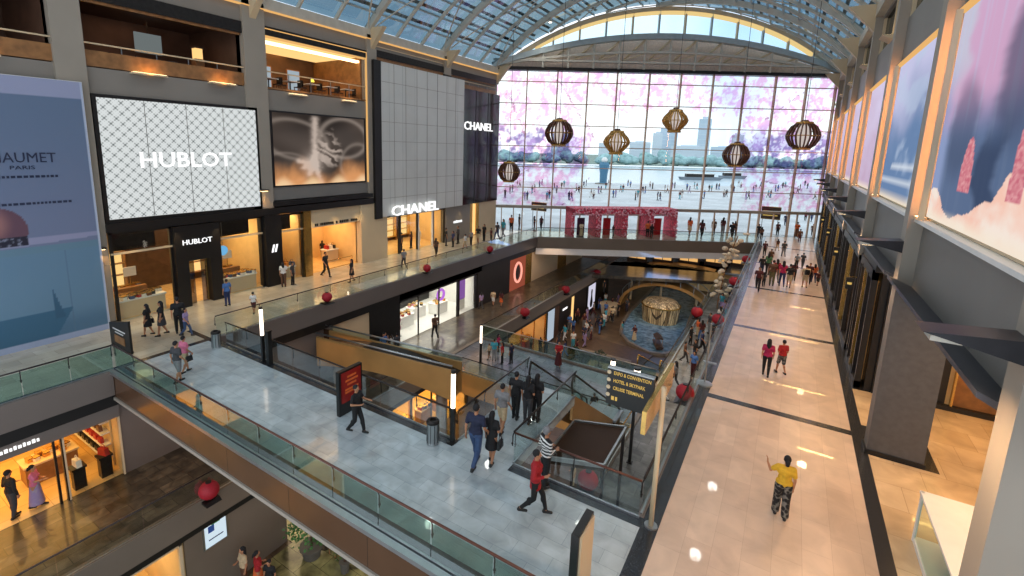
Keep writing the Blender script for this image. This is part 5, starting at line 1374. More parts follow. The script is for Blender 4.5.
area((-10, 64, -1.0), (-10, 64, -5), 8, 4, 250, (255,190,110))

# ------------------------------------------------------------------ canal and lower court
def canal():
    m_, nt_, out_ = newmat('canal_water'); b_ = N(nt_, 'ShaderNodeBsdfPrincipled'); b_.inputs['Roughness'].default_value = .08
    n2 = N(nt_, 'ShaderNodeTexNoise'); n2.inputs['Scale'].default_value = 2.2; n2.inputs['Detail'].default_value = 4
    t_ = N(nt_, 'ShaderNodeTexCoord'); nt_.links.new(t_.outputs['Object'], n2.inputs['Vector'])
    r_ = N(nt_, 'ShaderNodeValToRGB'); r_.color_ramp.elements[0].position = .35; r_.color_ramp.elements[1].position = .65
    r_.color_ramp.elements[0].color = (.07, .14, .20, 1); r_.color_ramp.elements[1].color = (.22, .36, .46, 1)
    nt_.links.new(n2.outputs['Fac'], r_.inputs[0]); nt_.links.new(r_.outputs[0], b_.inputs['Base Color'])
    bp = N(nt_, 'ShaderNodeBump'); bp.inputs['Strength'].default_value = .5; bp.inputs['Distance'].default_value = .1; nt_.links.new(n2.outputs['Fac'], bp.inputs['Height']); nt_.links.new(bp.outputs[0], b_.inputs['Normal'])
    nt_.links.new(b_.outputs[0], out_.inputs[0])
    out = []
    left = [(-9.6, 45.2), (-12, 46.5), (-13.4, 48.6), (-14.0, 51), (-14.6, 56), (-14.8, 70)]
    right_ = [(-8.9, 70), (-8.0, 56), (-7.4, 50), (-7.6, 47), (-8.4, 45.6)]
    pts = left+right_
    mb = MB(); mb.poly([(p[0], p[1], ZB+.05) for p in pts[::-1]]); o = mb.build('canal_water', m_); o['kind'] = 'stuff'; tag(o, 'rippled blue water of the indoor canal', 'water')
    kb = MB()
    for i in range(len(pts)):
        a, b = pts[i], pts[(i+1) % len(pts)]
        kb.beam([(a[0], a[1], ZB+.1), (b[0], b[1], ZB+.1)], .3, .35, (b[1]-a[1], a[0]-b[0], 0))
    struct('trim_70', kb, 'fascia2')
    area((-11, 55, -2.8), (-11, 52, ZB), 5, 8, 300, (150,190,255))
    spot((-10.0, 50.5, -2.8), (-11.0, 55.6, -7.5), 800, (255,220,160), 1.2, .6, .2)  # spot added to light the stand-in gold drum
    # small boat
    t = thing('sampan_boat', 'small dark canopied boat moored at the near end of the canal', 'boat', (-9.4, 47.6, ZB+.05), .4); t.scale = (.6, .6, .6)
    MB().prism([(-.6, .5), (-.45, 0), (.45, 0), (.6, .5)], 'y', -1.7, 1.7).build('hull', M['darkwood'], t, local=True)
    MB().prism([(-.6, .5), (0, .8), (.6, .5), (0, .5)], 'y', -2.1, -1.7).build('bow', M['darkwood'], t, local=True)
    for x in (-.5, .5):
        for y in (-1, 1): MB().ring([(x, y, .5), (x, y, 1.6)], .03, 6).build('post', M['wood'], t, local=True)
    MB().prism([(-.65, 1.6), (0, 1.95), (.65, 1.6)], 'y', -1.2, 1.2).build('roof', M['darkwood'], t, local=True)
    # arched bridge over the canal
    t = thing('arched_footbridge', 'arched bridge with pale curved deck crossing the canal below the plaza', 'bridge', (-11.0, 58.5, ZB))
    pts = []
    for k in range(21):
        a = PI*k/20; pts.append((-11.0-5.2*math.cos(a), 58.5, ZB+.4+3.4*math.sin(a)))
    MB().beam(pts, 2.6, .35, (0, 1, 0)).build('arch_deck', M['tan'], t, smooth=False)
    for yy in (57.2, 59.8):
        MB().ring([(p[0], yy, p[2]+1.0) for p in pts[2:19]], .05, 6).build('handrail', M['silver'], t)
        for k in range(2, 19, 2): MB().ring([(pts[k][0], yy, pts[k][2]), (pts[k][0], yy, pts[k][2]+1)], .03, 6).build('baluster', M['silver'], t)
    # tiled gold drum standing in for a glittering reflection at the canal
    t = thing('reflection_drum', 'rounded gold tiled drum standing in for the glittering reflection at the canal', 'drum', (-11.0, 55.6, ZB))
    MB().lathe([(1.9, 0), (2.1, 1.9), (1.7, 2.4), (0.2, 2.7)], 28, (-11.0, 55.6, ZB)).build('drum', tiles('gold_reflection_tiles', (230,206,160), (120,96,62), (60,46,30), .25, .22, .35, .02, .4, 5), t)
    MB().lathe([(2.15, 1.85), (2.15, 1.98)], 28, (-11.0, 55.6, ZB)).build('rim', M['gold'], t)
    # curved pale roof edge over the far pool
    t = thing('curved_canopy', 'long curved pale canopy edge over the far end of the canal', 'canopy', (-10, 60, Z0))
    pts = [(-17.5+14*k/20, 61.2+1.0*math.sin(PI*k/20)+k*.1, Z0-.6+.7*math.sin(PI*k/20)) for k in range(21)]
    MB().beam(pts, 1.6, .3, (0, 1, 0)).build('canopy_shell', M['tan'], t)
    for k in (2, 7, 13, 18): MB().ring([(pts[k][0], pts[k][1], ZB), pts[k]], .14, 10).build('support_column', M['cream'], t)
canal()
# near small pool with reeds and court furniture
mb = MB(); mb.poly([(-15.6, 38.4, ZB+.04), (-11.0, 38.0, ZB+.04), (-10.6, 41.2, ZB+.04), (-15.0, 41.6, ZB+.04)]); o = mb.build('pond_water', pbr('dark_green_water', (24,44,40), .06, 0, .4, 2)); o['kind'] = 'stuff'; tag(o, 'small dark green pond below the link bridge', 'water')
struct('trim_71', MB().box(-15.9, -10.4, 37.7, 38.1, ZB, ZB+.5).box(-15.9, -10.4, 41.5, 41.9, ZB, ZB+.4), 'fascia2')
struct('floor', MB().prism([(-16.5, 41.9), (-9.5, 41.9), (-9.2, 45.0), (-15.8, 46)], 'z', ZB, ZB+.12), 'darkwood')
def kiosk(x, y, label, mat='fascia2'):
    t = thing('kiosk', label, 'kiosk', (x, y, ZB+.002))
    MB().box(-1.2, 1.2, -.8, .8, 0, 1.05).build('counter', M[mat], t, local=True); MB().box(-1.3, 1.3, -.9, .9, 1.05, 1.12).build('worktop', M['white'], t, local=True)
    for a in (-1.1, 1.1):
        for b in (-.7, .7): MB().ring([(a, b, 1.12), (a, b, 2.4)], .04, 6).build('post', M['darkmetal'], t, local=True)
    MB().box(-1.4, 1.4, -1.0, 1.0, 2.4, 2.55).build('roof', M['cream'], t, local=True)
    return t
#kiosk(-16.2, 49.5, 'low kiosk with pale roof between the left shops and the canal')
t = thing('round_counter', 'round white information counter left of the canal', 'counter', (-16.6, 54.5, ZB+.002)); MB().lathe([(.9, 0), (1.0, 1.1), (1.15, 1.1), (1.15, 1.2)], 24, (-16.6,54.5,ZB+.002)).build('counter', M['cream'], t)
# gold illuminated escalator rising to the right corridor
escalator('gold lit escalator on the right descending towards the lowest level', -7.2, -5.7, 30.5, Z0+.05, 40.5, ZB+.1, 'gold', truss='gold')
area((-6.4, 33, -3.0), (-6.4, 33, -6), 1.2, 4, 90, (255,190,90))

# ------------------------------------------------------------------ street furniture
def lamp_post(loc, label, h0=1.2, h1=2.35, r=.07):
    x, y, z = loc
    t = thing('lamp_post', label, 'lamp', loc)
    MB().box(x-.06, x+.06, y-.06, y+.06, z, z+h0).build('post', M['dark'], t)
    MB().ring([(x, y, z+h0), (x, y, z+h1)], r, 12).build('glowing_tube', M['lamp'], t, smooth=True)
    MB().ring([(x, y, z+h1), (x, y, z+h1+.1)], r*1.1, 12).build('cap', M['dark'], t)
    MB().box(x-.12, x+.12, y-.12, y+.12, z, z+.03).build('base_plate', M['dark'], t)
lamp_post((-18.1, 11.22, 0.004), 'slim black lamp post with glowing white tube at the left half of the bridge')
t = thing('control_post', 'plain black post standing just right of the left lamp post', 'post', (-17.7, 11.25, 0)); MB().box(-17.8, -17.6, 11.15, 11.33, 0.004, 1.45).build('post', M['dark'], t); MB().box(-17.82, -17.58, 11.13, 11.35, 1.45, 1.5).build('cap', M['darkmetal'], t)
lamp_post((-8.1, 11.22, 0.004), 'slim black lamp post with glowing white tube beside the landing of the escalator')
lamp_post((-16.0, 25.2, Z0), 'slim lamp post with glowing tube on the blue grey link bridge, left end', 1.4, 2.6)
p = aty(613, 364, 24.2)
lamp_post((p.x, 24.2, Z0), 'short white lamp tube just above the left end of the direction board', max(.4, p.z-Z0-.45), p.z-Z0+.2, .12)
p = aty(637, 376, 20.5)
lamp_post((p.x, 20.5, Z0), 'bright lamp tube rising behind the gold edged sign board', p.z-Z0-.3, p.z-Z0+.3, .14)
def bin_(x, y, label):
    t = thing('litter_bin', label, 'bin', (x, y, .004))
    MB().lathe([(.2, 0), (.2, .04), (.19, .05), (.19, .68), (.2, .7)], 20, (x, y, .004)).build('body', M['silver'], t, smooth=False)
    MB().lathe([(.21, .7), (.21, .76), (.17, .8), (.1, .8), (.09, .74)], 20, (x, y, .004)).build('lid', M['darkmetal'], t)
    mb = MB()
    for k in range(10): a = 2*PI*k/10; mb.box(x+.19*math.cos(a)-.008, x+.19*math.cos(a)+.008, y+.19*math.sin(a)-.008, y+.19*math.sin(a)+.008, .06, .68)
    mb.build('slat', M['darkmetal'], t)
bin_(-21.1, 10.85, 'brushed metal litter bin at the far left end of the bridge')
bin_(-8.6, 10.85, 'brushed metal litter bin beside the lamp post at the landing')
# red sign board
t = thing('standing_sign', 'red standing sign board with orange lettering behind the masked walker', 'sign', (-12.2, 10.7, 0))
MB().box(-12.25, -12.1, 10.15, 11.2, .004, 1.62).build('black_frame', M['dark'], t)
MB().box(-12.1, -12.08, 10.25, 11.12, .45, 1.55).build('red_panel', M['redsign'], t)
mb = MB()
for z, y0, y1 in ((1.32, 10.5, 10.9), (1.18, 10.42, 10.98), (1.04, 10.5, 10.9), (.86, 10.4, 11.0), (.76, 10.4, 10.9)): mb.box(-12.08, -12.07, y0, y1, z, z+.07)
mb.build('orange_print', pbr('orange_print', (226,110,50), .5), t)
t = thing('notice_stand', 'black notice stand with pale lettering below the corner of the blue poster', 'sign', (-24.3, 8.4, 0))
MB().prism([(-25.3, .0), (-23.3, .0), (-23.3, 1.5), (-25.3, 1.05)][::1], 'y', 8.33, 8.42).build('board', M['dark'], t)
MB().box(-24.9, -23.7, 8.31, 8.33, .85, .9).box(-24.7, -23.9, 8.31, 8.33, .72, .76).build('pale_print', M['white'], t)
MB().box(-24.8, -23.8, 8.31, 8.33, .25, .6).build('brown_print', M['wood'], t)
for x in (-25.1, -23.5): MB().box(x-.05, x+.05, 8.25, 8.5, 0.004, .04).build('foot', M['dark'], t)
# foreground sign slab at the near end of the bridge
t = thing('standing_sign', 'black framed sign slab with beige back standing at the bottom edge of the bridge', 'sign', (-2.72, 8.3, 0))
MB().box(-2.86, -2.70, 8.0, 8.85, .004, 1.75).build('black_frame', M['dark'], t); MB().box(-2.70, -2.66, 8.06, 8.8, .06, 1.7).build('beige_panel', M['cream'], t)
# tall directory post
t = thing('directory_sign', 'tall beige post carrying a black direction board with gold lettering', 'sign', (-1.98, 11.25, 0))
MB().ring([(-1.98, 11.25, .004), (-1.98, 11.25, 3.75)], .06, 10).build('post', M['cream'], t, smooth=True)
MB().lathe([(.16, 0), (.16, .04)], 14, (-1.98, 11.25, .004)).build('base_plate', M['silver'], t)
q0 = aty(609, 366, 11.35); q1 = aty(655, 380, 11.35); q2 = aty(607, 400, 11.35)
x0, x1 = q0.x, q1.x; zt = (q0.z+q1.z)/2; zb = q2.z-.06
MB().box(x0, x1, 11.3, 11.42, zb, zt).build('direction_board', M['dark'], t)
MB().box(x0-.01, x1, 11.29, 11.43, zt, zt+.03).build('board_edge', M['silver'], t)
W_ = x1-x0; H_ = zt-zb
for k, s in enumerate(('EXPO & CONVENTION', 'HOTEL & SKYPARK', 'CRUISE TERMINAL')):
    textmb(s, (x0+.16, 11.295, zt-.14-k*.2), (1,0,0), (0,0,1), W_*.8*(1, .86, .84)[k], .09, .012, .006).build('lettering', M['gold_letter'], t)
MB().box(x0+.13, x0+.2, 11.29, 11.3, zb+.14, zb+.24).box(x0+.23, x0+.28, 11.29, 11.3, zb+.14, zb+.24).build('pictogram', M['gold_letter'], t)
for k in range(4):
    MB().ring([(x0+.04, 11.28, zt-.1-k*.2), (x0+.04, 11.3, zt-.1-k*.2)], .05, 12).build('arrow_disc', M['cream'], t)
# side board running away from the camera
a = atx(645, 412, -2.14); b = atx(645, 431, -2.14); c = atx(673, 363, -2.14); d = atx(673, 381, -2.14)
mb = MB(); mb.prism([(a.y, b.z), (c.y, d.z), (c.y, c.z), (a.y, a.z)], 'x', -2.2, -2.1); mb.build('side_board', M['gold'], t)
mb = MB(); mb.prism([(a.y+.05, b.z+.03), (c.y-.1, d.z+.05), (c.y-.1, c.z-.05), (a.y+.05, a.z-.03)], 'x', -2.215, -2.2); mb.build('dark_face', M['darkwood'], t)
mb = MB()
for k in range(6):
    f = .12+.14*k; y = a.y+(c.y-a.y)*f; z = b.z+(d.z-b.z)*f; hh = (a.z-b.z)
    mb.box(-2.225, -2.215, y, y+.14, z+hh*.3, z+hh*.62)
mb.build('side_lettering', M['gold_letter'], t)
# thin steel post with ring stand on the right walkway edge
t = thing('barrier_post', 'thin steel post standing at the left edge of the right walkway, far beyond the signs', 'post', (-2.05, 20.2, 0))
MB().ring([(-2.05, 20.2, .006), (-2.05, 20.2, 2.6)], .03, 8).build('pole', M['silver'], t); MB().lathe([(.3, 0), (.3, .05), (.1, .09)], 16, (-2.05,20.2,.006)).build('base', M['silver'], t)
MB().box(-2.2, -1.7, 20.15, 20.25, .95, 1.0).build('cross_arm', M['silver'], t)
# red balls
def red_ball(p, r, label, group):
    t = thing('red_lantern', label, 'lantern', p, 0, group)
    MB().ball((0, 0, 0), r, r, r*.95, 16, 12).build('paper_shell', M['red'], t, local=True, smooth=True)
    MB().lathe([(r*.3, -r*1.02), (r*.3, -r*.9)], 10).lathe([(r*.3, r*.88), (r*.3, r*1.0)], 10).build('cap_ring', M['dark'], t, local=True)
    MB().prism([(-.35, -r*1.25), (.35, -r*1.25), (.2, -r*.98), (-.2, -r*.98)], 'y', -.3, .3).build('stand', M['dark'], t, local=True)
for (u, v, x, r, lab) in ((327, 297, -22.08, .3, 'red ball lantern on the upper left ledge, nearest of its three'), (427, 268, -22.08, .3, 'red ball lantern on the upper left ledge, middle of its three'), (490, 249, -22.08, .3, 'red ball lantern on the upper left ledge, farthest of its three'),
        (209, 490, -18.1, .38, 'red ball lantern on the lower left ledge under the bridge'), (525, 312, -18.05, .42, 'red ball lantern on the middle level ledge, first beyond the link bridge'), (566, 289.5, -18.05, .42, 'red ball lantern on the middle level ledge, second beyond the link bridge'), (597, 273, -18.05, .45, 'red ball lantern on the middle level ledge, third beyond the link bridge'),
        (685, 392, -2.55, .34, 'large red ball lantern hanging by the right walkway, nearest'), (718, 319, -2.55, .32, 'red ball lantern by the right walkway, second from the camera'), (734, 281, -2.55, .32, 'red ball lantern by the right walkway, third from the camera'), (746, 259, -2.55, .32, 'red ball lantern by the right walkway, farthest'),
        (697, 312, -5.3, .45, 'red ball lantern at the canal side one level down')):
    p = atx(u, v, x); red_ball(p, r, lab, None)
p = aty(371, 430, 12.3); red_ball(p, .3, 'red ball lantern seen just behind the red sign, beyond the bridge edge', None)
p = aty(588, 480, 12.3); red_ball(p, .3, 'red ball lantern below the bridge edge near the tall pole', None)

# hanging lanterns
def hanging_lantern(u, v, y, wpx, kind, label):
    p = aty(u, v, y); 
    R_ = (p-CAM).dot(fwd)*wpx/FPX*.5*.96
    t = thing('hanging_lantern', label, 'lantern', p)
    if kind == 'round': prof = [(.42, -.86), (.75, -.62), (.97, -.2), (1.0, 0), (.97, .2), (.75, .62), (.42, .86)]
    else: prof = [(.30, -.88), (.62, -.55), (.92, -.18), (1.0, .05), (.86, .35), (.6, .62), (.45, .82)]
    n = 22
    for k in range(n):
        a = 2*PI*k/n; ca, sa = math.cos(a), math.sin(a)
        pts = [(ca*r*R_, sa*r*R_, z*R_) for r, z in prof]
        MB().beam(pts, .085*R_, .12*R_, (-sa, ca, 0)).build('slat', M['lantern2' if kind == 'round' else 'lantern'], t, local=True)
    for z, r in ((-.86, .44), (.86 if kind == 'round' else .82, .44)):
        MB().lathe([((r+.08)*R_, (z-.09)*R_), ((r+.12)*R_, z*R_), ((r+.06)*R_, (z+.1)*R_)], 20).build('cap_ring', M['lantern'], t, local=True)
    MB().lathe([(.3*R_, .9*R_), (.2*R_, 1.08*R_)], 14).build('top_cap', M['lantern2'], t, local=True)
    pts = [(math.cos(2*PI*k/20)*R_*1.0, math.sin(2*PI*k/20)*R_*1.0, .02*R_) for k in range(21)]
    MB().ring(pts, .035*R_, 6, False).build('hoop', M['lantern'], t, local=True)
    MB().lathe([(.25*R_, -.75*R_), (.38*R_, 0), (.25*R_, .75*R_)], 12).build('inner_lamp', emit('pale_lamp_core', (250,236,228), .8), t, local=True, smooth=True)
    xv = min(max(p.x, -26), 2.5); MB().ring([(0, 0, 1.05*R_), (0, 0, vault(xv)-p.z)], .02, 5).build('cable', M['darkmetal'], t, local=True)
hanging_lantern(559, 133, 38, 28, 'round', 'brown hanging lantern highest on the left of the glazed wall')
hanging_lantern(616.5, 142.5, 41, 26, 'point', 'gold hanging lantern second from the left in the middle group')
hanging_lantern(675, 121, 45, 25, 'point', 'gold pointed hanging lantern, highest of all, in the centre')
hanging_lantern(736, 155, 48, 25, 'round', 'dark round hanging lantern right of centre')
hanging_lantern(803, 136, 44, 30, 'round', 'brown hanging lantern at the far right near the posters')
hanging_lantern(509, 172, 41, 22, 'round', 'brown hanging lantern at the far left, beside the black screen')

# red blossom pavilion on the plaza
def pavilion():
    a = V((-19.4, 48.2, 0)); b = V((-10.2, 55.9, 0)); d = (b-a); L = d.length; d.normalize(); q = V((-d.y, d.x, 0))
    t = thing('blossom_pavilion', 'pink and red blossom covered pavilion with arched openings on the far plaza', 'pavilion', (a+b)/2)
    def bx(s0, s1, o0, o1, z0, z1):
        return MB().prism([tuple((a+d*s+q*o)[:2]) for s, o in ((s0, o0), (s1, o0), (s1, o1), (s0, o1))], 'z', z0, z1)
    pk = pbr('pink_red_blossom', (206,74,96), .7, 0, .55, 5, .4); rd = pbr('deep_red_panel', (176,20,34), .6, 0, .2, 4)
    wd = L/4
    for i in range(5):
        s = wd*i; bx(max(0, s-.3), min(L, s+.3), 0, 2.4, 0, 3.05).build('blossom_pillar', pk, t)
    bx(0, L, 0, 2.4, 2.55, 3.1).build('blossom_lintel', pk, t)
    random.seed(5)
    bl = MB()
    for k in range(420):
        s = U(0, L); z = U(2.4, 3.2) if rnd() < .5 else U(0, 3)
        if z < 2.4: s = min(L, max(0, wd*random.randint(0, 4)+U(-.33, .33)))
        c = a+d*s+q*U(-.12, .05)+V((0, 0, z)); bl.ball(tuple(c), U(.05, .11), n=6, m=4)
    bl.build('blossom', pbr('pale_pink_petals', (242,170,184), .7, 0, .3, 3), t)
    for i in range(4):
        s = wd*i+wd/2
        if i != 2:
            bx(s-.42, s+.42, 1.4, 1.5, .0, 1.9).build('red_panel', rd if i in (1, 3) else pbr('plum_panel', (70,36,70), .6), t)
        bx(s-.8, s+.8, 1.2, 1.3, 2.2, 2.5).build('white_header', M['white'], t)
pavilion()
def hung_sign(u, v, y, w_, h_, label):
    p = aty(u, v, y); t = thing('hanging_sign', label, 'sign', p, 0)
    MB().box(-w_/2, w_/2, -.08, .08, -h_/2, h_/2).build('panel', M['darkwood'], t, local=True)
    MB().box(-w_/2, w_/2, -.1, .1, h_/2, h_/2+.06).box(-w_/2, w_/2, -.1, .1, -h_/2-.06, -h_/2).build('frame', M['gold'], t, local=True)
    for z in (.15, -.2): MB().box(-w_*.4, w_*.35, -.1, -.08, h_*z-.05, h_*z+.05).build('lettering', M['gold_letter'], t, local=True)
    MB().ring([(-w_*.4, 0, -p.z), (-w_*.4, 0, -h_/2)], .03, 6).ring([(w_*.4, 0, -p.z), (w_*.4, 0, -h_/2)], .03, 6).build('post', M['darkmetal'], t, local=True)
hung_sign(539, 206.5, 50.5, 1.9, .9, 'dark gold directory sign left of the blossom pavilion')
hung_sign(771, 213, 66, 2.0, 1.4, 'gold directory sign at the far end of the right walkway')
# cream orchid decoration in front of the far bridge
def orchid():
    p = aty(728, 268, 47.5); t = thing('orchid_decoration', 'hanging spray of large cream blossoms in front of the far bridge edge', 'flower decoration', (p.x, 47.5, p.z-3.2))
    top = aty(738, 236, 47.5); mid = aty(727, 262, 47.5); low = aty(718, 300, 47.5)
    MB().ring([top, mid, low, (low.x, 47.5, Z0)], .05, 6).build('stem', M['wood'], t)
    random.seed(9)
    bm_ = MB()
    for k in range(46):
        f = rnd(); c = (top.lerp(mid, f*2) if f < .5 else mid.lerp(low, f*2-1))+V((U(-.7, .7), U(-.4, .4), U(-.3, .3)))
        bm_.ball(tuple(c), U(.15, .3), U(.15, .3), U(.1, .22), 7, 5)
    bm_.build('blossom', pbr('cream_blossom', (232,214,184), .6, 0, .2, 2), t)
orchid()
# leafy trees at the lowest level
def bush(u, v, z, R_, label, n=260, mat='leaf', flowers=None, hgt=1.0):
    p = atz(u, v, z); t = thing('leafy_plant', label, 'plant', (p.x, p.y, z+.03))
    MB().lathe([(.35*R_, 0), (.45*R_, .5), (.5*R_, .5), (.5*R_, .56)], 14).build('planter', M['pot'], t, local=True)
    MB().ring([(0, 0, .4), (.03, .02, .9+R_*.4*hgt)], .06, 7).build('stem', M['darkwood'], t, local=True)
    random.seed(int(u)); mb = MB()
    for k in range(n):
        a = U(0, 2*PI); ph = U(-.7, PI/2); rr = R_*U(.55, 1.0); c = V((math.cos(a)*math.cos(ph)*rr, math.sin(a)*math.cos(ph)*rr, .8+R_*.7*hgt+math.sin(ph)*rr*hgt))
        d = V((U(-1, 1), U(-1, 1), U(-.2, 1))).normalized(); e = d.cross(V((U(-1,1), U(-1,1), U(-1,1)))).normalized(); l = U(.12, .24)
        mb.poly([c, c+d*l*.5+e*l*.28, c+d*l, c+d*l*.5-e*l*.28])
    mb.build('foliage', M[mat], t, local=True)
    return t
bush(312, 556, ZB, 1.1, 'bushy bright green plant on the lowest floor below the bridge fascia', 700)
bush(345, 572, ZB, .5, 'small plant beside the larger green one at the bottom', 160)
bush(598, 372, ZB, .7, 'dark green plant at the small pond, left part', 200, 'leaf2')
bush(575, 366, ZB, .6, 'dark green plant at the small pond, right of the first', 160, 'leaf2')
bush(512, 456, Z0, .4, 'small plant beside the brown canopy near the landing', 120, 'leaf2')
t = table((-16.8, 13.0, ZB+.03), 'white round table near the bright green plant on the lowest floor', 'lowest floor tables'); 
for k, (dx, dy) in enumerate(((.7, 0), (-.7, .1), (0, .75))): chair((-16.8+dx, 13.0+dy, ZB+.03), (-PI/2, PI/2, 0)[k], 'white chair at the round table on the lowest floor', 'white lowest floor chairs', 'white')
# lift landing box seen behind the direction board
t = thing('glass_lift_roof', 'pale blue grey glass roofed booth behind the direction board', 'booth', (-6.8, 23.0, Z0)); 
MB().box(-7.4, -6.0, 21.9, 22.9, Z0+.02, Z0+.9).build('body', M['darkmetal'], t); MB().box(-7.5, -5.9, 21.8, 23.0, Z0+.9, Z0+1.0).build('top', pbr('pale_blue_top', (150,160,172), .3), t)

# ------------------------------------------------------------------ people
DG = None
def remesh(mb, vox, name, smooth=2, factor=.5):
    me = mb.mesh(name); o = bpy.data.objects.new(name, me); COL.objects.link(o)
    r = o.modifiers.new('r', 'REMESH'); r.mode = 'VOXEL'; r.voxel_size = vox; r.use_smooth_shade = True
    s = o.modifiers.new('s', 'SMOOTH'); s.factor = factor; s.iterations = smooth
    dg = bpy.context.evaluated_depsgraph_get(); m2 = bpy.data.meshes.new_from_object(o.evaluated_get(dg))
    bpy.data.objects.remove(o); m2.name = name; m2.materials.clear()
    return m2
def person_meshes(kind='man', stride=.3, arms='swing', lower='trousers', hair='short', vox=.014, sleeves='short', lean=0.0):
    """figure 1.72 m tall, facing +Y, feet at z=0; returns dict of meshes"""
    wmn = kind == 'woman'
    sh = .165 if wmn else .19; hp = .095 if wmn else .088
    kL = (-hp, stride*.42, .50); aL = (-hp, stride*.62, .09)
    kR = (hp, -stride*.05, .49); aR = (hp, -stride*.75, .09+abs(stride)*.22)
    hipL = (-hp, 0, .90); hipR = (hp, 0, .90)
    def arm(side, mode, sw):
        S = (side*sh, 0, 1.405)
        if mode == 'swing': return S, (side*(sh+.045), -.04-sw*.12, 1.13), (side*(sh+.05), .07-sw*.42, .90+abs(sw)*.08), V((0, .15-sw*.5, -1))
        if mode == 'down': return S, (side*(sh+.05), -.02, 1.12), (side*(sh+.05), .04, .87), V((0, .1, -1))
        if mode == 'bent': return S, (side*(sh+.06), -.03, 1.13), (side*(sh-.05), .2, 1.12), V((-side*.5, 1, .15))
        if mode == 'out': return S, (side*(sh+.16), .0, 1.24), (side*(sh+.23), .13, 1.36), V((side*.1, .4, 1))
        if mode == 'behind': return S, (side*(sh+.07), -.1, 1.14), (side*.08, -.17, 1.0), V((-side, -.2, -.2))
        return S, (side*(sh+.06), .12, 1.16), (side*(sh), .34, 1.18), V((0, 1, 0))
    if isinstance(arms, str): arms = (arms, arms)
    AL = arm(-1, arms[0], stride*.9); AR = arm(1, arms[1], -stride*.9)
    out = {}
    b = MB()
    # torso, neck
    b.capsule((-.07, 0, .93), (.07, 0, .93), .105, .105).capsule((0, 0, .95), (0, 0, 1.1), .115, .1)
    b.capsule((-.04, .01, 1.12), (.04, .01, 1.12), .095, .095).capsule((0, .01, 1.1), (0, 0, 1.3), .1, .12)
    b.capsule((-sh*.55, 0, 1.31), (sh*.55, 0, 1.31), .1, .1).capsule((-sh*.8, 0, 1.4), (sh*.8, 0, 1.4), .055, .055)
    if wmn: b.ball((-.075, .085, 1.27), .062).ball((.075, .085, 1.27), .062)
    b.capsule((0, -.005, 1.4), (0, .01, 1.53), .052, .048)
    # head with jaw, nose, ears, brow
    b.ball((0, .015, 1.62), .073, .092, .105, 16, 12).capsule((0, .035, 1.56), (0, .06, 1.535), .05, .032)
    b.capsule((0, .105, 1.625), (0, .122, 1.6), .008, .014, 6).ball((-.076, .01, 1.61), .012, .018, .03).ball((.076, .01, 1.61), .012, .018, .03)
    # legs
    for (h, k, a) in ((hipL, kL, aL), (hipR, kR, aR)):
        b.capsule(h, k, .088 if not wmn else .085, .055).capsule(k, a, .056, .038)
        mid = V(k).lerp(V(a), .3)+V((0, -.015, 0)); b.ball(tuple(mid), .052, .056, .09)
        b.capsule((a[0], a[1]-.02, a[2]-.04), (a[0], a[1]+.13, a[2]-.06), .034, .026)
    # arms and hands
    for i, (S, E_, W, hd) in enumerate((AL, AR)):
        side = -1 if i == 0 else 1
        b.capsule(S, E_, .048, .038).capsule(E_, W, .039, .026)
        hd = hd.normalized(); lat = V((0, 1, 0)) if abs(hd.y) < .75 else V((1, 0, 0)); lat = (lat-hd*lat.dot(hd)).normalized()
        W_ = V(W); nrm = hd.cross(lat)
        palm = W_+hd*.085
        for f in (-.5, 0, .5): b.capsule(W_+hd*.01+lat*f*.03, palm+lat*f*.055, .02, .017, 8)
        for q, (off, ln) in enumerate(((-1.5, .06), (-.5, .075), (.5, .08), (1.5, .068))):
            p0 = palm+lat*off*.019; p1 = p0+hd*ln*.5+nrm*side*-.006; p2 = p1+hd*ln*.4+nrm*side*-.022
            b.capsule(p0, p1, .0105, .0095, 8).capsule(p1, p2, .0095, .008, 8)
        t0 = W_+hd*.03+lat*.028; t1 = t0+lat*.03+hd*.03; t2 = t1+hd*.03+lat*.004
        b.capsule(t0, t1, .013, .011, 8).capsule(t1, t2, .011, .009, 8)
    out['body'] = (remesh(b, vox, 'body'), 'skin')
    # shirt
    s = MB(); g = .016
    s.capsule((-.07, 0, 1.0), (.07, 0, 1.0), .105+g, .105+g).capsule((0, 0, .99), (0, 0, 1.12), .118+g, .102+g).capsule((-.04, .01, 1.12), (.04, .01, 1.12), .1+g, .1+g)
    s.capsule((0, .01, 1.1), (0, 0, 1.3), .1+g, .12+g).capsule((-sh*.55, 0, 1.31), (sh*.55, 0, 1.31), .1+g, .1+g).capsule((-sh*.82, 0, 1.4), (sh*.82, 0, 1.4), .056+g, .056+g)
    if wmn: s.ball((-.075, .085, 1.27), .066+g*.6).ball((.075, .085, 1.27), .066+g*.6)
    if sleeves == 'coat': s.lathe([(.16, .74), (.175, .75), (.165, .9), (.14, 1.1), (.1, 1.2)], 18, (0, 0, 0), 1, .8)
    for (S, E_, W, hd) in (AL, AR):
        S, E_, W = V(S), V(E_), V(W)
        if sleeves in ('long', 'coat'): s.capsule(S, E_, .055+g*.6, .046+g*.6).capsule(E_, E_.lerp(W, .88), .045+g*.6, .034+g*.5)
        else: s.capsule(S, S.lerp(E_, .62), .056+g*.6, .05+g)
    out['shirt'] = (remesh(s, vox, 'shirt'), 'cloth')
    # lower wear
    l = MB()
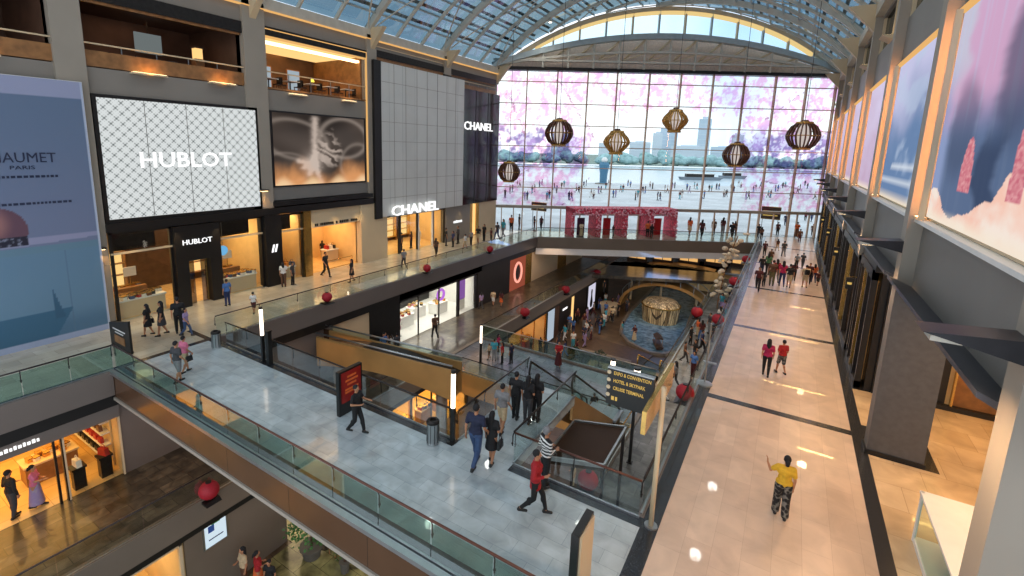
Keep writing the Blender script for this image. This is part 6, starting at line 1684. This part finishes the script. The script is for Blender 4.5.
    if lower in ('trousers', 'shorts', 'wide'):
        l.capsule((-.07, 0, .95), (.07, 0, .95), .12, .12).capsule((-.06, 0, 1.02), (.06, 0, 1.02), .108, .108)
        for (h, k, a) in ((hipL, kL, aL), (hipR, kR, aR)):
            k2 = V(k); a2 = V(a)
            if lower == 'trousers': l.capsule(h, k, .1, .075).capsule(k2, k2.lerp(a2, .9), .076, .058).ball(tuple(k2.lerp(a2, .3)+V((0, -.015, 0))), .066, .07, .12)
            elif lower == 'wide': l.capsule(h, k, .108, .092).capsule(k2, k2.lerp(a2, .92), .092, .09)
            else: l.capsule(h, V(h).lerp(k2, .85), .1, .085)
    elif lower == 'leggings':
        l.capsule((-.07, 0, .94), (.07, 0, .94), .115, .115)
        for (h, k, a) in ((hipL, kL, aL), (hipR, kR, aR)): l.capsule(h, k, .096, .068).capsule(k, V(k).lerp(V(a), .93), .069, .046).ball(tuple(V(k).lerp(V(a), .3)+V((0, -.015, 0))), .06, .065, .11)
    elif lower == 'skirt':
        l.lathe([(.12, 1.06), (.15, .95), (.17, .8), (.2, .55), (.19, .53), (.1, .6)], 18, (0, .0, 0), 1, .85+abs(stride)*.5)
    else:
        l.lathe([(.12, 1.08), (.15, .95), (.18, .7), (.24, .2), (.23, .16), (.1, .3)], 18, (0, 0, 0), 1, .9+abs(stride)*.5)
    out['trousers' if lower in ('trousers', 'wide') else lower if lower != 'long' else 'long_skirt'] = (remesh(l, vox, 'lower'), 'cloth')
    # hair
    h = MB(); h.ball((0, -.008, 1.645), .084, .1, .1, 16, 10)
    if hair == 'long': h.capsule((0, -.06, 1.62), (0, -.085, 1.36), .075, .055).capsule((-.04, -.04, 1.62), (-.05, -.06, 1.42), .05, .04).capsule((.04, -.04, 1.62), (.05, -.06, 1.42), .05, .04)
    if hair == 'bun': h.ball((0, -.1, 1.6), .06).ball((0, -.13, 1.55), .045)
    if hair == 'cap': h.lathe([(.1, 1.66), (.098, 1.72), (.06, 1.77)], 14).capsule((0, .08, 1.67), (0, .16, 1.66), .05, .03)
    hm = remesh(h, max(vox, .012), 'hair')
    out['hair'] = (hm, 'cloth')
    # shoes, eyes, mouth
    sm = MB()
    for a in (aL, aR):
        sm.capsule((a[0], a[1]-.045, a[2]-.05), (a[0], a[1]+.14, a[2]-.055), .043, .034, 8); sm.capsule((a[0], a[1]-.03, a[2]-.02), (a[0], a[1]+.04, a[2]-.04), .045, .04, 8)
    out['shoe'] = (sm.mesh('shoe'), 'shoe')
    em = MB().ball((-.03, .1, 1.63), .009, .006, .006, 6, 4).ball((.03, .1, 1.63), .009, .006, .006, 6, 4); out['eye'] = (em.mesh('eye'), 'eye')
    mm = MB().capsule((-.018, .095, 1.567), (.018, .095, 1.567), .006, .006, 6); out['mouth'] = (mm.mesh('mouth'), 'lip')
    mn = min(min(v.co.z for v in out['shoe'][0].vertices), min(v.co.z for v in out['body'][0].vertices))
    for k, (me, mt) in out.items():
        me.transform(Matrix.Translation((0, 0, -mn))); me.materials.clear(); me.materials.append(M[mt])
        for p in me.polygons: p.use_smooth = True
    # remove hair over the face
    return out
PK = {}
def proto(key):
    if key in PK: return PK[key]
    P_ = {
     'man_walk': dict(kind='man', stride=.42, arms='swing', lower='trousers', hair='short'),
     'man_stand': dict(kind='man', stride=.06, arms='down', lower='trousers', hair='short'),
     'man_shorts': dict(kind='man', stride=.25, arms='swing', lower='shorts', hair='short'),
     'man_bent': dict(kind='man', stride=.1, arms=('bent', 'down'), lower='trousers', hair='short', sleeves='long'),
     'man_phone': dict(kind='man', stride=.36, arms=('reach', 'bent'), lower='trousers', hair='short', vox=.0095),
     'man_near': dict(kind='man', stride=.4, arms='swing', lower='trousers', hair='short', vox=.0105),
     'jacket_near': dict(kind='woman', stride=.44, arms=('swing', 'bent'), lower='leggings', hair='short', sleeves='coat', vox=.0095),
     'woman_yellow': dict(kind='woman', stride=.16, arms=('out', 'down'), lower='wide', hair='bun', vox=.0095),
     'woman_walk': dict(kind='woman', stride=.4, arms='swing', lower='leggings', hair='long'),
     'woman_near': dict(kind='woman', stride=.3, arms='swing', lower='leggings', hair='long', vox=.0105),
     'woman_skirt': dict(kind='woman', stride=.25, arms=('down', 'bent'), lower='skirt', hair='long'),
     'woman_shorts': dict(kind='woman', stride=.3, arms=('bent', 'swing'), lower='shorts', hair='short'),
     'woman_long': dict(kind='woman', stride=.2, arms=('bent', 'reach'), lower='long', hair='bun'),
     'woman_stand': dict(kind='woman', stride=.05, arms=('down', 'bent'), lower='trousers', hair='long'),
     'cap_stand': dict(kind='man', stride=.08, arms=('bent', 'bent'), lower='trousers', hair='cap', sleeves='long', vox=.0105),
    }[key]
    PK[key] = person_meshes(**P_)
    return PK[key]
CC = {'black': (22,21,24), 'navy': (28,34,60), 'dark blue': (34,48,92), 'red': (160,24,32), 'dark red': (74,24,28), 'yellow': (206,164,40), 'white': (214,212,208), 'grey': (122,122,124), 'dark grey': (58,58,62),
      'pink': (206,110,140), 'teal': (60,150,166), 'orange': (206,96,44), 'beige': (190,168,134), 'blue': (70,110,170), 'jeans blue': (52,74,112), 'magenta': (160,28,76), 'brown': (92,62,44), 'green': (70,110,70), 'lilac': (150,130,170), 'cream': (214,200,170), 'olive': (96,92,60)}
def person(key, pos, h, rz, top, low, label, group=None, hair='black', skin=1.0, pattern=None, bag=None, toppat=None):
    ms = proto(key); s = h/1.74
    t = thing('person', label, 'person', pos, rz, group); t.scale = (s, s, s)
    bd = None
    for nm, (me, mt) in ms.items():
        o = bpy.data.objects.new(nm, me); COL.objects.link(o); o.parent = bd if nm in ('eye', 'mouth') else t
        if nm == 'body': bd = o
        c = {'shirt': top, 'hair': hair}.get(nm, low)
        if nm in ('shirt', 'trousers', 'shorts', 'leggings', 'skirt', 'long_skirt', 'hair'): o.color = (*lin(CC[c]), 1)
        pt = toppat if nm == 'shirt' else pattern if nm in ('trousers', 'shorts', 'leggings', 'skirt', 'long_skirt') else None
        if pt:
            o.material_slots[0].link = 'OBJECT'; o.material_slots[0].material = M[pt]
    if bag:
        if bag == 'backpack': m_ = BAGM.setdefault('bp', MB().box(-.14, .14, -.3, -.14, 1.05, 1.42).box(-.1, .1, -.35, -.3, 1.08, 1.3).mesh('backpack'))
        else: m_ = BAGM.setdefault('hb', MB().prism([(-.16, .62), (.16, .62), (.13, .86), (-.13, .86)], 'x', .24, .32).ring([(.28, -.1, .85), (.27, -.06, .98), (.26, 0, 1.0), (.27, .06, .98), (.28, .1, .85)], .012, 6).mesh('shoulder_bag'))
        o = bpy.data.objects.new('backpack' if bag == 'backpack' else 'shoulder_bag', m_); COL.objects.link(o); o.parent = t
        if not m_.materials: m_.materials.append(M['black_product'])
    return t
BAGM = {}
def at(key, u, vf, vh, z, rz, top, low, label, **kw):
    p, h = heightat(u, vf, vh, z)
    if z == 0 and p.x < -27.4 and p.y > 26 and 'inside' not in label: p.x = -27.3
    if z == 0 and 'inside' in label and p.x < -27: p.x = -28.75
    if z == 0 and p.x < -31.6: p.x = -31.6
    if z == Z0 and p.x < -21.9 and p.y > 8: p.x = -21.8
    return person(key, (p.x, p.y, z+.005), max(1.1, min(2.15, h)), rz, top, low, label, **kw)
N_, S_, E__, W__ = 0.0, PI, -PI/2, PI/2       # heading away, toward the camera, right, left
at('woman_yellow', 779, 517, 456, 0, .1, 'yellow', 'black', 'woman in yellow top and patterned black trousers walking on the right walkway', pattern='batik')
at('woman_near', 765, 376.5, 339, 0, .0, 'magenta', 'black', 'woman with long black hair and magenta top walking away on the right walkway')
at('woman_shorts', 780, 374, 340, 0, .5, 'red', 'dark grey', 'person in red top and patterned shorts walking beside the long haired woman', pattern='batik')
at('man_phone', 357, 433, 385, 0, -1.3, 'black', 'black', 'man in black walking in front of the red standing sign')
at('jacket_near', 534, 514, 450, 0, -1.2, 'red', 'black', 'person in long red jacket and black leggings striding across the bridge')
at('cap_stand', 544, 488, 428, 0, -.6, 'white', 'black', 'person in striped top and pale cap standing behind the red jacket', toppat='stripe', hair='grey')
at('man_near', 475, 467, 404, 0, .1, 'navy', 'jeans blue', 'man in navy shirt and jeans walking onto the escalator landing')
at('woman_skirt', 491, 464, 411, 0, .1, 'black', 'black', 'woman in black dress beside the man in jeans at the landing', bag='hand')
# riders on the escalator
def esc_z(y): return (Z0+.1)*(y-16.2)/(23.1-16.2)
for (key, u, vh, top, low, lab) in (('man_shorts', 503, 383, 'grey', 'beige', 'man in grey t-shirt and beige shorts on the landing of the escalator'), ('man_stand', 517, 371, 'black', 'black', 'man in black shirt on the landing just ahead of the grey t-shirt'),
        ('woman_stand', 529, 375, 'black', 'dark grey', 'woman in black near the escalator, left of two women'), ('woman_stand', 538, 373, 'black', 'black', 'woman in black near the escalator, right of two women')):
    p = atz(u, vh, 1.78); person(key, (min(-6.25, max(-7.7, p.x)), min(p.y, 15.9), .005), 1.76, 0, top, low, lab)
at('man_shorts', 179, 383, 341, 0, .2, 'dark grey', 'grey', 'man in dark t-shirt and grey shorts at the left end of the bridge')
at('woman_shorts', 186, 373, 336, 0, .2, 'pink', 'beige', 'woman in pink top walking beside the man in grey shorts', bag='hand')
at('woman_skirt', 149, 336, 304, 0, 2.2, 'black', 'black', 'woman in black with a bag, leftmost of the group by the watch shop', bag='hand')
at('woman_skirt', 163, 335.5, 301, 0, 2.6, 'black', 'dark grey', 'woman in loose black dress, second from left by the watch shop')
at('man_walk', 180, 335, 297, 0, 1.2, 'black', 'black', 'man in black walking left in front of the watch shop portal')
at('woman_walk', 187, 336.5, 308, 0, -.9, 'lilac', 'jeans blue', 'woman in lilac grey top and jeans by the watch shop portal')
at('man_stand', 228, 306, 279, 0, 1.6, 'blue', 'dark blue', 'person in blue shirt standing at the right watch shop window')
at('woman_shorts', 254, 314, 292, 0, .6, 'white', 'dark red', 'small person in white top at the balustrade below the watch shop', bag=None)
at('woman_stand', 284, 287, 262, 0, 1, 'white', 'brown', 'person in white top in front of the logo pillar')
at('man_stand', 293, 285, 262, 0, -1, 'dark grey', 'black', 'person in dark grey beside the white top near the logo pillar')
at('man_walk', 326, 277, 252, 0, -1.4, 'black', 'black', 'person in black walking right in front of the beige boutique')
at('woman_stand', 315, 257, 239, 0, .6, 'black', 'black', 'person in black standing at the beige boutique entrance')
at('woman_skirt', 352, 282, 259, 0, 2.6, 'black', 'black', 'woman in long black clothes near the beige boutique corner')
at('man_walk', 404, 268, 249, 0, 1.2, 'grey', 'dark grey', 'man in grey walking before the fashion shop windows')
at('woman_walk', 436, 257, 238, 0, .3, 'brown', 'black', 'woman in brown top near the grey wall right of the fashion shop')
for (u, vf, vh, top, low, key, lab) in ((446, 246, 228, 'black', 'dark grey', 'man_stand', 'person in black at the left of the crowd by the grey wall'), (453, 247, 231, 'dark blue', 'black', 'woman_stand', 'person in dark blue in the crowd by the grey wall'), (458, 244, 226, 'dark grey', 'black', 'man_bent', 'tall person in dark grey in the crowd by the grey wall'),
        (465, 249, 234, 'white', 'beige', 'woman_shorts', 'person in white top in the crowd by the grey wall'), (471, 245, 230, 'grey', 'black', 'man_stand', 'person in grey left of the gold shop edge'), (478, 243, 226, 'black', 'beige', 'man_shorts', 'person in black with beige shorts before the gold shop edge'),
        (484, 241, 224, 'black', 'black', 'woman_stand', 'person in black right of the gold shop edge'), (491, 243, 228, 'dark red', 'black', 'man_stand', 'person in dark red near the farthest left red ball'), (497, 240, 222, 'dark grey', 'dark blue', 'man_walk', 'person in dark grey near the black screen corner'),
        (503, 238, 219, 'teal', 'grey', 'woman_walk', 'person in teal near the left plaza corner'), (511, 232, 215, 'orange', 'black', 'man_stand', 'person in orange at the left plaza corner'), (519, 230, 214, 'black', 'black', 'man_stand', 'person in black below the dark gold directory sign'), (534, 231, 216, 'black', 'dark red', 'woman_stand', 'person in black and dark red near the pavilion left side'), (541, 230, 216, 'dark red', 'black', 'woman_walk', 'person in dark red left of the pavilion'),
        (398, 250, 232, 'black', 'black', 'man_stand', 'person in black inside the fashion shop window'), (409, 248, 231, 'dark red', 'black', 'woman_stand', 'person in dark red inside the fashion shop window')):
    at(key, u, vf, vh, 0, U(0, 6), top, low, lab)
# plaza and far walkway crowd
for (u, vf, vh, top, low, key, lab) in ((581, 237, 222, 'cream', 'beige', 'woman_long', 'person in cream in the first pavilion arch'), (593, 235, 218, 'black', 'dark grey', 'man_stand', 'person in black in the second pavilion arch'), (613, 236, 225, 'dark red', 'grey', 'woman_stand', 'person in dark red left of the open pavilion arch'), (625, 236, 221, 'beige', 'cream', 'woman_long', 'person in beige in the open pavilion arch'), (647, 238, 221, 'orange', 'black', 'man_stand', 'person in orange in front of the fourth pavilion pillar'), (651, 239, 224, 'black', 'black', 'woman_stand', 'person in black beside the fourth pavilion pillar'),
        (689, 236, 217, 'orange', 'beige', 'woman_skirt', 'person in orange dress right of the blossom pavilion'), (701, 239, 219, 'dark red', 'black', 'woman_walk', 'person in dark red and black, second right of the pavilion'), (713, 235, 219, 'brown', 'brown', 'man_stand', 'person in brown, third right of the pavilion'), (722, 236, 217, 'dark red', 'grey', 'woman_stand', 'person in dark red and grey, fourth right of the pavilion'), (731, 240, 222, 'black', 'black', 'man_walk', 'person in black near the cream blossom spray'), (734, 236, 221, 'brown', 'dark grey', 'woman_stand', 'person in brown beside the black figure near the blossom spray'),
        (758, 238, 224, 'black', 'dark grey', 'man_stand', 'person in black below the gold directory sign, left'), (761, 240, 227, 'brown', 'black', 'woman_stand', 'person in brown below the gold directory sign'), (777, 236, 222, 'dark red', 'black', 'man_stand', 'person in dark red right of the gold directory sign'), (796, 238, 222, 'orange', 'brown', 'woman_long', 'person in orange at the far end of the walkway'), (805, 221, 211, 'magenta', 'black', 'woman_stand', 'person in magenta by the far glass doors'), (785, 226, 214, 'navy', 'navy', 'man_stand', 'person in navy by the far glass doors'), (812, 236, 224, 'brown', 'black', 'man_stand', 'person in brown by the far right shop window'), (811, 222, 213, 'dark blue', 'dark blue', 'man_walk', 'person in dark blue outside the far glass doors'),
        (757, 291, 267, 'dark red', 'black', 'man_walk', 'person in dark red at the left front of the walkway crowd'), (763, 287, 272, 'dark grey', 'black', 'woman_stand', 'small person in dark grey behind the dark red one in the crowd'), (771, 286, 260, 'brown', 'olive', 'man_stand', 'person in brown and olive in the crowd front'), (775, 283, 259, 'red', 'grey', 'woman_walk', 'person in red top in the walkway crowd, left part'),
        (781, 287, 261, 'magenta', 'dark blue', 'woman_walk', 'person in magenta top and blue trousers in the crowd centre'), (788, 288, 264, 'black', 'beige', 'man_shorts', 'person in black top and beige shorts in the crowd centre'), (793, 281, 262, 'dark red', 'black', 'woman_stand', 'person in dark red right of the crowd centre'), (796, 268, 254, 'grey', 'black', 'man_stand', 'person in grey at the back of the crowd, left of a pair'), (802, 268, 253, 'dark grey', 'dark grey', 'man_walk', 'person in dark grey at the back of the crowd, right of a pair'),
        (804, 288, 265, 'beige', 'beige', 'man_shorts', 'person in beige with a dark backpack at the crowd front'), (808, 284, 263, 'dark red', 'black', 'man_stand', 'person in dark red behind the backpack in the crowd'), (813, 283, 264, 'orange', 'dark blue', 'woman_walk', 'person in orange top at the right of the crowd'), (817, 286, 272, 'dark red', 'black', 'woman_shorts', 'small person in dark red, rightmost of the crowd'),
        (764, 256, 241, 'dark red', 'black', 'man_stand', 'person in dark red by the walkway rail behind the crowd'), (761, 274, 256, 'black', 'navy', 'man_bent', 'person in black by the walkway rail in the crowd'), (767, 275, 253, 'green', 'black', 'woman_stand', 'person in green by the walkway rail in the crowd'), (770, 265, 249, 'brown', 'black', 'man_stand', 'person in brown behind the green top in the crowd'), (777, 251, 239, 'brown', 'beige', 'woman_walk', 'person in brown and beige far behind the crowd'), (783, 257, 241, 'dark grey', 'grey', 'man_walk', 'person in dark grey walking away behind the crowd'), (799, 243, 229, 'brown', 'dark red', 'man_stand', 'person in brown and dark red far down the walkway')):
    at(key, u, vf, vh, 0, U(-.5, .5) if rnd() < .7 else PI, top, low, lab, bag='backpack' if 'backpack at' in lab else None)
# link bridge and middle level
for (u, vf, vh, top, low, key, lab) in ((494, 361, 339, 'teal', 'grey', 'man_stand', 'person in teal shirt on the blue grey link bridge'), (489, 359, 348, 'beige', 'brown', 'woman_shorts', 'small child in beige beside the teal shirt'), (502, 364, 342, 'red', 'black', 'woman_stand', 'person in red on the link bridge next to the teal shirt'), (511, 364, 343, 'navy', 'black', 'man_stand', 'person in navy on the link bridge, rightmost of the group'), (498, 352, 334, 'magenta', 'black', 'woman_stand', 'person in magenta behind the teal shirt on the link bridge'), (558, 367, 341, 'red', 'dark red', 'woman_long', 'person in long red clothes walking on the link bridge'),
        (479, 309, 292, 'lilac', 'dark grey', 'woman_walk', 'person in lilac in the left corridor one level down'), (493, 306, 290, 'beige', 'white', 'man_shorts', 'person in beige in front of the salmon poster'), (501, 307, 291, 'dark red', 'orange', 'woman_skirt', 'person in dark red in front of the salmon poster'), (435, 338, 314, 'brown', 'black', 'man_walk', 'person in brown outside the bright white shop'), (397, 354, 333, 'dark grey', 'black', 'man_stand', 'person in dark grey near the white shop entrance'), (389, 352, 334, 'white', 'white', 'woman_stand', 'person in white near the white shop entrance'), (346, 343, 320, 'blue', 'dark blue', 'man_bent', 'person in blue shirt behind the tan ramp'), (335, 340, 318, 'blue', 'grey', 'man_stand', 'person in blue leaning behind the tan ramp, left'), (357, 345, 325, 'black', 'black', 'man_stand', 'person in black behind the tan ramp'), (364, 347, 328, 'dark red', 'black', 'woman_stand', 'person in dark red in the group behind the tan ramp'), (371, 349, 331, 'black', 'grey', 'woman_stand', 'person in black and grey in the group behind the tan ramp'), (378, 351, 333, 'dark grey', 'black', 'man_stand', 'person in dark grey at the right of the group behind the tan ramp'),
        (593, 417, 393, 'black', 'dark grey', 'man_stand', 'person in black at the near rail of the link bridge'), (580, 414, 396, 'grey', 'brown', 'woman_stand', 'person in grey at the near rail of the link bridge'), (690, 345, 326, 'black', 'black', 'man_bent', 'person in black on the right side corridor one level down'), (712, 342, 325, 'black', 'dark grey', 'woman_stand', 'person in black nearer the red lantern on the right corridor'), (697, 336, 319, 'orange', 'beige', 'woman_stand', 'person in orange on the right side corridor'), (684, 362, 342, 'brown', 'dark grey', 'man_walk', 'person in brown on the right side corridor, nearest'), (604, 292, 280, 'black', 'black', 'man_stand', 'person in black far along the middle level corridor')):
    at(key, u, vf, vh, Z0, U(0, 6), top, low, lab)
at('man_bent', 15, 518, 470, Z0, .3, 'black', 'dark grey', 'man in black shirt standing before the amber shop at the left edge')
at('woman_long', 38, 507, 465, Z0, -.6, 'pink', 'lilac', 'woman in flowered dress walking beside the man in black at the amber shop', pattern='batik')
# lowest level
for (u, vf, vh, top, low, key, lab) in ((245, 588, 547, 'beige', 'brown', 'woman_stand', 'person in beige at the bottom left corner of the lowest floor'), (259, 590, 551, 'red', 'orange', 'woman_long', 'person in red and orange patterned clothes on the lowest floor'), (271, 596, 560, 'black', 'black', 'man_stand', 'person in black seen from above at the bottom edge'), (553, 326, 309, 'brown', 'black', 'man_stand', 'person in brown between the left shops and the pond'), (569, 331, 314, 'blue', 'grey', 'woman_stand', 'person in blue between the left shops and the pond'), (577, 324, 308, 'dark red', 'black', 'woman_walk', 'person in dark red on the lowest promenade'), (601, 330, 315, 'black', 'black', 'man_stand', 'person in black beside the dark canal edge'), (612, 322, 306, 'beige', 'black', 'man_walk', 'person in beige beside the dark canal edge'), (622, 336, 321, 'teal', 'grey', 'woman_stand', 'person in teal at the canal edge'), (634, 341, 325, 'dark red', 'beige', 'woman_long', 'person in dark red sitting place by the near end of the canal'), (586, 336, 321, 'white', 'jeans blue', 'man_stand', 'person in white on the lowest promenade left of the canal'), (540, 352, 337, 'black', 'dark grey', 'woman_stand', 'person in black before the orange lit shop, left'), (531, 350, 336, 'grey', 'black', 'man_stand', 'person in grey before the orange lit shop, right'), (522, 346, 332, 'cream', 'cream', 'woman_stand', 'person in cream inside the orange lit shop front'),
        (573, 486, 463, 'beige', 'beige', 'woman_stand', 'person in beige on the lowest floor below the bridge edge'), (590, 470, 449, 'black', 'grey', 'man_stand', 'person in black on the lowest floor below the canopy'), (564, 508, 485, 'grey', 'black', 'man_walk', 'person in grey on the lowest floor nearest the bridge edge')):
    at(key, u, vf, vh, ZB+.03, U(0, 6), top, low, lab)
# outside on the promenade
random.seed(21)
names = ['black', 'navy', 'white', 'dark blue', 'grey', 'lilac', 'dark red', 'blue', 'teal', 'dark grey']
for k in range(84):
    u = 505+ (k*7.37) % 312; v = (199, 192, 188)[k % 3]; v += U(-2, 2)
    c = names[k % len(names)]
    p = atz(u, v, 0)
    if (p-G0).dot(GN) < 2: p = p+GN*(3-(p-G0).dot(GN))
    person(('man_stand', 'woman_walk', 'man_walk', 'woman_stand')[k % 4], (p.x, p.y, .005), 1.75, U(0, 6), c, names[(k*3) % 10], 'tiny person in %s among the people strolling on the promenade outside the glass' % c, group='%s clad strollers outside' % c)

random.seed(33)
for k in range(26):
    c = names[(k*3) % 10]; y = 39+k*.75; x = (-17.6, -16.2, -15.2)[k % 3]+U(-.4, .4)
    person(('man_stand', 'woman_walk', 'man_walk', 'woman_stand')[k % 4], (x, y, ZB+(.13 if 41.9 < y < 46 and x > -16.4 else .005)), 1.72, U(0, 6), c, names[(k*7) % 10], 'person in %s in the loose crowd between the left shops and the canal' % c, group='%s clad people on the lowest promenade' % c)
for k in range(12):
    c = names[(k*3+1) % 10]; y = 27+k*2.2
    person(('man_walk', 'woman_walk', 'man_stand', 'woman_stand')[k % 4], (-4.3+U(-.6, .9), y, Z0+.005), 1.72, U(0, 6), c, names[(k*7+2) % 10], 'person in %s among those walking on the right corridor one level down' % c, group='%s clad people on the right lower corridor' % c)
# ------------------------------------------------------------------ general light
area((-12, 24, ZB+4.3), (-12, 24, ZB), 8, 10, 200, (255,206,160))
area((-12, 12, -2.2), (-12, 14, ZB), 8, 4, 160, (255,190,120))
area((-3.8, 34, -1.3), (-3.8, 34, Z0), 2, 18, 260, (255,220,180))

def add_fill_lamps():  # fill lamps added under the ribs to brighten the interior
    base = None
    for y in (8.9, 18.2, 27.4, 36.7, 46.0):
        for x in (-22, -12.4, -3):
            if y > yend(x)-3: continue
            z = vault(x)-.45
            if base is None:
                base = thing('added_fill_lamp', 'small added fill lamp hanging under a main roof rib', 'lamp', (x, y, z), 0, 'added roof fill lamps')
                MB().lathe([(.12, -.2), (.2, -.18), (.14, .05)], 12).build('housing', M['steel'], base, local=True)
                MB().lathe([(.15, -.215), (.15, -.2)], 12).build('diffuser', M['white_light'], base, local=True); MB().ring([(0, 0, .04), (0, 0, .4)], .03, 6).build('bracket', M['steel'], base, local=True)
            else: c = copy_tree(base); c.location = (x, y, z)
            spot((x, y, z-.3), (x, y, 0), 620, (248,244,236), 2.7, .7, .4)
add_fill_lamps()
